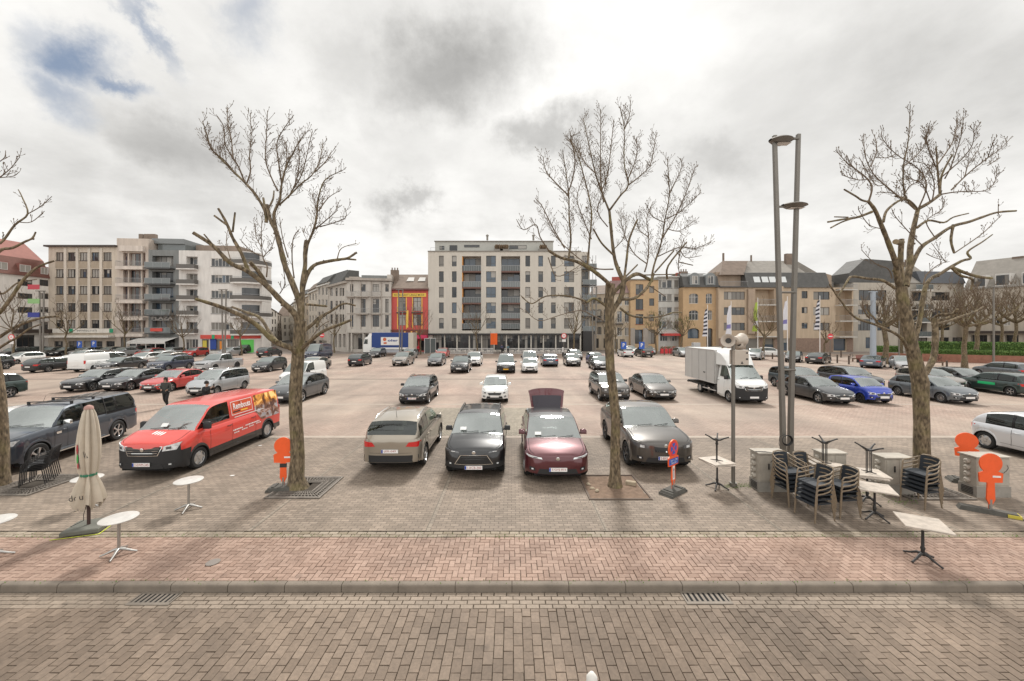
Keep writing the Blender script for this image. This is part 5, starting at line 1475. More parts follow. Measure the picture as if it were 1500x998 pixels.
b.win([(634+i*18.1,634+i*18.1+16.4) for i in range(12)], [(491,513)], frame=m_shop, mull=3, kinds=(0,0,1,4), trans=.3, depth=.5)
b.finish()
b.part('roof_edge', 626.6, 851.4, 367.6, 369, -.12, .6, m_greyroof); b.part('ground_band', 627.5, 850.5, 488.6, 490.8, -.45, -.01, m_shop)
ph = b.part('penthouse', 634, 812, 350.2, 368, 2.2, 11, mat('penthouse_wall',(.42,.415,.38),.7,noise=.05)); 
for (x0,x1,y0_,y1_) in ((641,648,360.5,366),(656,667.5,359.5,368),(678,701,359,362.5),(746,772,359.5,365)):
    t0,_ = b.loc(x0,y0_); t1,_ = b.loc(x1,y0_); z0 = b.zat(x0,y1_,2.2); z1 = b.zat(x0,y0_,2.2); make_window(ph,t0*1.0,t1,z0,z1,2.18,m_fg,1,1,False,0,False,mw,'window',b.rng)
b.part('roof_cap', 633, 813, 349.4, 350.6, 2.0, 11.2, m_greyroof)
for px in (712,783): 
    t,_z=b.loc(px,400); z = b.zat(px,350,4); q=MB(); q.cyl(t,4,z-.3,z+.55,.2,m_greyroof,10); q.lathe([(.3,z+.55),(.3,z+.75),(.05,z+.95)],10,m_greyroof,Matrix.Translation((t,4,0))); q.build('chimney_pot',b.root)
for px in (739,796,730):
    t,_z=b.loc(px,400); z = b.zat(px,368,1.); q=MB()
    for i in range(26): x=t+R.uniform(-.7,.7); q.lathe([(.03,z+.3),(.2,z+.3+R.uniform(.4,.9)),(.01,z+1.3)],5,mat('dry_shrub',(.13,.09,.055),.9),Matrix.Translation((x,1+R.uniform(-.4,.4),0)))
    q.box(t-.9,t+.9,.6,1.4,z-.4,z+.35,m_greyroof); q.build('roof_planter',b.root)
q = MB(); z = b.zt
for i in range(9): x=.4+i*1.6 if i < 3 else 25+i*.7; q.box(x,x+.04,.5,.54,z,z+.95,m_rail)
q.box(.4,3.6,.5,.54,z+.92,z+.96,m_rail); q.box(27.1,30,.5,.54,z+.92,z+.96,m_rail); q.build('terrace_railing', b.root)
# side wing with glass balconies
b = Building('set back side wing with glazed corner balconies right of the large off white block', (851,80), (864,80), 369, mw, depth=9, name='side_wing')
b.win([(852.5,862)], rs, frame=m_fg, mull=1, kinds=(1,2), depth=.2); b.finish()
for y in (418.,485.,395.,440.,463): b.balcony(852,872,y,out=1.4,slab=m_fg,rail='glass')
q = MB(); t,_z=b.loc(870,400)
for px in (866,870.5): t,_=b.loc(px,400); q.box(t,t+.1,-1.3,-1.2,8,b.zt-1,m_rail)
q.build('balcony_post', b.root); b.part('dark_shop_porch', 852, 868, 486, 514, -1.6, -.01, m_shop)
# --- right side
def cz5(*pr): return [(860+zx(a), 860+zx(b)) for a,b in pr]
cr = wallm('old_cream',(.52,.44,.34))
b = Building('old cream house with tall arched windows right of the large block', (864,84), (893,82), 431, cr, name='house', cat='house')
b.win([(866,872),(875,881),(884.5,890)], [(436,445),(453,470),(479,490)], frame=m_fb, mull=1, kinds=(0,1,4), arch=True, sill=m_fw); b.win([(872,877),(884,889)], [(496,510)], frame=m_fb); b.finish(flat=False)
z=b.zt; b.prism_roof([(-.4,z),(4,z+2.2),(8,z+2.2)], m_tiles); b.balcony(873,890,471,out=.6,slab=m_fg); b.part('blind_awning', 864,880,456,463,-1.0,-.01,wallm('awn',(.36,.33,.28)))
b = Building('cream house with a brown roof behind the middle tree', (893,81), (923.5,80), 430, wallm('cream2',(.50,.42,.32)), name='house', cat='house')
b.win([(904,911),(915,921.5)], [(435,447),(456,472),(480,492)], frame=m_fw, mull=1, kinds=(3,1,0), sill=m_fw); b.win([(900,905),(908,915)], [(497,512)], frame=m_fb); b.finish(flat=False)
z=b.zt; b.prism_roof([(-.4,z),(3,z+3.0),(8,z+3.0)], mat('purple_tiles',(.22,.14,.13),.8,noise=.15)); b.chimney(903,406,3.5,1.8,m=mat('red_chimney',(.35,.09,.07),.8))
for x0,x1 in ((901,913),(903,914)): b.balcony(x0,x1,474,out=.6,slab=m_fg); break
orb = mat('orange_brick',(.47,.325,.19),.8,noise=.1,nscale=1)
b = Building('tall orange brick house with dark narrow windows', (923.5,79), (964.5,79), 410.5, orb, name='house', cat='house')
b.win(cz5((395,456)), rows_((425,510),(545,632),(668,750)), frame=m_fb, mull=1, kinds=(1,2,0), sill=mat('sill_red',(.3,.09,.06),.7)); b.win(cz5((505,545)), rows_((440,495),(540,600),(670,725)), frame=m_fb, mull=0)
b.win([(930,942),(949.5,960)], [(483,504)], frame=m_fb, mull=1, kinds=(0,), depth=.4); b.finish()
b.part('stone_base', 923.6,930,481,516,-.06,-.002,st_); b.part('stone_base', 942,949.5,481,516,-.06,-.002,st_); b.part('parapet', 923.4,964.6,408.8,410.6,-.2,1,m_greyroof)
b = Building('light grey block with white framed windows between two orange brick houses', (964.5,79), (1000.5,79), 406.5, wallm('lgrey',(.47,.46,.43)), name='apartment_building')
b.win(cz5((582,606),(610,645),(650,690),(708,745),(748,765)), rows_((390,455),(503,562),(612,670),(725,785)), frame=m_fw, mull=0, kinds=(0,1,4), sill=m_fg)
b.win([(967,978),(981,992)], [(488,500)], frame=m_fw, mull=2, kinds=(0,)); b.finish()
b.part('sign_fascia', 965,997,484.5,488.5,-.5,-.01,wallm('lgrey',(.47,.46,.43))); b.part('roof_slab', 963,1001,405,406.8,-.5,8,wallm('lgrey',(.47,.46,.43)))
b.part('red_awning', 969,994,488.6,492,-1.4,-.02,mat('awning_red',(.5,.06,.05),.6))
b = Building('orange brick house with arched windows and a dark mansard roof', (1000.5,77), (1052.5,77), 421, orb, name='house', cat='house')
aw_ = cz5((828,903),(965,1016))
b.win(aw_, rows_((500,582),(636,716)), frame=m_fw, mull=2, kinds=(0,1), arch=True, trans=.35)
b.win(cz5((817,912)), [(481,496)], frame=m_fb, mull=0, kinds=(0,), arch=True, depth=.4); b.win(cz5((970,1020)), [(481,512)], frame=m_fb, mull=1, kinds=(1,), arch=True, depth=.4); b.finish(flat=False)
b.part('cornice', 1000,1053,418.6,421,-.5,.2,m_slate); z=b.zt+.2; b.prism_roof([(-.2,z),(.5,z+2.0),(2.4,z+2.9),(9,z+2.9),(9,z)], m_slate)
for px in (1016.5,1039.5):
    t,_=b.loc(px,410); q=MB(); q.prism([(t-.95,z+.2),(t+.95,z+.2),(t+.95,z+1.9)]+[(t+.95*math.cos(rad(a)),z+1.9+.75*math.sin(rad(a))) for a in range(15,180,15)]+[(t-.95,z+1.9)],(-.35,1.5),mat('zinc',(.2,.21,.21),.5,metal=.3),Matrix(((1,0,0,0),(0,0,1,0),(0,1,0,0),(0,0,0,1))))
    o=q.build('dormer',b.root); make_window(o,t-.55,t+.55,z+.4,z+2.0,-.36,m_fw,1,1,False,0,False,orb,'window',b.rng)
b.chimney(1003,400,3,.9,m=mat('red_chimney',(.35,.09,.07),.8)); b.chimney(1011,398,3,1.5,m=m_tiles,pots=3)
# --- B15
bg_ = wallm('beige',(.47,.37,.27)); bg2 = wallm('beige_dark',(.35,.27,.205))
def z6(*pr): return [(1040+zx(a), 1040+zx(b)) for a,b in pr]
b = Building('wide beige apartment block with a dark slate mansard and flags in front', (1052.5,76), (1250,76), 421.5, bg_, depth=13)
b.win(z6((113,283)), rows_((485,550),(612,675),(738,800)), frame=m_fb, mull=4, kinds=(0,1,3,4)); b.win(z6((745,793)), rows_((480,540),(610,660),(738,785)), frame=m_fb, mull=1, kinds=(0,))
b.win(z6((840,972)), rows_((485,550),(612,676),(738,800)), frame=m_fb, mull=2, kinds=(3,1,4)); 
b.recess(1106,1134,424,490,1.6); b.recess(1224,1248,423,492,1.6)
b.win(z6((290,398),(440,520),(560,640),(1003,1106)), [(496,514)], frame=m_fg, mull=0, kinds=(2,), depth=.3, name='garage_door'); b.finish()
for y in (446.5,470.5): b.balcony(1105.5,1135,y,out=.9,slab=wallm('slab_pale',(.52,.5,.46)))
b.balcony(1105.5,1135,492.5,out=.9,slab=wallm('slab_pale',(.52,.5,.46)),rail=bg_)
for y in (447.,470.,493.,424.5): b.balcony(1223.5,1249,y,out=1.1,slab=wallm('slab_pale',(.52,.5,.46)))
b.part('recess_column', 1094,1104,424,489,-.5,-.005,bg2); b.part('bay', 1137,1144,420,495,-.7,-.005,bg_); b.part('bay_right', 1183,1214.5,417,494,-.6,-.005,bg_) if False else None
z = b.zt; t0,_ = b.loc(1094,400); t1,_ = b.loc(1215,400)
b.prism_roof([(-.3,z),(.9,z+3.05),(1.4,z+3.15),(1.4,z)], m_slate, t0, t1, name='slate_mansard')
ta_,_ = b.loc(1188,400); tb_,_ = b.loc(1249,400)
b.prism_roof([(1.41,z),(1.41,z+3.1),(6.2,z+6.3),(13,z+3.0),(13,z)], m_greyroof, t0+.1, ta_)
tq,_=b.loc(1058,400); q = MB(); q.add([(tq,.6,z+2.6),(t0-.2,.6,z+2.6),(t0+2.9,4.5,z+6.0),(tq+2.5,4.5,z+6.0),(t0-.2,10,z+2.6),(tq,10,z+2.6)],[(0,1,2,3),(1,4,2),(5,0,3),(4,5,3,2)],m_tiles); q.build('penthouse_roof',b.root)
b.part('penthouse', 1056,1093,396.5,421.6,1.8,9,bg2); b.balcony(1053,1093,420.,out=.0+.6,slab=m_fg,rail='bars'); 
q=MB(); q.prism([(ta_+.01,z),(tb_,z),(tb_,z+1.6),(ta_+.01,z+6.3)],(4.5,12),m_greyroof,Matrix(((1,0,0,0),(0,0,1,0),(0,1,0,0),(0,0,0,1)))); q.prism([(t1+.02,z),(ta_+5,z),(ta_+5,z+2.6),(t1+.02,z+3.0)],(1.2,4.45),bg2,Matrix(((1,0,0,0),(0,0,1,0),(0,1,0,0),(0,0,0,1)))); q.build('gable_roof',b.root)
for px in (1110,1122,1133,1148.5):
    t,_=b.loc(px,410); q=MB(); q.add([(t-.62,.06,z+1.05),(t+.62,.06,z+1.05),(t+.62,.51,z+2.2),(t-.62,.51,z+2.2)],[(0,1,2,3)],mat('skylight_glass',(.62,.64,.64),.2)); q.build('skylight',b.root)
b.chimney(1182,372,5,1.5,m=m_tiles); b.chimney(1084,371,6,.3,m=m_tiles); b.chimney(1128,374,6,.25,m=m_tiles)
for x0,x1 in ((1052.8,1091.5),(1112.3,1118.5),(1134.2,1140.3),(1156,1220),(1240,1249.5)): b.part('brick_base',x0,x1,495.6,516.5,-.05,-.002,mat('brown_brick',(.25,.175,.135),.85,noise=.2,nscale=3))
# --- B16
b = Building('beige block with long dark windows and a grey gabled roof behind the right tree', (1250,77), (1412,79), 414, wallm('greige',(.41,.37,.315)), depth=12)
def z7(*pr): return [(1240+a*.2005, 1240+b*.2005) for a,b in pr]
def r7(*pr): return [(340+a*.2005, 340+b*.2005) for a,b in pr]
b.win(z7((90,292)), r7((425,500)), frame=m_fb, mull=4, kinds=(0,1)); b.win(z7((85,235),(262,318)), r7((535,602)), frame=m_fb, mull=3, kinds=(0,1)); b.win(z7((85,180),(225,318)), r7((638,720)), frame=m_fb, mull=3, kinds=(0,1))
b.win(z7((480,588)), r7((440,505),(550,640),(665,755)), frame=m_fb, mull=2, kinds=(2,0,1), depth=.9); b.win(z7((622,755)), r7((440,500),(560,620),(675,718)), frame=m_fb, mull=3, kinds=(1,0,3))
b.win(z7((140,210),(520,590),(680,750),(775,850)), r7((770,850)), frame=m_fb, mull=1, kinds=(0,)); b.finish(flat=False)
for y in (425,453.5,472,493): b.balcony(1334,1359,y,out=1.0,slab=m_fw,rail='glass')
z=b.zt; ta,_=b.loc(1246,400); tb,_=b.loc(1306,400); tc_,_=b.loc(1376,400)
q=MB(); q.prism([(ta,z),(tb+1.5,z),(tb+1.5,z+4.4),(ta+3.4,z+4.8),(ta,z+1.9)],(.3,4.2),m_slate,Matrix(((1,0,0,0),(0,0,1,0),(0,1,0,0),(0,0,0,1)))); q.build('slate_gable',b.root)
b.prism_roof([(-.3,z),(4.6,z+4.6),(12,z)], m_greyroof, tb+1.55, tc_-.5)
t2,_=b.loc(1380,400); b.prism_roof([(-.35,z),(.6,z+2.5),(8,z+2.5),(8,z)], mat('blue_slate',(.085,.09,.10),.6,noise=.15), t2-5, b.len); b.chimney(1361,384,4,1.5,m=m_tiles,pots=3)
# --- B17
b = Building('beige block with dormers and a grey roof at the far right', (1412,77), (1560,66), 425, wallm('beige3',(.43,.38,.315)), depth=12)
b.win([(1424,1436),(1454,1464),(1470,1480),(1505,1520),(1530,1545)], [(446,456),(466,477)], frame=m_fw, mull=1, kinds=(1,3)); b.win([(1422,1446),(1450,1468),(1472,1492),(1500,1520)], [(491,506)], frame=m_fg, mull=2, kinds=(0,), depth=.8); b.finish(flat=False)
z=b.zt; b.prism_roof([(-.3,z),(5,z+6.0),(12,z)], m_greyroof)
for x0,x1 in ((1426,1445),(1458,1480),(1497,1515)):
    a,c,z0,z1=b.rect(x0,x1,408,422); q=MB(); q.box(a,c,-.1,3,z+.3,z+2.6,m_fw); o=q.build('dormer',b.root); make_window(o,a+.15,c-.15,z+.5,z+2.3,-.11,m_fg,2,1,False,0,False,m_fw,'window',b.rng)
b.part('shop_fascia', 1414,1530,485,488.5,-.8,-.01,m_fb); b.chimney(1474,376,5,1.4)
# long strip behind the gaps so that no facade ends in nothing
for (a_,b_,tp,lb) in (((-330,60),(-80,58.5),400,'plain row of houses continuing left of the red roofed block'),((1560,66),(1800,55),425,'plain row of houses continuing right of the dormer block')):
    b = Building(lb, a_, b_, tp, wallm('row',(.45,.40,.34)), name='house_row', cat='building')
    w=(b_[0]-a_[0])/12; b.win([(a_[0]+w*(i+.3),a_[0]+w*(i+.7)) for i in range(12)], [(tp+10+j*22,tp+22+j*22) for j in range(3)], frame=m_fw, mull=1); b.finish()
# brown brick ground floor of the wide beige block: separate slabs between the garage doors
b = None
# ================================================================ trees
def bark_mat(name, c1, c2, c3):
    m, nt, b = principled(name); L = nt.links.new
    tc = nt.nodes.new('ShaderNodeTexCoord')
    mp = nt.nodes.new('ShaderNodeMapping'); mp.inputs['Scale'].default_value = (1,1,.35); L(tc.outputs['Object'], mp.inputs['Vector'])
    n = nt.nodes.new('ShaderNodeTexNoise'); n.inputs['Scale'].default_value = 14; n.inputs['Detail'].default_value = 8; n.inputs['Roughness'].default_value = .7; L(mp.outputs[0], n.inputs['Vector'])
    r = nt.nodes.new('ShaderNodeValToRGB'); e = r.color_ramp.elements; vo = nt.nodes.new('ShaderNodeTexVoronoi'); vo.inputs['Scale'].default_value = 30; vo.feature = 'SMOOTH_F1'; L(mp.outputs[0], vo.inputs['Vector']); vs_ = nt.nodes.new('ShaderNodeSeparateColor'); L(vo.outputs['Color'], vs_.inputs[0]); e[0].position = .32; e[0].color = (*c1,1); e[1].position = .68; e[1].color = (*c3,1); q = e.new(.5); q.color = (*c2,1)
    av = nt.nodes.new('ShaderNodeMix'); av.inputs['Factor'].default_value = .3; L(n.outputs['Fac'], av.inputs['A']); L(vs_.outputs[0], av.inputs['B']); L(av.outputs['Result'], r.inputs[0])
    n2 = nt.nodes.new('ShaderNodeTexNoise'); n2.inputs['Scale'].default_value = 2.2; n2.inputs['Detail'].default_value = 5; L(tc.outputs['Object'], n2.inputs['Vector'])
    mr = nt.nodes.new('ShaderNodeMapRange'); mr.inputs['From Min'].default_value=.52; mr.inputs['From Max'].default_value=.68; mr.inputs['To Max'].default_value=.45; L(n2.outputs['Fac'], mr.inputs['Value'])
    mx_ = nt.nodes.new('ShaderNodeMix'); mx_.data_type='RGBA'; L(mr.outputs['Result'], mx_.inputs['Factor']); L(r.outputs[0], mx_.inputs['A']); mx_.inputs['B'].default_value=(.19,.165,.06,1)
    L(mx_.outputs['Result'], b.inputs['Base Color']); b.inputs['Roughness'].default_value=.9
    bp = nt.nodes.new('ShaderNodeBump'); bp.inputs['Strength'].default_value=.8; bp.inputs['Distance'].default_value=.02; L(n.outputs['Fac'], bp.inputs['Height']); L(bp.outputs['Normal'], b.inputs['Normal'])
    return m
m_bark = bark_mat('bark',(.052,.038,.023),(.145,.108,.066),(.265,.205,.13))
m_twig = mat('twig_bark',(.135,.098,.066),.9)
m_cut = mat('sawn_wood',(.30,.235,.15),.8)

def catmull(P, n=4):
    out = []
    for i in range(len(P)-1):
        p0 = P[max(i-1,0)]; p1 = P[i]; p2 = P[i+1]; p3 = P[min(i+2,len(P)-1)]
        for j in range(n):
            t = j/n; out.append(.5*((2*p1)+(p2-p0)*t+(2*p0-5*p1+4*p2-p3)*t*t+(3*p1-p0-3*p2+p3)*t**3))
    out.append(P[-1]); return out

class Tree:
    def __init__(s, label, px, py, D=None, seed=1, group='bare plane trees along the forecourt'):
        g = G(px, py); s.D = g.y if D is None else D; s.base = Vector(((px-750)*s.D/F, s.D, 0)) if D else g
        s.root = thing('bare_tree', label, 'tree', s.base, 0, group); s.trunk = MB(); s.twigs = MB(); s.r = random.Random(seed); s.sc = s.D/F
    def P(s, px, py, dy=0.): return W(px, py, s.D+dy) - s.base
    def limb(s, pts, r0, r1, y0=0., y1=None, stub=False, twig=0., n=7, wob=.0, tlen=.5, thin=False):
        """pts in photo pixels; radii in photo pixels at the tree's distance; y0,y1 depth offsets (m)"""
        y1 = y0+s.r.uniform(-.9,.9) if y1 is None else y1
        m = len(pts)-1
        Q = [s.P(a,b,y0+(y1-y0)*i/m) for i,(a,b) in enumerate(pts)]
        Q = catmull(Q, 4)
        k = len(Q)-1
        rs = [max(.0045,(r0+(r1-r0)*(i/k)**.85)*s.sc*(.74 if r0 > 1.2 else .85)) for i in range(k+1)]
        if r0 > 2.2:
            rs = [a*(1+s.r.uniform(-.08,.09)) for a in rs]
            for j in range(1, k, 2):      # knuckles and old branch scars
                if s.r.random() < .45:
                    t = (Q[j+1]-Q[j]).normalized(); nn = t.cross(Vector((s.r.uniform(-1,1),s.r.uniform(-1,1),s.r.uniform(-1,1)))).normalized(); a = rs[j]
                    s.trunk.tube([Q[j]+nn*a*.2, Q[j]+nn*a*.9, Q[j]+nn*a*(1.15+s.r.uniform(0,.25))],[a*.75,a*.55,a*.28],m_bark,7)
        (s.twigs if thin else s.trunk).tube(Q, rs, m_twig if thin else m_bark, n if r0 > 2 else 5)
        if twig:
            s.sprout(Q, rs, twig, tlen)
        return Q
    def sprout(s, Q, rs, dens, tlen, start=.15, lvl=0):
        L_ = [0]
        for i in range(1,len(Q)): L_.append(L_[-1]+(Q[i]-Q[i-1]).length)
        tot = L_[-1]; step = .155/dens; d = tot*start + s.r.uniform(0,step); side = 1
        while d < tot:
            i = 0
            while i < len(L_)-2 and L_[i+1] < d: i += 1
            f = (d-L_[i])/max(1e-6,L_[i+1]-L_[i]); p = Q[i].lerp(Q[i+1], f); t = (Q[i+1]-Q[i]).normalized()
            nrm = t.cross(Vector((s.r.uniform(-.6,.6),1,s.r.uniform(-.4,.4)))).normalized()*side
            side = -side if s.r.random() < .8 else side
            dirv = (t*.75 + nrm*.85 + Vector((0,s.r.uniform(-.6,.6),.25))).normalized()
            ln = tlen*s.r.uniform(.35,1.0)*(1-.35*d/tot); s.twiglet(p, dirv, ln, min(.0072, rs[min(i,len(rs)-1)]*.6), lvl)
            d += step*s.r.uniform(.5,1.5)
        s.bud(Q[-1], (Q[-1]-Q[-2]).normalized())
    def bud(s, p, d):
        s.twigs.tube([p-d*.005, p+d*.02, p+d*.045], [.004,.010,.002], m_twig, 4)
    def twiglet(s, p, d, ln, r, lvl):
        pts = [p]; n = 4; dd = d.copy()
        for i in range(n):
            dd = (dd + Vector((s.r.uniform(-.12,.12), s.r.uniform(-.12,.12), .20))).normalized(); pts.append(pts[-1]+dd*ln/n)
        s.twigs.tube(pts, [max(.004,r*(1-.5*i/n)) for i in range(n+1)], m_twig, 4); s.bud(pts[-1], dd)
        if lvl < 2 and ln > .16:
            for k in range(1,n+(lvl==0)):
                if s.r.random() < .75:
                    q = pts[min(k,n)]; t = (pts[k]-pts[k-1]).normalized()
                    nrm = t.cross(Vector((s.r.uniform(-1,1),1,s.r.uniform(-1,1)))).normalized()*s.r.choice((-1,1))
                    s.twiglet(q, (t*.6+nrm*.8).normalized(), ln*s.r.uniform(.3,.55), r*.7, lvl+1)
    def cutend(s, Q, rr):
        d = (Q[-1]-Q[-2]).normalized(); s.trunk.tube([Q[-1], Q[-1]+d*.004], [rr,rr], m_cut, 7)
    def finish(s):
        t = s.trunk.build('trunk', s.root, smooth=70)
        if s.twigs.f: s.twigs.build('crown', s.root, smooth=70)

def zt(ox, oy, k, *p): return [(ox+k*a, oy+k*b) for a,b in p]
Z1 = lambda *p: zt(270,140,.3007,*p)
T = Tree('bare pruned plane tree standing in an iron grate left of the beige SUV', 433, 715, seed=11)
T.trunk.tube([T.P(x,y) for x,y in ((437,722),(436,712),(434,700),(436,670),(435,640),(433,610),(433,570),(436,530),(438,500),(440,470))], [.35,.27,.21,.185,.175,.172,.17,.165,.158,.15], m_bark, 14)
T.limb([(440,475),(440,448),(429,416),(417.6,389),(409,355),(404,338),(396,322),(391,300)],7,3.4,0,.3)
T.limb([(439,480),(431,459),(411,440),(393,421),(364,398),(337,385),(312,360),(283,341)],6.5,3.0,0,-1.2); T.limb([(364,398),(353,370),(341,349)]+Z1((205,620),(165,550)),3.8,1.9,-.5,-.9)
T.limb(Z1((205,630),(145,585)),2,1.8,-.8,-.9); T.limb(Z1((235,665),(247,570)),2,1.6,-.7,-.6); T.limb([(393,421)]+Z1((370,870),(320,812)),4,3.2,-.3,-.9); T.limb(Z1((150,740),(95,675)),1.6,1.2,-1,-1.2)
T.limb([(437,522),(428,511),(402,500),(377,477),(357,464),(330,452),(308,444.6),(286,438)],6,2.6,0,-1.6); T.limb([(406,501),(395,487),(381,466),(359,457),(340,450)],3.6,2.2,-.5,.4)
T.limb([(441,470),(443,441),(443,416),(447,390),(447,367),(449,352)]+Z1((590,800)),5.5,3,0,.4)
T.limb([(443,426),(449,405),(460,389),(480,383),(500,380),(510,378),(522.6,370)],4.6,2.2,.1,.9); T.limb([(508,379.5),(522,380.8)],2.2,1.8,.8,.9)
T.limb([(443,498),(445,486),(458,475),(469,464),(483,457),(503,445),(521,448)],4.4,1.8,0,1.1); T.limb([(476,461),(468,468),(464,479)],3.4,2.8,.5,.2)
T.limb([(441,515),(445,508),(460,495),(476,484),(499.5,475),(514,469)],4.6,2.2,0,-.9); T.limb([(448,446),(462,447),(479,449)],2.6,2.2,0,.5); T.limb([(437,520),(452,500),(470,478),(483,470)],0.9,.6,.1,.3,thin=True)
base_d = .3
for pts,r0,r1,tw in [
    (((400,620),(392,560),(345,480),(295,425),(250,380),(170,300),(130,255),(110,190),(90,130)),3.4,.8,1.5),
    (((295,425),(265,350),(235,300),(200,240),(190,150),(160,100)),1.8,.6,1.4),(((235,310),(230,220),(212,130),(210,60)),1.2,.6,1.3),(((250,385),(200,320),(140,270),(110,210)),1.2,.6,1.2),
    (((303,430),(322,370),(318,290),(325,200),(322,90)),1.8,.6,1.4),(((400,590),(385,500)),2.6,2.3,0),(((410,550),(432,505),(437,465)),2.2,1.4,0),
    (((460,700),(437,600),(442,560),(465,510),(470,465),(480,400),(500,340),(545,250),(590,180)),3.6,.7,1.5),
    (((455,465),(420,390),(395,310),(400,200),(405,80)),1.7,.6,1.4),(((475,440),(462,340),(450,240),(480,170),(530,100)),1.7,.6,1.4),
    (((462,535),(520,480),(570,430),(620,390),(660,320),(675,230)),2,.7,1.6),(((640,370),(690,320),(712,280)),1.2,.6,1.2),(((505,500),(540,430),(560,330),(552,210)),1.6,.6,1.6),(((520,470),(565,400),(590,320),(622,180)),1.5,.6,1.6),
    (((480,420),(500,300),(490,220)),1.2,.6,1.5),(((590,800),(600,730),(628,660),(645,590),(650,520),(670,440),(700,400),(770,365)),3,.6,1.6),
    (((640,650),(700,600),(745,560)),1.5,.6,1.2),(((660,640),(730,620),(785,595),(785,555)),1.2,.5,.8),(((648,600),(640,540),(622,480)),1.2,.5,1.2),(((655,560),(700,500),(745,470)),1.2,.5,1.4),
    (((535,890),(525,800),(530,700),(557,655)),1.5,.8,.4),(((505,790),(478,690),(465,600)),1.3,.6,.6),(((400,885),(403,830),(383,790),(375,700),(380,575)),1.6,.6,.9),
    (((385,785),(330,760),(275,705)),.9,.5,.8),(((385,785),(425,740),(440,690)),.9,.5,1.2),(((378,740),(350,690),(345,625)),.9,.5,1.2),(((745,797),(765,745),(832,722)),1.3,.5,.4),(((225,800),(205,720),(210,660)),.9,.5,.3),
    (((465,965),(490,915),(480,830)),.9,.5,.6)]:
    T.limb(Z1(*pts), r0, r1, base_d, None, twig=tw*1.15, tlen=.44, thin=r0<2.0)
T.finish()

Z2 = lambda *p: zt(740,140,.3005,*p); Z5 = lambda *p: zt(860,340,.18031,*p)
T = Tree('bare plane tree with a dense twiggy crown in a dirt patch beside the maroon car', 901, 713, seed=5)
T.trunk.tube([T.P(x,y) for x,y in ((901,720),(901,708),(901,695),(901,660),(902,620),(899,580),(894,540),(892,500),(893,470),(892.5,440),(894,416))], [.28,.195,.155,.137,.13,.127,.126,.126,.13,.13,.135], m_bark, 13)
T.limb([(894,478),(896,457),(909,437),(914,412),(914,405)],6.4,4.4,0,.1); T.limb([(894,440),(900,428),(915,412)],4,4,0,.1)
T.limb(Z2((510,930),(500,912),(430,855),(350,810),(270,790),(210,755)),4.8,2.2,0,-1.2)
T.limb(Z2((575,905),(540,820),(525,740),(515,640),(508,565)),4.2,2.6,.1,.4); T.limb(Z2((525,775),(470,720),(430,650)),2.2,1.5,.2,-.4)
T.limb(Z2((580,895),(592,800),(605,700),(645,605)),2.6,2.0,.1,1.0); T.limb(Z2((585,885),(645,825)),1.8,1.6,.2,.5)
T.limb(Z2((580,905),(640,870),(690,890),(715,905)),3.8,3.2,.1,.8); T.limb(Z5((270,620),(360,680),(480,695),(600,685),(700,655),(770,655)),2.6,1.4,0,1.3)
T.limb(Z5((270,545),(380,540),(470,470),(520,400),(540,340)),3.4,2.6,0,.8); T.limb(Z5((165,610),(60,540),(0,570))+[(856,441),(833,434),(800,434),(779,445),(764,434)],2.8,.8,0,-1.4,twig=.8,tlen=.35)
T.limb(Z2((730,862),(780,805),(822,757)),1.9,1.7,.8,1.3); T.limb(Z2((790,895),(795,830),(885,715)),2.2,1.6,.8,.4); T.limb(Z2((620,878),(700,875),(835,872)),1.6,1.2,.2,.7); T.limb(Z2((700,925),(780,980)),1.0,.8,.8,.9,thin=True); T.limb(Z2((845,812),(915,828)),1.3,1.1,.8,.9)
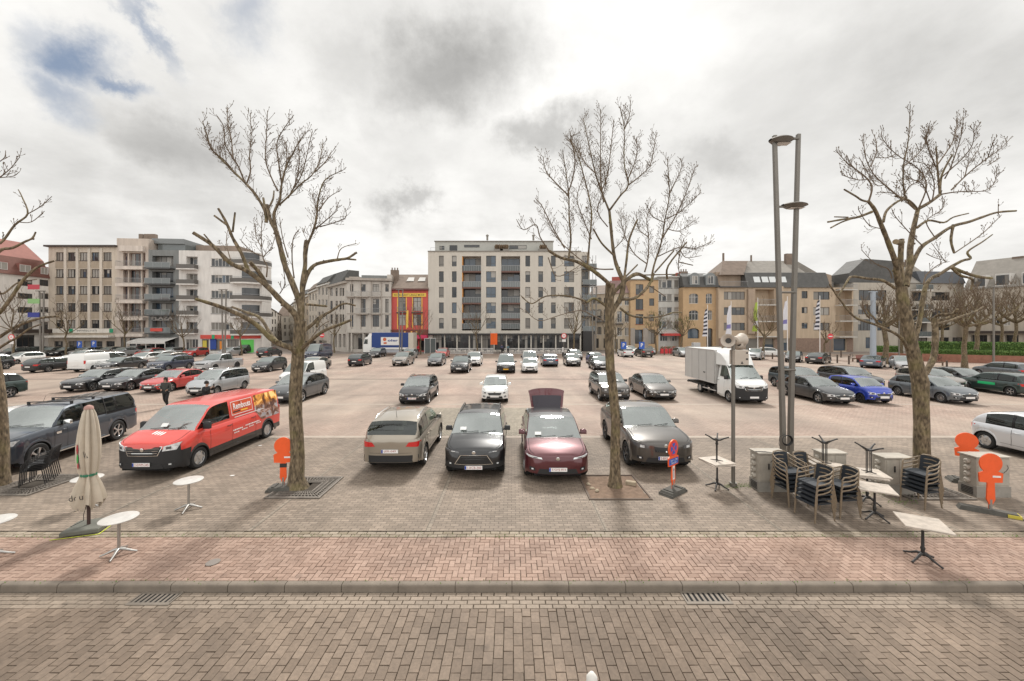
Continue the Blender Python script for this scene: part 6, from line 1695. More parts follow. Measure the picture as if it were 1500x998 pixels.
for pts,r0,r1,tw,y0 in [
    (((310,790),(320,700),(312,600),(310,480),(300,400),(280,270)),2.1,.7,1.7,-.9),(((310,490),(250,430),(200,370),(185,300)),1.5,.6,1.6,-.9),(((302,490),(330,400),(340,300),(320,210),(345,190)),1.5,.6,1.7,-.9),
    (((215,760),(170,690),(150,630),(90,655),(58,610)),1.3,.6,1.0,-1.2),(((400,835),(412,700),(420,560),(385,400),(350,280),(310,210)),2.0,.7,1.8,-.5),(((290,745),(230,640),(180,540),(155,510)),1.4,.6,1.5,-1),
    (((528,847),(430,840),(330,770),(250,690),(200,600)),1.6,.6,1.2,0),(((508,565),(470,470),(440,380),(410,250),(380,110)),2.3,.7,2.0,.4),(((480,520),(465,400),(465,250),(465,80)),1.7,.6,2.0,.2),
    (((510,558),(560,490),(600,435),(580,330),(580,160),(560,60)),2.3,.6,1.6,.4),(((580,165),(605,100),(612,28)),1.1,.5,1.3,.5),(((603,435),(660,390),(710,330),(735,190)),1.6,.6,1.8,.5),(((600,405),(640,300),(642,210)),1.4,.6,1.8,.6),
    (((470,465),(500,380),(520,210),(530,120)),1.4,.6,1.6,.3),(((440,380),(390,330),(345,250),(300,200)),1.4,.6,1.8,.3),(((420,700),(380,600),(350,500),(380,400)),1.3,.6,1.6,-.3),
    (((680,860),(695,800),(700,700),(690,600),(720,520)),1.7,.6,1.6,.4),(((712,905),(725,830),(760,720),(780,600),(800,480),(790,310)),2.5,.7,1.9,.8),(((760,705),(830,590),(880,480),(925,350)),1.7,.6,2.0,.8),
    (((800,480),(840,400),(870,330)),1.2,.5,1.8,.9),(((780,620),(720,590),(688,530)),1.1,.5,1.7,.8),(((745,785),(850,740),(930,745),(1003,712)),1.3,.5,1.4,.9),(((850,745),(880,790),(950,782)),1.0,.5,1.0,.9),
    (((790,600),(860,560),(950,475)),1.2,.5,1.8,.8),(((700,690),(650,650),(640,570)),1.0,.5,1.4,.5),(((690,820),(620,760),(570,640),(565,550)),1.2,.5,1.3,.4),(((790,650),(850,660),(920,610)),1.0,.5,1.5,.8),(((850,880),(845,800),(870,700)),1.,.5,1.2,.8),
    (((210,790),(250,880),(330,850),(360,830)),.9,.5,.8,-1),(((500,640),(450,560),(490,440),(480,360)),1.1,.5,1.6,.3),(((520,760),(580,690),(590,600)),1.,.5,1.2,.5)]:
    T.limb(Z2(*pts), r0, r1, y0, None, twig=tw*1.25, tlen=.42, thin=r0<1.9)
T.limb(Z5((600,680),(580,760),(610,820)),.8,.5,.6,.7,thin=True,twig=.8,tlen=.3); T.limb([(884,470),(868,462),(850,455),(820,462),(790,470),(770,455)],1.0,.5,-.3,-1.,thin=True,twig=1,tlen=.35)
T.finish()

Z3 = lambda *p: zt(1200,150,.2806,*p)
T = Tree('knobbly bare plane tree with a cut stub at the right behind the stacked chairs', 1351, 712, seed=9)
T.trunk.tube([T.P(x,y) for x,y in ((1350,720),(1350,705),(1351,690),(1350,655),(1350,620),(1349,590),(1348,560),(1342,535),(1336,510),(1331,485),(1326,460),(1322,440),(1320,420))], [.31,.23,.20,.186,.178,.176,.195,.172,.15,.145,.142,.145,.13], m_bark, 14)
T.limb([(1349,556),(1360,540),(1368,522),(1370,500),(1370,480),(1368,466)],5.4,5.2,0,.3); T.limb([(1369,476),(1373,470),(1392,465),(1400,455)],3.4,2.6,.3,.1); T.limb([(1370,474),(1385,472),(1410,463),(1428,457),(1440,450)],3,1.8,.3,.9); T.limb([(1369,466),(1376,461),(1396,460),(1402,453)],2.6,2.4,.3,-.2)
T.limb(Z3((420,960),(405,890),(400,840),(360,730),(320,630),(290,560),(255,515)),6.0,2.6,0,-.6)
T.limb(Z3((275,572),(200,600),(130,610),(45,625)),2.6,1.6,-.5,-.9); T.limb(Z3((190,602),(120,625),(60,656)),1.6,1.4,-.7,-.9); T.limb(Z3((150,600),(80,598)),1.3,1.1,-.7,-.9); T.limb(Z3((258,520),(220,510),(190,490),(130,455)),2,1.4,-.6,-1)
T.limb(Z3((430,960),(425,820),(430,715)),5.0,4.4,0,.1); q = MB()
T.trunk.tube([T.P(*Z3((428,735))[0],0), T.P(*Z3((400,728))[0],-.25)], [.075,.07], m_bark, 8); T.trunk.tube([T.P(*Z3((400,728))[0],-.25), T.P(*Z3((399,728))[0],-.26)], [.072,.072], m_cut, 10)
T.limb(Z3((450,960),(472,850),(475,760),(490,670),(515,560)),6.4,3.8,0,.5); T.limb(Z3((515,562),(480,522),(440,500),(400,490)),2.6,1.6,.5,.1); T.limb(Z3((518,556),(580,520),(630,482)),3.4,3.0,.5,.8); T.limb(Z3((630,482),(640,380),(695,275)),2.2,1.7,.8,1.0); T.limb(Z3((630,480),(618,350),(610,230)),2.2,1.2,.8,.6,twig=1.2,tlen=.3)
T.limb(Z3((335,625),(350,570),(395,527),(440,505)),2.4,2.0,-.3,.1)
T.limb(Z3((475,870),(530,760),(600,710),(690,650),(780,625),(850,600),(930,575),(1027,567)),4.2,1.9,.1,1.1); T.limb(Z3((510,655),(570,617),(650,628),(700,600),(780,580)),2.6,1.2,.2,.7); T.limb(Z3((700,640),(688,720),(705,788)),2.6,1.9,.5,.3); T.limb(Z3((705,788),(840,695),(900,640),(950,590)),1.0,.5,.3,.8,thin=True,twig=.7,tlen=.3)
T.limb([(1340,500),(1347,470)]+Z3((560,950),(640,890),(740,830),(790,815),(775,780),(850,730),(905,690)),4.8,1.0,.1,1.0); T.limb(Z3((690,862),(790,900),(860,915),(900,918)),3.6,2.2,.5,.9); T.limb(Z3((690,862),(740,905),(800,925),(790,980)),3.,2.,.5,.6)
T.limb(Z3((395,970),(330,930),(250,920),(170,910))+[(1240,414),(1228,434)],3.0,1.6,0,-1.0); T.limb([(1330,512),(1322,498),(1310,488),(1280,475),(1251,464),(1229,437),(1215,417)],3.4,1.3,0,-1.2,twig=.3,tlen=.3)
T.limb(Z3((545,950),(560,900),(620,850),(665,833)),1.5,.6,.2,.6,thin=True,twig=.6,tlen=.3)
for pts,r0,r1,tw,y0 in [
    (((258,518),(275,440),(230,380),(150,320),(90,255)),1.8,.6,1.3,-.6),(((230,382),(170,330),(150,290)),1.,.5,1.2,-.7),(((270,400),(200,405),(120,380)),.9,.5,1.2,-.7),
    (((430,505),(340,430),(280,370),(240,280),(232,175)),1.6,.6,1.3,0),(((270,335),(300,250),(288,170)),1.0,.5,.9,0),(((340,430),(290,425),(210,290)),.9,.5,1.2,0),
    (((500,555),(445,480),(440,330),(465,200),(475,18)),1.9,.6,1.4,.4),(((520,550),(560,440),(520,350),(400,270),(330,190),(325,160)),1.5,.5,1.4,.5),(((440,335),(540,240),(570,130)),1.2,.5,1.4,.4),(((400,270),(350,290),(290,285)),.9,.5,1.,.4),
    (((615,330),(700,200),(722,85)),1.5,.5,1.6,.7),(((610,340),(560,210),(575,125)),1.3,.5,1.6,.7),(((640,390),(740,300),(800,220),(808,120)),1.4,.5,1.6,.8),(((655,400),(690,330),(740,180),(752,85)),1.2,.5,1.4,.8),
    (((640,480),(700,470),(770,465),(860,462),(915,420),(927,345)),1.5,.5,1.2,.8),(((690,458),(780,370),(880,290),(950,240),(1005,180)),1.6,.5,1.1,.8),(((760,390),(780,320),(830,250)),1.,.5,1.1,.8),(((880,290),(905,215)),.8,.5,1.,.8),(((880,330),(945,290)),.8,.5,1.,.8),
    (((770,465),(760,440),(742,430)),.8,.5,1.,.8),(((580,520),(540,430),(470,400),(410,410)),1.,.5,1.6,.5),(((590,515),(600,420),(560,330),(500,310)),1.1,.5,1.7,.6),(((500,560),(400,480),(310,470)),1.,.5,1.4,.3),
    (((540,750),(480,690),(400,600),(380,560)),1.,.5,.8,.1),(((600,700),(560,620),(640,560),(655,510)),.9,.5,.8,.4),(((325,660),(260,640),(210,570),(205,545)),.8,.5,.6,-.4),(((380,920),(360,870),(290,840),(225,775)),1.2,.5,.6,0),
    (((430,520),(470,440),(540,400),(590,330)),1.1,.5,1.6,.5),(((935,585),(935,535)),.8,.5,.8,.9),(((660,835),(620,780),(590,740)),.7,.4,.6,.5),(((560,790),(600,810),(665,830)),.8,.5,.6,.3)]:
    T.limb(Z3(*pts), r0, r1, y0, None, twig=tw*1.2, tlen=.38, thin=r0<1.9)
T.finish()

z4 = lambda *p: zt(0,200,.5405,*p); z1_ = lambda *p: zt(0,340,.18031,*p)
T = Tree('bare plane tree whose trunk just enters the frame at the left edge', -5, 712, seed=21)
T.trunk.tube([T.P(x,y) for x,y in ((-5,720),(-5,705),(-4,690),(-3,650),(-4,610),(-6,580),(-10,550),(-16,520),(-22,490),(-28,460),(-34,420),(-40,390))], [.33,.27,.235,.215,.2,.195,.19,.185,.18,.17,.16,.13], m_bark, 13)
T.limb([(-26,470),(-14,465)]+z1_((0,650),(100,520),(180,400),(270,310),(350,265),(440,235)),4.5,1.8,0,.5); T.limb([(-20,498),(-8,498)]+z1_((0,850),(150,760),(330,700),(480,685)),4,2,0,.9); T.limb([(-14,520),(-4,512)]+z1_((60,900),(150,850),(230,790),(330,750)),2.8,1.2,0,-.6)
T.limb([(-36,410),(-20,390)]+z1_((0,150),(100,130),(200,80),(262,50),(290,0)),4,1.3,0,.4); T.limb(z1_((180,90),(265,55),(270,60)),2,1.6,.3,.5); T.limb([(-30,420)]+z1_((0,500),(60,480),(150,410),(300,385)),2.6,.8,.2,.8)
T.limb([(-40,392),(-20,350)]+z4((0,290),(40,240),(75,210),(60,165),(50,145)),3,.8,0,.6,twig=.5,tlen=.3); T.limb(z4((72,212),(110,190),(138,165)),.9,.5,.4,.5,thin=True,twig=.9,tlen=.25); T.limb(z4((50,232),(85,232),(118,205)),.9,.5,.4,.5,thin=True,twig=.6,tlen=.25)
T.limb([(-40,392),(-25,320),(-15,265)]+z4((0,110),(30,85),(52,58)),2,.5,0,.3,thin=True,twig=2.,tlen=.4); T.limb(z4((0,112),(35,108),(50,98)),.8,.5,.3,.3,thin=True,twig=1,tlen=.3); T.limb(z4((-20,80),(10,60),(15,45)),.8,.5,.3,.3,thin=True,twig=1.4,tlen=.3)
T.limb(z1_((100,520),(40,640),(110,830)),.8,.5,.3,.3,thin=True,twig=.6,tlen=.4); T.limb(z1_((0,480),(30,560),(120,640)),.8,.5,.3,.6,thin=True,twig=.6,tlen=.4)
T.finish()

# ---- smaller trees farther away
def small_tree(label, px, D, ytop, seed, spread=1., pollard=False, green=0, rt=.13, yfork=None, group='small bare trees round the square'):
    r = random.Random(seed); x = (px-750)*D/F; Ht = H0-(ytop-HOR)*D/F; root = thing('small_tree', label, 'tree', (x,D,0), 0, group)
    tr = MB(); tw = MB(); zf = Ht*(.42 if not pollard else .5)
    pts = [Vector((r.uniform(-.06,.06)*i, r.uniform(-.06,.06)*i, zf*i/4)) for i in range(5)]
    tr.tube(pts, [rt*1.35,rt,rt*.9,rt*.85,rt*.85], m_bark, 9)
    def grow(p, d, ln, rr, lvl):
        n = 4; q = [p]; dd = d.copy()
        for i in range(n):
            dd = (dd+Vector((r.uniform(-.16,.16),r.uniform(-.16,.16),.10+.06*lvl))).normalized(); q.append(q[-1]+dd*ln/n)
        (tr if lvl < 2 else tw).tube(q, [max(.012,rr*(1-.55*i/n)) for i in range(n+1)], m_bark if lvl < 2 else m_twig, 5 if lvl < 2 else 3)
        if lvl < 4:
            for k in range(2 if lvl else 3):
                i = r.choice((2,3,4,4)); nrm = Vector((r.uniform(-1,1),r.uniform(-1,1),r.uniform(-.1,.6))).normalized()
                grow(q[i], (dd*.6+nrm*.75).normalized(), ln*r.uniform(.5,.75), rr*.55, lvl+1)
    nb = 5 if not pollard else 7
    for k in range(nb):
        a = 2*math.pi*k/nb+r.uniform(-.3,.3); el = r.uniform(.35,1.0) if not pollard else r.uniform(.15,.8)
        d = Vector((math.cos(a)*spread, math.sin(a)*spread, el*1.2)).normalized(); grow(pts[-1]-Vector((0,0,r.uniform(0,.5))), d, (Ht-zf)*r.uniform(.38,.55), rt*.62, 0)
    grow(pts[-1], Vector((0,0,1)), (Ht-zf)*.5, rt*.6, 0)
    if pollard:   # knuckles of last year's shoots
        for k in range(70):
            v_ = Vector((r.gauss(0,1.2*spread), r.gauss(0,1.2*spread), r.uniform(zf+.8, Ht-.4)))
            for j in range(4):
                d = Vector((r.uniform(-.6,.6),r.uniform(-.6,.6),1)).normalized(); tw.tube([v_, v_+d*r.uniform(.3,.7)],[.016,.01],m_twig if green < .5 else mat('green_shoots',(.13,.13,.045),.9),3)
    tr.build('trunk', root, smooth=60); 
    if tw.f: tw.build('crown', root)
for i,(px,D,yt,lab,kw) in enumerate([
    (97,63,436,'small bare tree before the bank, left of its entrance',{}),(182,66,440,'small bare tree before the narrow cream house',{}),(269,66,452,'small bare tree before the white corner building',{}),
    (20,58,420,'bare tree before the red roofed block, left of the coloured banners',{'spread':1.2}),(354,66,448,'small bare tree before the rounded corner',{}),(490,73,455,'small bare tree before the arcade',{}),
    (616,69,448,'thin bare tree before the red restaurant house',{'rt':.12}),(699,69,446,'small bare tree before the left balcony stack of the large block',{}),(840,68,440,'bare tree before the right end of the large block',{'rt':.16}),
    (903,74,455,'slim tree behind the middle tree trunk',{}),(961,70,455,'young tree before the orange brick house',{'pollard':True,'green':1}),(998,70,462,'young greenish tree left of the arched brick house',{'pollard':True,'green':1}),
    (1117,58,444,'small pruned tree between the first two flags',{'rt':.16}),(1207,66,470,'small bare tree left of the striped flag',{}),(1297,50,420,'old pollarded tree right of the pale blue mast',{'pollard':True,'rt':.3,'spread':1.2}),
    (1320,60,430,'pollarded tree right behind the trunk of the right tree',{'pollard':True,'rt':.25}),(1413,44,412,'pollarded plane with a mossy trunk before the hedge',{'pollard':True,'rt':.24,'spread':1.1}),
    (1430,53,418,'pollarded plane behind the mossy one',{'pollard':True,'rt':.26}),(1468,60,420,'pollarded plane behind the thin lamp at the right',{'pollard':True,'rt':.2}),(1486,57,412,'pollarded plane nearest the right edge',{'pollard':True,'rt':.22,'spread':1.3}),(1380,62,430,'pollarded plane behind the hedge centre',{'pollard':True,'rt':.2})]):
    small_tree(lab, px, D, yt, 40+i, **kw)
# ================================================================ street furniture and things
m_orange_s = mat('sign_orange',(.80,.11,.025),.45,noise=.08,nscale=4); m_rubber = mat('rubber',(.085,.08,.07),.85,noise=.25,nscale=6,bump=.3)
m_iron = mat('cast_iron',(.03,.028,.027),.5); m_alu = mat('aluminium',(.42,.41,.39),.38,metal=.85); m_ttop = mat('table_top_pale',(.46,.40,.34),.5,noise=.25,nscale=7)
m_wtop = mat('table_top_white',(.52,.50,.47),.35,noise=.14,nscale=6); m_cab = mat('cabinet_grey',(.37,.335,.285),.6,noise=.2,nscale=2.5,bump=.05)
m_signw = mat('sign_white',(.72,.70,.68),.5); m_signb = mat('sign_blue',(.03,.10,.42),.4); m_signr = mat('sign_redface',(.65,.05,.06),.4)
XZ = Matrix(((1,0,0,0),(0,0,1,0),(0,1,0,0),(0,0,0,1)))     # polygon XY -> XZ plane, extrusion -> +y

def grate(px0, px1, y0, y1, label):
    X0 = (px0-750)*(F*H0/(y1-HOR))/F; Y0 = F*H0/(y1-HOR); X1 = (px1-750)*Y0/F; Y1 = F*H0/(y0-HOR); Y1 = Y0+(X1-X0)
    root = thing('tree_grate', label, 'tree grate', ((X0+X1)/2,(Y0+Y1)/2,0), 0, 'iron tree grates'); h = (X1-X0)/2
    mg = mat('grate_iron',(.20,.175,.15),.6,metal=.3,noise=.25,nscale=5)
    mb = MB(); mb.quad((-h,-h,.004),(h,-h,.004),(h,h,.004),(-h,h,.004), mat('soil',(.05,.04,.03),.95)); mb.build('soil', root)
    mb = MB()
    for a,b,c,d in ((-h,h,-h,-h+.05),(-h,h,h-.05,h),(-h,-h+.05,-h+.05,h-.05),(h-.05,h,-h+.05,h-.05)): mb.box(a,b,c,d,.006,.035,mg)
    for k in range(4):
        M_ = Matrix.Rotation(k*math.pi/2,4,'Z')
        for j in range(4):
            r_ = .32+(h-.36)*j/3.4
            mb.box(-r_,r_-.02,-r_-.012,-r_+.012,.008,.030,mg,M_)
        n = 13
        for i in range(n):
            x = (-1+2*(i+.5)/n); mb.add([(x*.3-.009,-.3,.01),(x*.3+.009,-.3,.01),(x*(h-.05)+.011,-h+.05,.01),(x*(h-.05)-.011,-h+.05,.01),(x*.3-.009,-.3,.028),(x*.3+.009,-.3,.028),(x*(h-.05)+.011,-h+.05,.028),(x*(h-.05)-.011,-h+.05,.028)],[(4,7,6,5),(0,4,5,1),(1,5,6,2),(3,2,6,7),(0,3,7,4)],mg,M_)
    mb.build('grate', root)
grate(386,468,697,731,'square iron grate round the foot of the left tree')
grate(1336,1432,702,733,'square iron grate behind the stacked chairs at the right tree')
grate(-42,40,697,727,'square iron grate under the black stacked chairs at the left edge')
# dirt patch with loose kerb and stones
mb = MB(); r_ = random.Random(3)
P = []
for j in range(9):
    P.append([(2.08+1.56*i/9+r_.uniform(-.03,.03), 10.28+1.6*j/8+r_.uniform(-.03,.03), .006+r_.uniform(0,.025)*(0<i<9)*(0<j<8)) for i in range(10)])
mb.grid(P, mat('dirt',(.17,.115,.08),.95,noise=.3,nscale=7,bump=.5)); o = mb.build('dirt_patch'); o['kind']='structure'
mb = MB()
for (a,b,c,d) in ((2.03,3.7,10.23,10.27),(2.03,3.7,11.9,11.95),(2.03,2.07,10.27,11.9),(3.66,3.7,10.27,11.9)): mb.box(a,b,c,d,.0,.03,mat('edge_steel',(.12,.09,.07),.8))
mb.build('dirt_patch_edging')['kind']='structure'
mb = MB(); mb.bbox(-.14,.14,-.07,.07,0,.11,mat('stone_block',(.34,.28,.20),.85,noise=.2),.015); o = mb.build('stone_block', loc=(3.42,11.2,.01), rotz=rad(-25)); tag(o,'rough stone block lying by the foot of the middle tree','stone')
for k,(x,y) in enumerate(((2.25,10.9),(2.35,10.75),(2.2,11.2))):
    mb = MB(); mb.lathe([(.05,0),(.07,.02),(.04,.05),(.001,.055)],7,mat('stone_block',(.34,.28,.20),.85),Matrix.Diagonal((1.2,.8,1,1))); o = mb.build('loose_cobble', loc=(x,y,.015), rotz=k); tag(o,'loose cobble on the dirt at the left of the middle trunk','stone','loose cobbles on the dirt patch')

# no-parking boards
def sign_board(px, py, rotdeg, front, label, tape=True, lean=0, base=True, s=1.0, D=None):
    g = G(px, py) if D is None else Vector(((px-750)*D/F,D,0)); root = thing('temporary_sign', label, 'road sign', (g.x,g.y,0), rad(rotdeg), 'temporary no parking boards')
    out = [(-.035,.22),(-.09,.34),(-.075,.75),(-.24,.76),(-.255,.98),(-.15,1.03)] + [(.24*math.cos(rad(a)),1.22+.24*math.sin(rad(a))) for a in range(-132,-409,-12)][:24] + [(.15,1.03),(.255,.98),(.24,.76),(.075,.75),(.09,.34),(.035,.22)]
    out = out[::-1]
    mb = MB(); mb.prism([(x*s,z*s) for x,z in out],(-.015,.015),m_orange_s,XZ @ Matrix.Scale(-1,4,(0,0,1))); b = mb.build('board', root)
    mb = MB(); mb.box(-.02,.02,.016,.035,.1,1.45,m_orange_s); mb.build('rib', root)
    mb = MB(); mb.cyl(0,0,.08,.34,.03,m_alu,8); mb.build('post', root)
    if front:
        f = MB(); M_ = XZ @ Matrix.Scale(-1,4,(0,0,1)); zc = 1.22
        def disc(r0,r1,m,y,n=28,a0=0,a1=360):
            f.grid([[(r*math.cos(rad(a0+(a1-a0)*i/n)),-y,zc+r*math.sin(rad(a0+(a1-a0)*i/n))) for i in range(n+1)] for r in (r0,r1)],m)
        disc(.0,.205,m_signr,.018); 
        for k in range(4): disc(.045,.15,m_signb,.021,8,45+90*k-31-45,45+90*k+31-45)
        f.build('no_parking_disc', root)
        f = MB(); f.box(-.225,.225,-.022,-.0155,.79,.955,m_signb); f.build('blue_plate', root); 
        text_part('24 > 28','lettering',root,m_signw,.34,.055,frameM((0,-.024,.905),(1,0,0),(0,0,1))); text_part('08.00','lettering',root,m_signw,.26,.05,frameM((0,-.024,.83),(1,0,0),(0,0,1)))
        f = MB(); f.box(-.05,.05,-.02,-.0155,.37,.74,m_signw); f.box(-.009,.009,-.024,-.0205,.42,.68,m_shop); f.add([(-.03,-.024,.62),(.03,-.024,.62),(0,-.024,.70)],[(0,1,2)],m_shop); f.build('arrow_plate', root)
    else:
        f = MB(); f.box(.03,.2,-.021,-.0155,.88,.925,m_signw); f.build('sticker', root)
        if tape: f = MB(); f.box(-.088,.088,-.019,.019,.62,.73,m_shop); f.build('black_tape', root)
    if base:
        bm = MB()
        P = [(-.40,-.20,0),(.40,-.20,0),(.40,.20,0),(-.40,.20,0),(-.33,-.17,.11),(.33,-.17,.11),(.33,.17,.11),(-.33,.17,.11)]
        bm.add(P,[(4,5,6,7),(0,1,5,4),(1,2,6,5),(2,3,7,6),(3,0,4,7)],m_rubber)
        for x in (-.22,.22): bm.box(x-.04,x+.04,-.14,.14,.112,.135,m_rubber)
        for x in (-.36,.36): bm.box(x-.02,x+.02,-.205,.205,0,.06,m_rubber)
        bm.build('foot_block', root)
    return root
sign_board(415,717,6,False,'back of an orange no parking board on a grey foot, left of the left tree',s=1.0)
sign_board(986,722,38,True,'no parking board with red and blue disc and an upward arrow on a rubber foot')
r0 = sign_board(1451,752,-8,False,'back of an orange board on a long rubber foot with a yellow end',tape=False,base=False)
bm = MB(); bm.add([(-.55,-.12,0),(.5,-.12,0),(.5,.12,0),(-.55,.12,0),(-.5,-.09,.10),(.42,-.09,.10),(.42,.09,.10),(-.5,.09,.10)],[(4,5,6,7),(0,1,5,4),(1,2,6,5),(2,3,7,6),(3,0,4,7)],m_rubber,Matrix.Rotation(rad(-28),4,'Z'))
bm.box(.24,.46,-.125,.125,.005,.075,mat('yellow_end',(.5,.42,.06),.6),Matrix.Rotation(rad(-28),4,'Z')); bm.build('foot_block', r0)
sign_board(1416,705,-28,False,'back of an orange board standing behind the graffiti covered cabinet',tape=False,D=11.4)

# cabinets
def cabinet(X0, X1, Y0, dep, h, label, graf=True, strap=False):
    root = thing('electrical_cabinet', label, 'cabinet', (X0,Y0,0), 0, 'grey electrical cabinets on the forecourt'); w = X1-X0; mb = MB()
    mb.bbox(0,w,0,dep,.28,h,m_cab,.02); mb.box(-.02,w+.02,-.02,dep+.02,0,.28,mat('cabinet_plinth',(.27,.25,.22),.85,noise=.15)); mb.box(-.03,w+.03,-.03,dep+.03,h,h+.035,m_cab); mb.build('housing', root)
    d = MB(); d.box(.03,w/2-.006,-.012,-.001,.32,h-.04,m_cab); d.box(w/2+.006,w-.03,-.012,-.001,.32,h-.04,m_cab); o = d.build('door', root)
    q = MB(); q.box(w*.3,w*.3+.035,-.03,-.013,.62,.78,m_shop); q.build('handle', o)
    q = MB()
    for i in range(5): q.box(-.035,-.021,.06,dep-.06,.05+.04*i,.07+.04*i,m_shop)
    q.build('vent', root)
    q = MB()
    for i in range(4):
        z = h-.14-.17*i; M_ = Matrix.Translation((-.03,dep*.5,z)) @ Matrix.Rotation(rad(-90),4,'Y'); q.lathe([(.07,-.03),(.07,.02),(.04,.05)],12,m_cab,M_); q.box(-.11,-.03,dep*.5-.02,dep*.5+.02,z-.05,z-.02,m_cab)
    q.build('socket_outlet', root)
    if graf:
        q = MB(); rr = random.Random(int(X0*10))
        for k in range(graf if isinstance(graf,int) and graf > 1 else 2):
            x, z = rr.uniform(.15,w-.35), rr.uniform(.62,h-.14); pts=[Vector((x,-.015,z))]
            for j in range(12): pts.append(pts[-1]+Vector((rr.uniform(-.035,.075),0,rr.uniform(-.07,.07))))
            q.tube([(min(max(p.x,.05),w-.05),p.y,min(max(p.z,.4),h-.06)) for p in pts],.006,m_shop,4)
        q.build('graffiti', root)
    if strap:
        q = MB(); q.tube([(-.05,.1,h+.04),(.2,.05,h+.05),(.55,-.02,h+.02),(w-.05,-.035,h-.12)],.012,m_shop,5); q.build('strap', root)
cabinet(6.83,7.62,10.75,.40,1.04,'grey electrical cabinet with sockets left of the stacked cane chairs, strap over its top',strap=True)
cabinet(8.8,9.45,11.0,.36,.96,'grey electrical cabinet half hidden behind the upturned tables',graf=False)
cabinet(10.12,10.86,10.55,.38,.98,'grey electrical cabinet between the upturned tables and the right tree',graf=False)
cabinet(12.42,13.3,10.4,.40,1.05,'graffiti covered grey cabinet behind the orange board at the right',graf=4)

# cast iron bistro tables
def iron_base(mb, inv=None, cols=1):
    M_ = inv or Matrix.Identity(4); def_ = []
    def tube(pts, r, n=7): mb.tube([M_ @ Vector(p) for p in pts], r, m_iron, n)
    if cols == 1: tube([(0,0,.10),(0,0,.2),(0,0,.24),(0,0,.28),(0,0,.66),(0,0,.70)],[.035,.03,.042,.026,.022,.03])
    else:
        for a in range(4): x,y = .055*math.cos(a*1.571+.78), .055*math.sin(a*1.571+.78); tube([(x,y,.14),(x,y,.70)],.011,6)
        tube([(0,0,.12),(0,0,.16)],[.08,.085],10)
    for a in range(4):
        c,s_ = math.cos(a*math.pi/2+.78), math.sin(a*math.pi/2+.78)
        tube([(0,0,.14),(.09*c,.09*s_,.125),(.18*c,.18*s_,.07),(.26*c,.26*s_,.035),(.30*c,.30*s_,.02)],[.03,.026,.02,.018,.022])
    for a in range(4):
        c,s_ = math.cos(a*math.pi/2+.78), math.sin(a*math.pi/2+.78); tube([(0,0,.70),(.16*c,.16*s_,.712)],.012,5)
def bistro(X, Y, rotdeg, label, inverted_on=None, cols=1, size=.68, group='square bistro tables'):
    root = thing('bistro_table', label, 'table', (X,Y,0 if inverted_on is None else inverted_on), rad(rotdeg), group); h = size/2
    if inverted_on is None: M_ = None; z0, z1 = .715, .745
    else: M_ = Matrix.Translation((0,0,.745)) @ Matrix.Diagonal((1,1,-1,1)); z0, z1 = 0., .03
    mb = MB(); mb.bbox(-h,h,-h,h,z0,z1,m_ttop,.006); mb.build('tabletop', root); mb = MB(); iron_base(mb, M_, cols); mb.build('base', root, smooth=60)
bistro(7.98,7.56,-29,'square pale table standing alone on the red brick band')
bistro(8.62,9.25,-29,'square pale table right of the stacked cane chairs, second nearest the road')
bistro(9.22,10.1,-25,'square pale table with an upturned table on it, before the grey cabinets')
bistro(9.28,10.12,-20,'upturned table with feet in the air between two cabinets, the rightmost one',inverted_on=.748,cols=4)
bistro(8.62,10.75,10,'square pale table mostly hidden behind the cane chairs, carrying an upturned table')
bistro(8.66,10.78,30,'upturned table right behind the stacked cane chairs',inverted_on=.748,cols=4)
bistro(5.80,11.0,8,'square pale table left of the loudspeaker pole with an upturned one on top')
bistro(5.80,11.02,14,'upturned table left of the loudspeaker pole, three feet in the air',inverted_on=.748)
# round aluminium tables
def round_table(X, Y, rotdeg, label, r=.30, h=.735):
    root = thing('round_table', label, 'table', (X,Y,0), rad(rotdeg), 'round white terrace tables'); mb = MB()
    mb.lathe([(r-.01,h-.022),(r,h-.015),(r,h-.004),(r-.006,h)],36,m_wtop); mb.build('tabletop', root, smooth=40); mb = MB()
    mb.cyl(0,0,.1,h-.022,.026,m_alu,12); mb.lathe([(.12,h-.03),(.03,h-.06)],12,m_alu); mb.build('column', root, smooth=40)
    for k in range(4):
        q = MB(); c,s_ = math.cos(k*math.pi/2), math.sin(k*math.pi/2); q.tube([(0,0,.12),(.08*c,.08*s_,.10),(.2*c,.2*s_,.05),(.29*c,.29*s_,.02)],[.03,.028,.02,.016],m_alu,7); q.build('leg', root, smooth=60)
round_table(-7.84,7.76,20,'round white table nearest the road, right of the closed parasol')
round_table(-8.06,9.7,15,'round white table in front of the red delivery van')
round_table(-10.75,9.85,0,'round white table hidden behind the closed parasol')
round_table(-10.2,7.65,30,'round table cut by the left edge of the picture')

# closed parasol
root = thing('closed_parasol','closed cream cafe parasol tied with a green band on a dark slab','parasol',((130-750)*8.75/F,8.75,0),0)
m_cloth = mat('parasol_cloth',(.50,.435,.35),.9,noise=.12,nscale=3); prof = [(.55,.30),(.62,.33),(.80,.30),(1.00,.24),(1.16,.17),(1.24,.15),(1.32,.19),(1.6,.235),(1.9,.24),(2.15,.22),(2.4,.185),(2.6,.14),(2.72,.085)]
P = []; rr = random.Random(4); ph = [rr.uniform(0,6) for _ in range(4)]
for z,r in prof:
    row = []
    for i in range(48):
        a = 2*math.pi*i/48; f = 1+.20*math.sin(8*a+ph[0]+z*.5)*(1 if z > 1.24 else 1.25)+.08*math.sin(16*a+ph[1]) + .05*math.sin(3*a+z*2)
        row.append((r*.74*f*math.cos(a), r*.68*f*math.sin(a), z + (.10*math.sin(8*a+ph[2]) if z < .6 else 0)))
    P.append(row)
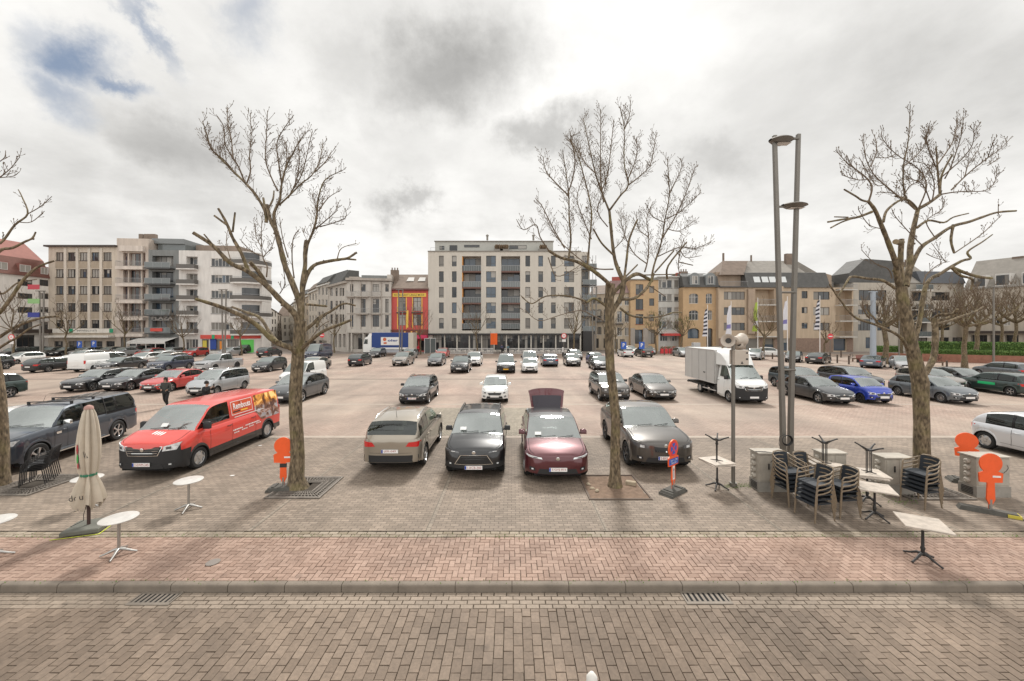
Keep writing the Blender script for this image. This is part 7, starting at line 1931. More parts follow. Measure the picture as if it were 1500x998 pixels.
mb = MB(); mb.grid(P, m_cloth, closed=True); mb.lathe([(.085,2.70),(.07,2.76),(.02,2.79)],14,mat('parasol_cap',(.38,.22,.19),.8)); mb.build('canopy', root, smooth=80)
mb = MB(); mb.cyl(0,0,.1,2.7,.032,mat('pole_brown',(.06,.035,.03),.5),12); mb.build('pole', root, smooth=50)
mb = MB(); mb.lathe([(.132,1.205),(.136,1.235),(.132,1.26)],28,mat('band_green',(.03,.16,.09),.6),Matrix.Diagonal((1.08,.95,1,1))@Matrix.Identity(4),cap=False); mb.build('tie_band', root, smooth=60)
mb = MB(); mb.bbox(-.33,.33,-.30,.30,.02,.11,mat('slab_grey',(.13,.13,.11),.85,noise=.15),.02,Matrix.Rotation(rad(18),4,'Z')); mb.build('base_slab', root)
mb = MB(); 
for (x,z,w,h,mm) in ((-.11,1.83,.16,.16,mat('print_red',(.38,.03,.04),.8)),(-.10,1.62,.15,.12,mat('print_green',(.03,.30,.05),.8)),(-.08,1.46,.10,.07,mat('print_red',(.38,.03,.04),.8))):
    mb.lathe([(.001,0),(w*.6,.0),(.0011,.01)],7,mm,Matrix.Translation((x,-.172+abs(x)*.3,z)) @ Matrix.Rotation(rad(-30),4,'Z') @ Matrix.Diagonal((.8,1,1.2,1)) @ Matrix.Rotation(rad(90),4,'X'))
mb.build('printed_emblem', root)
text_part('dou', 'lettering', root, m_shop, .30,.13, frameM((-.03,-.235,.80),(1,0.05,0.15),(-.15,.0,1))); text_part('VL', 'lettering', root, m_shop, .10,.16, frameM((.10,-.15,1.72),(1,.5,.2),(-.1,.1,1)))
mb = MB(); mb.tube([(-.02,-.03,.55),(-.06,-.05,.35),(-.05,-.06,.22),(-.17,-.12,.16),(-.23,-.16,.13)],.007,m_iron,5); mb.build('cord', root)
# chalk lines
mb = MB(); bx, by = root.location.x, root.location.y; M_ = Matrix.Translation((bx,by,0)) @ Matrix.Rotation(rad(18),4,'Z')
mb.box(-.45,.36,-.36,-.34,.004,.006,mat('neon_paint',(.55,.62,.03),.8),M_); mb.box(.36,.38,-.36,.36,.004,.006,mat('neon_paint',(.55,.62,.03),.8),M_); o = mb.build('neon_ground_mark'); tag(o,kind='structure')

# cane / aluminium armchairs
m_cane = mat('cane',(.20,.15,.10),.55,noise=.2,nscale=20); m_seatb = mat('seat_weave',(.022,.027,.034),.6,noise=.3,nscale=40); m_blk = mat('black_frame',(.02,.02,.021),.4)
def armchair(label, group):
    root = thing('stacked_armchair', label, 'chair', (0,0,0), 0, group)
    w, dp = .265, .25; f = MB(); t = .0165
    for s_ in (-1,1):   # front leg flows into the arm; back leg
        f2 = MB(); f2.tube([(s_*w,-dp-.02,0),(s_*(w-.005),-dp,.42),(s_*w,-dp+.01,.60),(s_*(w+.01),-dp+.05,.66),(s_*(w+.012),-.05,.67),(s_*w,.12,.70),(s_*(w-.04),.22,.74)],t,m_cane,7); f2.build('arm', root, smooth=60)
        f2 = MB(); f2.tube([(s_*(w-.02),.30,0),(s_*(w-.03),.22,.43),(s_*(w-.04),.22,.60)],t,m_cane,7); f2.build('leg', root, smooth=60)
    f.tube([(-(w-.04),.22,.60),(-(w-.045),.245,.74),(-(w-.10),.29,.80),(0,.315,.815),((w-.10),.29,.80),((w-.045),.245,.74),((w-.04),.22,.60)],t,m_cane,7); f.build('back_frame', root, smooth=60)
    s2 = MB(); s2.grid([[(-w+.03,y,z),(-.1,y,z-.008),(.1,y,z-.008),(w-.03,y,z)] for y,z in ((-dp,.425),(-.05,.445),(.2,.43))],m_seatb); s2.box(-w+.02,w-.02,-dp-.012,-dp+.008,.37,.425,m_seatb); s2.box(-w+.02,-w+.04,-dp,.22,.40,.43,m_seatb); s2.box(w-.04,w-.02,-dp,.22,.40,.43,m_seatb); s2.build('seat', root)
    b2 = MB(); b2.grid([[(x,.215+.09*(1-(x/.24)**2)*q1,z) for x in (-.2,-.1,0,.1,.2)] for z,q1 in ((.50,.6),(.62,.85),(.79,1))],m_seatb); b2.build('backrest', root, smooth=60)
    return root
proto = None
def stack(X, Y, rotdeg, n, where, dz=.105, dy=.012):
    global proto
    for k in range(n):
        if proto is None: proto = armchair('x','cane armchairs stacked on the forecourt'); o = proto
        else: o = copy_tree(proto)
        a = rad(rotdeg); o.location = (X+math.sin(a)*dy*k*-1, Y+math.cos(a)*dy*k, .0+dz*k); o.rotation_euler = (0,0,a)
        o['label'] = ('cane armchair, ' + ['lowest','second from below','third from below','fourth from below','fifth from below','sixth from below'][k] + ' in the stack ' + where) if k < n-1 else 'cane armchair on top of the stack ' + where
stack(7.2,10.1,8,5,'beside the left cabinet')
stack(7.22,9.3,-80,5,'nearest the road')
stack(8.0,9.5,-84,4,'touching the square table')
stack(7.95,10.4,10,4,'hidden behind the others')
stack(10.45,9.95,-80,5,'at the foot of the right tree')
# black chairs
def blackchair():
    root = thing('black_chair','black metal chair','chair',(0,0,0),0,'black metal chairs stacked by the left tree')
    for s_ in (-1,1):
        f = MB(); f.tube([(s_*.24,-.24,0),(s_*.235,-.22,.43),(s_*.24,-.20,.62),(s_*.24,-.05,.65),(s_*.235,.2,.64)],.012,m_blk,6); f.build('arm', root, smooth=60)
        f = MB(); f.tube([(s_*.23,.27,0),(s_*.225,.2,.42),(s_*.22,.28,.86)],.012,m_blk,6); f.build('leg', root, smooth=60)
    f = MB(); f.box(-.225,.225,-.22,.2,.42,.435,m_blk); f.build('seat', root)
    f = MB()
    for i in range(7): x=-.2+.4*i/6; f.tube([(x,.2,.44),(x,.28,.85)],.006,m_blk,5)
    f.tube([(-.22,.28,.86),(.22,.28,.86)],.012,m_blk,6); f.build('backrest', root); return root
bc = None
for k in range(5):
    o = blackchair() if bc is None else copy_tree(bc); bc = bc or o
    o.location = (-13.75+.05*k,11.25-.0*k,.03+.05*k); o.rotation_euler=(0,0,rad(-62)); o['label'] = 'black metal chair, '+['lowest','second','third','fourth','topmost'][k]+' of the stack by the dark pickup truck'

# lamp mast
m_mast = mat('mast_grey',(.19,.175,.155),.45,metal=.5,noise=.06)
root = thing('lamp_mast','tall grey mast of two tapering posts leaning apart with two flat lamps','street lamp',((1153-750)*12.3/F,12.3,0),0); L0 = root.location
def LP(px,py,dy=0): return W(px,py,12.3+dy)-L0
mb = MB(); mb.tube([LP(1148,694),LP(1146,600),LP(1134.5,199)],[.095,.088,.072],m_mast,4); mb.build('post', root); mb = MB(); mb.tube([LP(1157.5,694,.05),LP(1158.5,600,.05),LP(1169.5,197,.05)],[.095,.088,.07],m_mast,4); mb.build('post', root)
mb = MB(); 
for y in (428.5,542): mb.tube([LP(1140,y),LP(1165,y)],.035,m_mast,8)
mb.build('crossbar', root)
def lampplate(name, c, px0, px1, py, th):
    a, b_ = LP(px0,py), LP(px1,py); mb = MB(); w = (b_-a).length; n=10; P=[]
    for i in range(n+1):
        q = i/n; h_ = math.sin(math.pi*min(1,q*1.0+.04))**.6; P.append([(a.x+w*q, dy, a.z+dz) for dy,dz in ((-.28*h_-.01,0),(-.18*h_,th*.5*h_+.005),(.18*h_,th*.5*h_+.005),(.28*h_+.01,0),(.16*h_,-th*h_),(-.16*h_,-th*h_))])
    mb.grid(P, m_mast, closed=True); o = mb.build(name, root, smooth=40); q=MB(); q.quad((a.x+w*.25,-.12,a.z-th-.003),(a.x+w*.8,-.12,a.z-th-.003),(a.x+w*.8,.12,a.z-th-.003),(a.x+w*.25,.12,a.z-th-.003),m_signw); q.build('lens', o)
lampplate('lamp_head',0,1128,1163,205,.13); lampplate('lamp_head',0,1146,1184,300.5,.10)
mb = MB(); mb.tube([LP(1138,204),LP(1170,203)],.04,m_mast,6); mb.tube([LP(1138,303),LP(1150,303)],.035,m_mast,6); mb.build('lamp_bracket', root)
mb = MB(); M_ = Matrix.Translation(LP(1153,645,-.16)) @ Matrix.Rotation(rad(90),4,'X')
for k in range(5): mb.lathe([(.13+.008*k,-.03+.012*k),(.145+.008*k,-.02+.012*k),(.13+.008*k,-.01+.012*k)],20,m_shop,M_,cap=False)
mb.tube([LP(1144,660,-.2),LP(1141,650,-.22),LP(1142,640,-.2),LP(1150,636,-.15)],.008,m_shop,5); mb.build('cable_coil', root)
# loudspeaker pole
root = thing('loudspeaker_pole','slim grey pole carrying a pale box and a cluster of horn loudspeakers','pole',((1074-750)*11.15/F,11.15,0),0); L0 = root.location
mb = MB(); mb.cyl(0,0,0,4.1,.05,m_mast,12); mb.cyl(0,0,0,.1,.1,m_mast,12); mb.build('post', root, smooth=40)
m_sp = mat('speaker_cream',(.47,.41,.35),.6,noise=.1); mb = MB(); mb.bbox(-.04,.35,-.16,.12,3.48,3.90,m_sp,.02); mb.build('control_box', root)
mb = MB(); mb.box(.27,.33,-.165,-.158,3.8,3.84,m_shop); mb.box(.27,.33,-.165,-.158,3.62,3.67,m_shop); mb.add([(.12,-.162,3.51),(.2,-.162,3.51),(.16,-.162,3.59)],[(0,1,2)],m_shop); mb.build('box_symbols', root)
def horn(x,y,z,yaw,pitch):
    mb = MB(); M_ = Matrix.Translation((x,y,z)) @ Matrix.Rotation(rad(yaw),4,'Z') @ Matrix.Rotation(rad(90+pitch),4,'X')
    mb.lathe([(.05,-.22),(.11,-.2),(.13,-.1),(.12,0),(.15,.06),(.185,.12),(.19,.14),(.15,.13),(.07,.03)],18,m_sp,M_,cap=False); mb.lathe([(.001,.04),(.09,.04)],14,m_shop,M_,cap=False); mb.build('horn_loudspeaker', root, smooth=50)
horn(-.16,-.05,4.16,-35,-5); horn(.2,.05,4.18,120,-5); horn(-.05,.2,4.1,-120,-5); horn(.28,.2,4.06,150,0)
mb = MB(); mb.tube([(0,0,4.05),(0,0,4.3)],.03,m_mast,6); mb.tube([(-.15,0,4.1),(.25,0,4.1)],.025,m_mast,6); mb.build('bracket', root)

# road drains
def drain(px0, px1, py, label):
    D = F*(H0+.12)/(py-HOR); X0,X1 = (px0-750)*D/F,(px1-750)*D/F; root = thing('road_drain', label, 'drain', (X0,D-.13,-.122), 0, 'slotted drains along the kerb'); w=X1-X0; mi = mat('drain_iron',(.20,.17,.14),.6,metal=.3,noise=.2)
    mb = MB(); mb.quad((0,0,.0045),(w,0,.0045),(w,.27,.0045),(0,.27,.0045),m_well); mb.box(-.03,w+.03,-.035,0,-.01,.012,mi); mb.box(-.03,w+.03,.27,.305,-.01,.012,mi); mb.box(-.03,0,0,.27,-.01,.012,mi); mb.box(w,w+.03,0,.27,-.01,.012,mi)
    n=8
    for i in range(n): x=w*(i+.5)/n; mb.box(x-.022,x+.022,.0,.27,-.008,.010,mi)
    mb.box(0,w,.0,.028,-.0085,.0095,mi); mb.box(0,w,.242,.27,-.0085,.0095,mi); mb.build('frame', root)
drain(199,256,877,'slotted iron drain in the gutter at the left'); drain(1003,1064,875.5,'slotted iron drain in the gutter right of the middle')
mb = MB(); mb.lathe([(.001,.003),(.11,.003),(.12,.0)],20,mat('cover_grey',(.2,.175,.155),.8)); o = mb.build('manhole_cover', loc=((312-750)*7.5/F,7.5,.006)); o['kind']='structure'
# parasol tip below the window
g_ = thing('white_parasol_tip','tip of a folded white parasol at the bottom edge of the picture','parasol',((867-750)*2.1/F,2.1,-.12),0)
mb = MB(); rows=[]
for z,r in ((.1,.04),(.8,.05),(1.4,.09),(2.0,.065),(2.5,.05),(2.66,.042),(2.72,.03)):
    rows.append([(r*(1+.22*math.sin(6*a))*math.cos(a)*.9,r*(1+.22*math.sin(6*a))*math.sin(a)*.9,z) for a in [2*math.pi*i/24 for i in range(24)]])
mb.grid(rows,mat('white_cloth',(.62,.60,.56),.9),closed=True); mb.lathe([(.028,2.70),(.03,2.74),(.012,2.765),(.001,2.77)],12,mat('white_cloth',(.62,.60,.56),.9)); mb.build('canopy', g_, smooth=60)
mb=MB(); mb.cyl(0,0,0,.3,.02,m_alu,8); mb.cyl(0,0,0,.04,.2,m_rubber,14); mb.build('pole', g_)

# hedge, brick wall, bench at the right
root = thing('brick_planter_wall','low red brick wall holding the hedge at the right','wall',(0,0,0),0)
mb = MB(); brw = brick_ground('planter_bricks',(.27,.115,.075),(.34,.16,.11),(.2,.16,.13),.21,.07,0,stain=.15); 
A_, B_ = Vector(((1352-750)*54/F,54,0)), Vector(((1620-750)*46/F,46,0)); d_ = (B_-A_).normalized(); n_ = Vector((-d_.y,d_.x,0))
def wallseg(mb, a, b, th, z0, z1, m):
    d = (b-a).normalized(); n = Vector((-d.y,d.x,0))*th; mb.add([tuple(p+Vector((0,0,z))) for z in (z0,z1) for p in (a,b,b+n,a+n)],[(0,1,5,4),(1,2,6,5),(2,3,7,6),(3,0,4,7),(4,5,6,7)],m)
wm_ = mat('planter_wall',(.27,.125,.085),.85,noise=.2,nscale=2)
wallseg(mb,A_,B_,.3,0,1.05,wm_); wallseg(mb,Vector(((1284-750)*58/F,58,0)),A_-Vector((1.5,-.5,0)),.3,0,1.0,wm_); mb.build('wall_body', root)
def leaf_mass(name, label, a, b, th, z0, z1, m, n, seed, s_=.16, cat='hedge', m2=None):
    rr = random.Random(seed); mb = MB(); d=(b-a); nn=Vector((-d.y,d.x,0)).normalized()
    wallseg(mb, a+nn*.12+d.normalized()*.1, b+nn*.12-d.normalized()*.1, th-.24, z0, z1-.15, m)
    for i in range(n):
        face = rr.random(); t = rr.random()
        p = a+d*t+nn*(rr.uniform(-.05,.06) if face < .5 else rr.uniform(0,th)); z = rr.uniform(z0,z1) if face < .5 else z1+rr.uniform(-.15,.07)
        q = Vector((rr.gauss(0,1),rr.gauss(0,1),rr.gauss(0,1))).normalized(); u_=q.orthogonal().normalized()*s_*rr.uniform(.6,1.3); v_=q.cross(u_).normalized()*s_*rr.uniform(.5,.9); c=p+Vector((0,0,z))
        mb.add([c-u_,c+v_*.6,c+u_,c-v_*.6],[(0,1,2,3)],m2 if (m2 and rr.random()<.4) else m)
    o = mb.build(name); tag(o,label,cat)
m_h1=mat('hedge_green',(.07,.135,.03),.8,noise=.35,nscale=2); m_h2=mat('hedge_light',(.15,.24,.055),.8)
up = Vector((0,0,0))
leaf_mass('clipped_hedge','clipped green hedge on top of the low brick wall', A_+n_*.35, B_+n_*.35, .9, 1.0, 1.62, m_h1, 6500, 1, .08, m2=m_h2)
leaf_mass('loose_shrubs','looser taller shrubs behind the clipped hedge', Vector(((1345-750)*57/F,57,0)), Vector(((1620-750)*51/F,51,0)), 1.6, .6, 2.55, m_h1, 6500, 2, .13, 'shrubs', m2=m_h2)
leaf_mass('short_hedge','short hedge left of the right tree behind the red bench', Vector(((1284-750)*60/F,60,0)), Vector(((1322-750)*60/F,60,0)), 1.0, .9, 1.8, m_h1, 1500, 3, .09, m2=m_h2)
root = thing('red_bench','dark red bench by the pale blue mast','bench',((1266-750)*52/F,52,0),rad(10)); mr_=mat('bench_red',(.22,.035,.03),.6); mb=MB()
for k in range(4): mb.box(-.95,.95,-.2+.12*k,-.11+.12*k,.44,.48,mr_)
mb.build('seat',root); mb=MB()
for k in range(3): mb.box(-.95,.95,.3,.34,.58+.13*k,.68+.13*k,mr_)
mb.build('backrest',root)
for s_ in (-1,1): mb=MB(); mb.box(s_*.8-.03,s_*.8+.03,-.2,.34,0,.44,m_shop); mb.build('leg',root)
# low timber rails and bollards
def bollard(px, py, label, h=1.0, r=.08, m=None, bands=False):
    p = G(px,py); root = thing('bollard', label, 'bollard', p, 0, 'bollards along the back street'); mb=MB(); mb.cyl(0,0,0,h-.05,r,m or mat('bollard_brown',(.09,.065,.05),.7),10); mb.lathe([(r,h-.05),(r*.8,h),(.01,h+.02)],10,m or mat('bollard_brown',(.09,.065,.05),.7)); mb.build('post',root)
    if bands: q=MB(); q.cyl(0,0,h*.45,h*.95,r+.004,m_signw,10); q.build('white_band',root)
bollard(824.5,522.5,'black and white banded bollard under the no entry sign',1.6,.12,m_shop,True)
for i,(px,py,l) in enumerate(((1226.5,532,'brown bollard before the grey block, left one of the pair near the bicycle'),(1243.5,534,'brown bollard right of the parked bicycle'),(1216,528,'brown bollard behind the grey saloon'),(1232,524,'thin brown bollard beside the stop sign'),(973,520,'low brown bollard before the red flower boxes, left'),(983,520,'low brown bollard before the red flower boxes, right'),(1131.5,526.5,'brown bollard beside the white car'),(1387,540,'short timber bollard before the brick wall'))): bollard(px,py,l,1.1 if i<6 else .9,.09)
for (x0,x1,y,l) in ((1248,1262,530,'low timber rail beside the bollards'),(1362,1382,536,'low timber rail behind the right tree'),(1448,1482,541,'low timber rail at the right before the brick wall')):
    a=G(x0,y); b_=G(x1,y); root=thing('timber_rail',l,'rail',a,0,'low timber rails'); mb=MB(); L_=b_.x-a.x; mb.box(0,L_,-.06,.06,.35,.5,mat('rail_timber',(.15,.10,.07),.8)); mb.build('rail',root)
    for x in (.1,L_-.1): q=MB(); q.box(x-.06,x+.06,-.05,.05,0,.35,mat('rail_timber',(.15,.10,.07),.8)); q.build('leg',root)
# flags
def flag(px, pyb, ytop, label, cols, striped=False, D=60):
    p=Vector(((px-750)*D/F,D,0)); root=thing('flagpole',label,'flag',p,0,'flags on white poles'); Ht=H0-(ytop-HOR)*D/F; mb=MB(); mb.cyl(0,0,0,Ht+.6,.075,m_signw,8,.045); mb.build('pole',root,smooth=50)
    P=[]; n=14; z0=Ht-4.6; w=.85
    for j in range(n+1):
        z=z0+(Ht-z0)*j/n; P.append([(-w*i/5*(.55+.45*(1-j/n)), .10*math.sin(i*1.7+j*.6)*(i/5), z-.35*(i/5)**1.3*(j/n)-0) for i in range(6)])
    mb=MB(); k0=0
    for j in range(n):
        mb.grid([P[j],P[j+1]], cols[j%2] if striped else (cols[0] if j not in (3,4) else cols[1]))
    mb.build('cloth',root,smooth=60)
m_lime=mat('flag_lime',(.35,.45,.08),.8); m_fw2=mat('flag_white',(.62,.62,.66),.8); m_fbk=mat('flag_black',(.05,.05,.065),.8); m_pur=mat('flag_violet',(.2,.18,.4),.8)
flag(1071,505,447,'white flag with a small violet mark, leftmost of the flags',(m_fw2,m_pur)); flag(1110,505,442,'lime green flag behind the lamp mast',(m_lime,m_fw2)); flag(1153.5,505,440,'white flag seen between the two posts of the lamp mast',(m_fw2,m_pur)); flag(1201,505,439,'black and white striped flag before the beige block',(m_fw2,m_fbk),True)
flag(1036.5,505,452,'striped flag before the arched brick house',(m_fw2,m_fbk),True,D=64)
def pole(px, D, ytop, r, m, label, name='lamp_post', arm=None, cat='street lamp'):
    root=thing(name,label,cat,((px-750)*D/F,D,0),0); Ht=H0-(ytop-HOR)*D/F; mb=MB(); mb.cyl(0,0,0,Ht,r,m,10,r*.75); mb.build('post',root,smooth=50)
    if arm: q=MB(); q.box(-arm/2,arm/2,-.15,.15,Ht-.1,Ht,m); q.build('lamp_head',root)
    return root
pole(1279,50,427,.34,mat('pale_blue_paint',(.34,.38,.43),.5),'thick pale blue grey mast behind the blue grey coupe',arm=1.0)
pole(1455.5,41,420,.10,m_mast,'thin grey lamp post before the hedge at the right',arm=.9); pole(1317,53,440,.09,m_mast,'thin pale post behind the right tree',arm=1.2)
def twinlamp(px, D, yt, label):
    root=thing('twin_post_lamp',label,'street lamp',((px-750)*D/F,D,0),0,'twin post lamps round the square'); Ht=H0-(yt-HOR)*D/F; mb=MB()
    for s_ in (-1,1): mb.tube([(s_*.14,0,0),(s_*.34,0,Ht)],[.12,.09],m_mast,6)
    mb.build('post',root); q=MB(); q.box(-.7,.4,-.2,.2,Ht-.1,Ht,m_mast); q.box(-.3,1.0,-.2,.2,Ht*.68,Ht*.68+.1,m_mast); q.build('lamp_head',root); return root
r1=twinlamp(61,57,426,'twin post lamp carrying red, green and blue panels')
for y,m_ in ((420.8,mat('panel_red',(.42,.04,.06),.5)),(441.5,mat('panel_green',(.22,.40,.16),.5)),(461.5,mat('panel_blue',(.02,.03,.22),.5))):
    z=H0-(y-HOR)*57/F; q=MB(); q.box(-1.75,-.05,-.25,-.2,z-.35,z+.35,m_); q.build('panel',r1)
twinlamp(328,58,424,'twin post lamp before the white corner building'); twinlamp(587,62,424,'slim twin post lamp before the blue lorry'); twinlamp(870.5,55,420,'twin post lamp half hidden by the middle tree')
# small traffic signs
def tsign(px, D, ytop, kind, label):
    root=thing('traffic_sign',label,'road sign',((px-750)*D/F,D,0),0); z=H0-(ytop-HOR)*D/F; mb=MB(); mb.cyl(0,0,0,z,.045,m_mast,8); mb.build('post',root); q=MB(); M_=Matrix.Translation((0,-.06,z-.4)) @ Matrix.Rotation(rad(90),4,'X')
    if kind=='P': q.box(-.42,.42,-.08,-.05,z-1.1,z,m_signb); q.build('plate',root); text_part('P','lettering',root,m_signw,.34,.6,frameM((0,-.09,z-.5),(1,0,0),(0,0,1)),bold=.02)
    else:
        q.lathe([(.42,-.015),(.42,.015)],24,m_signr,M_); q.build('plate',root); q=MB()
        if kind=='-': q.box(-.3,.3,-.09,-.078,z-.48,z-.33,m_signw)
        else: q.lathe([(.30,.017),(.001,.018)],20,m_signw,M_,cap=False); q.box(-.1,.12,-.092,-.082,z-.46,z-.33,m_signr)
        q.build('symbol',root)
    if kind=='o': q=MB(); q.box(-.3,.3,-.07,-.04,z-1.35,z-.95,m_signw); q.build('lower_plate',root)
tsign(117,64,500,'P','blue P sign left of the bank entrance'); tsign(138,64,499,'P','blue P sign before the bank entrance'); tsign(913.5,60,501,'P','blue P sign above the white hatchback'); tsign(940,60,501,'P','blue P sign above the brown grey SUV')
tsign(472,70,488,'-','no entry sign at the mouth of the side street'); tsign(1216,58,489,'-','no entry sign before the beige block'); tsign(826,62,488.5,'o','round red bordered sign right of the terrace'); tsign(17.5,55,490,'o','round sign with a dark symbol at the left edge')
for px,D,l in ((40,60,'tall thin sign post before the white block'),):pass
# blue lorry
root=thing('blue_lorry','blue and white lorry with a white cab, parked side on before the red house','truck',(at(569,66),66,0),0); m_lb=mat('lorry_blue',(.015,.045,.19),.45); k_=66/F
def LX(px): return (px-569)*k_
mb=MB(); mb.bbox(LX(544.5),LX(598),0,2.5,1.35,H0-(488-HOR)*k_+.05,m_lb,.03); mb.box(LX(544.5),LX(598),-.01,2.51,1.02,1.35,m_signw); mb.build('cargo_box',root)
mb=MB(); mb.box(LX(598)+.01,LX(605.5),.02,2.48,.9,3.85,mat('lorry_cream',(.55,.5,.42),.6)); mb.build('rear_unit',root)
pl_=MB(); pl_.box(LX(558),LX(585),-.02,-.011,1.75,3.1,m_signw); po_=pl_.build('logo_panel',root); q=MB()
q.lathe([(.30,0),(.30,.01)],16,mat('logo_orange',(.55,.13,.05),.6),Matrix.Translation((LX(563.5),-.021,2.72)) @ Matrix.Rotation(rad(90),4,'X')); q.box(LX(562),LX(566.5),-.03,-.021,1.95,2.25,mat('logo_orange',(.55,.13,.05),.6)); q.build('logo',po_)
text_part('oler','lettering',po_,m_lb,1.75,.42,frameM((LX(575.5),-.024,2.55),(1,0,0),(0,0,1)),bold=.03)
mb=MB(); P=[(LX(531.5),.55),(LX(544),.55),(LX(544),3.3),(LX(541),3.75),(LX(538),3.2),(LX(534),2.95),(LX(532),1.8)]; mb.prism(P,(0.05,2.45),PAINT['white'],XZ); o=mb.build('cab',root,smooth=30)
q=MB(); q.prism([(LX(532.6),1.95),(LX(538.5),1.95),(LX(538.5),2.75),(LX(534.6),2.75)],(.035,.048),m_glass,XZ); q.build('side_window',o)
mb=MB(); mb.box(LX(544),LX(604),.2,2.3,.75,1.02,m_black); mb.box(LX(551),LX(588),0,.03,.5,.95,mat('skirt_pale',(.4,.42,.45),.5)); mb.build('chassis',root)
for x in (535.5,592,597.5):
    tm,rm_=wheel_mesh(.5,m_rimd,2)
    for y in (.25,2.25): o=bpy.data.objects.new('wheel',tm); C.objects.link(o); o.parent=root; o.location=(LX(x),y,.5); o.rotation_euler=(0,0,-math.pi/2 if y<1 else math.pi/2); q=bpy.data.objects.new('rim',rm_); C.objects.link(q); q.parent=o
# terrace barriers before the large block: one object per panel
bar0=None
for i in range(24):
    px=650+i*8.1; X_=at(px,70)
    if 718<px<738: continue
    if bar0 is None:
        bar0=thing('terrace_barrier','low pale barrier with upright bars before the cafe terrace','barrier',(X_,70,0),0,'barriers along the cafe terrace'); mb=MB(); mb.box(0,.95,0,.04,.95,1.02,m_signw); mb.box(0,.95,0,.04,.08,.14,m_signw)
        for k in range(5): mb.box(.02+k*.21,.07+k*.21,.005,.035,.14,.95,m_signw)
        mb.build('bars',bar0); o=bar0
    else: o=copy_tree(bar0); o.location=(X_,70,0)
def terr_chair():
    root=thing('terrace_chair','dark wicker chair standing behind the terrace barrier','chair',(0,0,0),0,'dark chairs on the cafe terrace'); mb=MB(); mb.box(-.25,.25,-.25,.25,.4,.46,m_shop); mb.build('seat',root); q=MB(); q.box(-.25,.25,.22,.27,.46,.9,m_shop); q.build('backrest',root)
    for sx in (-1,1):
        for sy in (-1,1): l=MB(); l.box(sx*.22-.02,sx*.22+.02,sy*.22-.02,sy*.22+.02,0,.4,m_shop); l.build('leg',root)
    return root
tc0=None
for i in range(22):
    o=terr_chair() if tc0 is None else copy_tree(tc0); tc0=tc0 or o; o.location=(at(652+i*8.6,72)+R.uniform(-.2,.2),72+R.uniform(-.4,1.2),0); o.rotation_euler=(0,0,R.choice((0,math.pi,1.5))+R.uniform(-.3,.3))
root=thing('orange_banner','tall orange banner at the middle of the cafe terrace','banner',(at(723.5,71.5),71.5,0),0); mb=MB(); mb.grid([[(-.62+1.24*i/6,.06*math.sin(i*1.3),z) for i in range(7)] for z in (1.6,3.7)],mat('banner_orange',(.75,.12,.02),.7)); mb.build('cloth',root,smooth=60); mb=MB(); mb.cyl(-.66,0,0,4.1,.04,m_mast,8); mb.cyl(-.0,0,0,1.9,.03,m_mast,8); mb.build('pole',root)
root=thing('glass_wind_screen','white framed glass wind screen at the corner of the terrace by the red house','wind screen',(at(622,71),71,0),rad(60)); mb=MB()
for x in (0,1.5,3.): mb.box(x,x+.08,0,.08,0,2.7,m_signw)
mb.box(0,3.08,0,.08,2.7,2.78,m_signw); mb.build('frame',root); q=MB(); q.quad((0.08,.04,.1),(3.,.04,.1),(3.,.04,2.7),(.08,.04,2.7),m_railg); q.build('glass',root)
root=thing('red_flower_boxes','row of red flower boxes before the light grey block','flower box',(at(968,71),71,0),0); mb=MB(); mb.box(0,1.3,0,.4,0,.9,m_signr); mb.box(1.5,2.9,0,.4,0,.9,m_signr); mb.build('boxes',root)
q=MB(); rr=random.Random(8)
for i in range(260): c=Vector((rr.uniform(0,2.9),rr.uniform(0,.4),.9+rr.uniform(0,.4))); u_=Vector((rr.gauss(0,1),rr.gauss(0,1),rr.gauss(0,1))).normalized()*.09; v_=u_.orthogonal().normalized()*.07; q.add([c-u_,c+v_,c+u_,c-v_],[(0,1,2,3)],m_h1 if i%3 else m_signr)
q.build('plants',root)
root=thing('white_utility_hut','plain pale service cabinet before the arched brick house','cabinet',(at(1021,68),68,0),0); mb=MB(); mb.bbox(-.6,.6,0,.8,0,2.1,mat('hut_white',(.5,.5,.49),.7),.04); mb.build('housing',root); q=MB(); q.box(-.5,.5,-.02,-.002,.1,2.0,mat('hut_door',(.45,.45,.45),.6)); q.build('door',root)
# bicycle
def bicycle(X,Y,rot,label):
    root=thing('bicycle',label,'bicycle',(X,Y,0),rad(rot),'bicycles leaning by the wall')
    for x in (-.52,.52):
        w=MB(); M_=Matrix.Translation((x,0,.34))@Matrix.Rotation(rad(90),4,'X'); w.lathe([(.33,-.015),(.345,0),(.33,.015)],22,m_tyre,M_,cap=False)
        for k in range(8): a=k*math.pi/4; w.tube([(x,0,.34),(x+.33*math.cos(a),0,.34+.33*math.sin(a))],.004,m_alu,3)
        w.build('wheel',root)
    f=MB()
    for a,b in (((-.52,0,.34),(-.12,0,.34)),((-.12,0,.34),(-.25,0,.85)),((-.25,0,.78),(.38,0,.82)),((-.12,0,.34),(.40,0,.75)),((.52,0,.34),(.38,0,.95)),((-.52,0,.34),(-.22,0,.72))): f.tube([a,b],.018,m_iron,5)
    f.build('frame',root); s_=MB(); s_.box(-.36,-.14,-.07,.07,.86,.91,m_shop); s_.build('saddle',root); h=MB(); h.tube([(.33,-.27,.99),(.40,0,.97),(.33,.27,.99)],.014,m_shop,5); h.build('handlebar',root)
bicycle(at(1238,56),55,25,'bicycle leaning by the brown bollards'); bicycle(at(1354,55),53.0,8,'bicycle leaning on the brick wall behind the right tree')
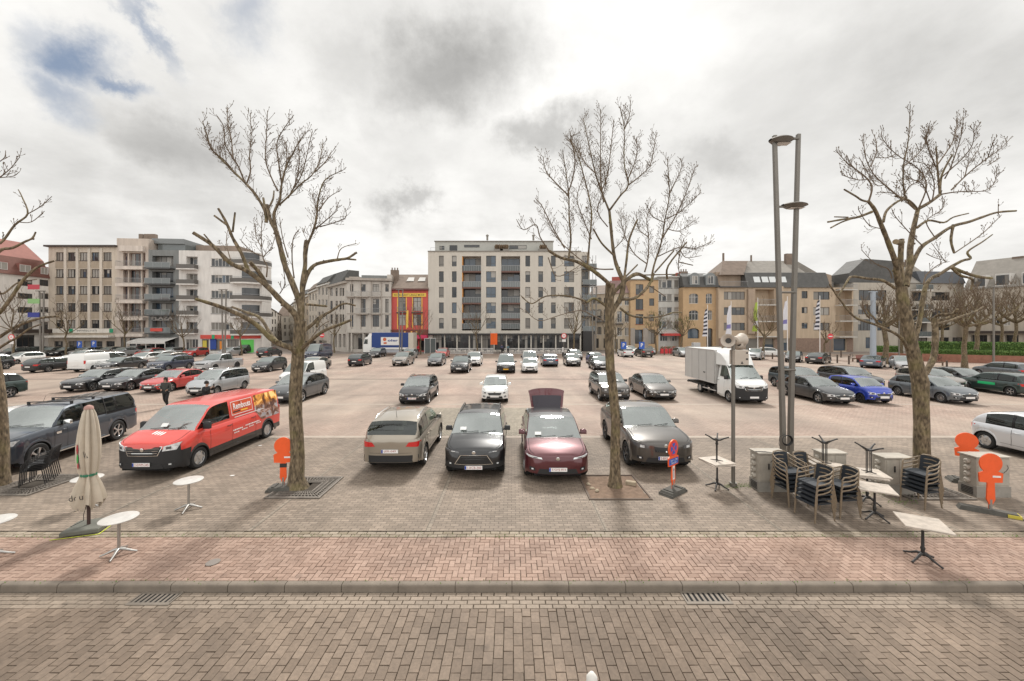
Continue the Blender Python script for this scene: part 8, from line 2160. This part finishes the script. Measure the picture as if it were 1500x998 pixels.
# litter
for k,(px,py,l) in enumerate(((83,707.5,'white paper scrap near the black stacked chairs'),(381,653,'white paper scrap behind the orange board'),(340,697,'tiny white scrap on the setts beside the round table'))):
    p=G(px,py); mb=MB(); mb.add([(-.06,-.03,.006),(.06,-.02,.008),(.07,.03,.012),(-.05,.03,.006)],[(0,1,2,3)],m_paper); o=mb.build('paper_scrap',loc=p); tag(o,l,'litter')
# moss tufts along the joint by the loudspeaker pole
mb=MB(); rr=random.Random(12)
for (x0,x1,y,n) in ((1060,1100,712,260),(1225,1300,722,300),(1300,1345,735,80),(0,1500,785.5,420),(0,1500,852.5,160)):
    for i in range(n):
        p=G(rr.uniform(x0,x1),y+rr.gauss(0,2.0)); h=rr.uniform(.01,.04); a=rr.uniform(0,6); mb.add([(p.x-.01*math.cos(a),p.y-.01*math.sin(a),.003),(p.x+.01*math.cos(a),p.y+.01*math.sin(a),.003),(p.x+rr.uniform(-.02,.02),p.y,h)],[(0,1,2)],m_h2)
o=mb.build('moss_tufts'); tag(o,'green moss and weeds growing in the joints of the setts','moss',kind='stuff')

# ---------------------------------------------------------------- people
def skin_mesh(name, pts, edges, radii, m, parent, root=0, sub=2):
    me=bpy.data.meshes.new(name); me.from_pydata([Vector(p) for p in pts],edges,[]); me.materials.append(m); o=bpy.data.objects.new(name,me); C.objects.link(o); o.parent=parent
    sk=o.modifiers.new('skin','SKIN'); 
    if not me.skin_vertices: 
        bpy.context.view_layer.objects.active=o
    lay=me.skin_vertices[0].data if len(me.skin_vertices) else me.attributes.new('x','FLOAT','POINT')
    for i,r in enumerate(radii): lay[i].radius=r if hasattr(r,'__len__') else (r,r); lay[i].use_root=(i==root)
    sb=o.modifiers.new('sub','SUBSURF'); sb.levels=sub; sb.render_levels=sub; sk.use_smooth_shade=True
    return o
def person(label, X, Y, rot, pose):
    root=thing('person',label,'person',(X,Y,0),rad(rot)); s_=mat('skin',(.42,.26,.19),.6); hair=mat('hair_dark',(.018,.013,.01),.7); J=pose['J']
    names=['pelvis','waist','chest','neck','headb','headt','shL','elL','haL','shR','elR','haR','hipL','knL','anL','toL','hipR','knR','anR','toR']
    pts=[J[n] for n in names]; ix={n:i for i,n in enumerate(names)}
    E=[('pelvis','waist'),('waist','chest'),('chest','neck'),('neck','headb'),('headb','headt'),('chest','shL'),('shL','elL'),('elL','haL'),('chest','shR'),('shR','elR'),('elR','haR'),('pelvis','hipL'),('hipL','knL'),('knL','anL'),('anL','toL'),('pelvis','hipR'),('hipR','knR'),('knR','anR'),('anR','toR')]
    rad_=[.10,.085,.095,.05,.075,.085,.055,.042,.033,.055,.042,.033,.08,.055,.04,.035,.08,.055,.04,.035]
    skin_mesh('body',pts,[(ix[a],ix[b]) for a,b in E],rad_,s_,root)
    # jacket with sleeves
    P2=['pelvis','waist','chest','neck','shL','elL','haL','shR','elR','haR']; i2={n:i for i,n in enumerate(P2)}
    pp=[Vector(J[n]) for n in P2]; pp[0]=pp[0]+Vector((0,0,-.05)); pp[3]=Vector(J['chest']).lerp(Vector(J['neck']),.7)
    for k in ('haL','haR'): e='elL' if k=='haL' else 'elR'; pp[i2[k]]=Vector(J[e]).lerp(Vector(J[k]),.85)
    skin_mesh('jacket',pp,[(i2[a],i2[b]) for a,b in (('pelvis','waist'),('waist','chest'),('chest','neck'),('chest','shL'),('shL','elL'),('elL','haL'),('chest','shR'),('shR','elR'),('elR','haR'))],[(.17,.145),(.16,.14),(.175,.15),.075,.085,.066,.052,.085,.066,.052],pose['jacket'],root)
    P3=['pelvis','hipL','knL','anL','hipR','knR','anR']; i3={n:i for i,n in enumerate(P3)}
    skin_mesh('trousers',[J[n] for n in P3],[(i3[a],i3[b]) for a,b in (('pelvis','hipL'),('hipL','knL'),('knL','anL'),('pelvis','hipR'),('hipR','knR'),('knR','anR'))],[.13,.10,.072,.058,.10,.072,.058],pose['trousers'],root)
    for s in 'LR':
        a=Vector(J['an'+s]); t=Vector(J['to'+s]); mb=MB(); mb.tube([a+Vector((0,0,.0)),a+Vector((0,0,-.03)),a.lerp(t,.5)+Vector((0,0,-.01)),t],[.048,.055,.055,.035],m_shop,8); mb.build('shoe',root,smooth=60)
    h=Vector(J['headb']).lerp(Vector(J['headt']),.5); f=Vector(pose.get('face',(0,-1,0))); sd=Vector((-f.y,f.x,0)); M_=frameM(h,sd,Vector((0,0,1)))
    hm=MB(); hr=pose.get('hair',.02)
    rows=[]
    for i in range(9):
        th=math.pi*i/8*.62; rows.append([h+sd*(.098*math.sin(th)*math.cos(a))+(-f)*(.02+.115*math.sin(th)*math.sin(a))+Vector((0,0,.02+.125*math.cos(th))) for a in [2*math.pi*j/16 for j in range(16)]])
    if pose.get('long'): rows=[r for r in rows]; rows.append([p+Vector((0,0,-.12))*(1 if (p-h).dot(f)<.03 else .2) for p in rows[-1]])
    rows=[[p-f*.02 for p in r] for r in rows]
    hm.grid(rows,hair,closed=True); hm.build('hair',root,smooth=80)
    fm=MB()
    for s in (-1,1): fm.lathe([(.001,.0),(.011,.004),(.001,.012)],8,m_shop,Matrix.Translation(h+f*.082+sd*s*.03+Vector((0,0,.0))))
    fm.add([h+f*.085+Vector((0,0,.005)),h+f*.115+Vector((0,0,-.03)),h+f*.085+sd*.014+Vector((0,0,-.03)),h+f*.085-sd*.014+Vector((0,0,-.03))],[(0,1,2),(0,3,1),(1,3,2)],s_)
    fm.tube([h+f*.086-sd*.022+Vector((0,0,-.055)),h+f*.092+Vector((0,0,-.057)),h+f*.086+sd*.022+Vector((0,0,-.055))],.005,mat('lips',(.3,.1,.09),.6),5); fm.build('face_features',root)
    # fingers
    for s in 'LR':
        hd=Vector(J['ha'+s]); d=(hd-Vector(J['el'+s])).normalized(); o=d.orthogonal().normalized(); q=MB()
        for k in range(4): b_=hd+d*.02+o*(.03*(k-1.5)/1.5); q.tube([b_,b_+d*.035,b_+d*.06+d.cross(o)*.015],[.009,.008,.006],s_,5)
        b_=hd+o*.035; q.tube([b_,b_+d*.02+o*.02,b_+d*.045+o*.022],[.01,.009,.007],s_,5); q.build('fingers',root,smooth=60)
    return root
A1=dict(pelvis=(0,0,.93),waist=(0,0,1.08),chest=(0,-.02,1.32),neck=(0,-.03,1.47),headb=(0,-.05,1.57),headt=(0,-.05,1.68),shL=(.18,-.01,1.38),elL=(.24,-.02,1.12),haL=(.14,-.2,1.02),shR=(-.18,-.01,1.38),elR=(-.25,.02,1.12),haR=(-.13,-.17,1.04),
   hipL=(.09,0,.88),knL=(.10,-.12,.48),anL=(.10,-.05,.09),toL=(.11,-.19,.05),hipR=(-.09,0,.88),knR=(-.07,.0,.47),anR=(-.04,.22,.13),toR=(-.05,.12,.04))
p_=G(243,597.5); person('person in a dark green grey jacket and black trousers walking with hands before the waist',p_.x,p_.y,12,dict(J=A1,jacket=mat('jacket_green',(.045,.05,.045),.85),trousers=mat('trousers_black',(.015,.015,.015),.8),long=True))
A2=dict(A1); A2.update(elR=(-.22,-.15,1.2),haR=(-.05,-.34,1.42),elL=(.22,-.18,1.25),haL=(.08,-.36,1.45),headt=(0,-.07,1.68),knR=(-.09,-.02,.48),anR=(-.09,.03,.09),toR=(-.10,-.12,.05),knL=(.10,-.02,.48),anL=(.10,.03,.09),toL=(.12,-.11,.05))
D2=20.6; o=person('person in a black jacket lifting a phone with both hands beside the silver people carrier',at(302,D2),D2,88,dict(J=A2,jacket=mat('jacket_black',(.016,.016,.018),.85),trousers=mat('trousers_black',(.015,.015,.015),.8)))
mb=MB(); mb.box(-.04,.04,-.42,-.41,1.44,1.60,m_shop); q=mb.build('held_phone',loc=o.location); q.rotation_euler=o.rotation_euler; tag(q,'dark phone held up by the person in the black jacket','phone')
for k,(px,D,col,rt,lb) in enumerate(((612,68.5,(.5,.03,.05),0,'person in a red coat near the lorry'),(735,71,(.05,.06,.12),40,'person in dark blue on the terrace beside the orange banner'),(744,69.5,(.10,.16,.18),-30,'person in a teal jacket right of the orange banner'),(466,75,(.04,.04,.05),160,'person in dark clothes at the mouth of the side street'))):
    person(lb,at(px,D),D,rt,dict(J=A1,jacket=mat('coat%d'%k,col,.85),trousers=mat('trousers_black',(.015,.015,.015),.8)))
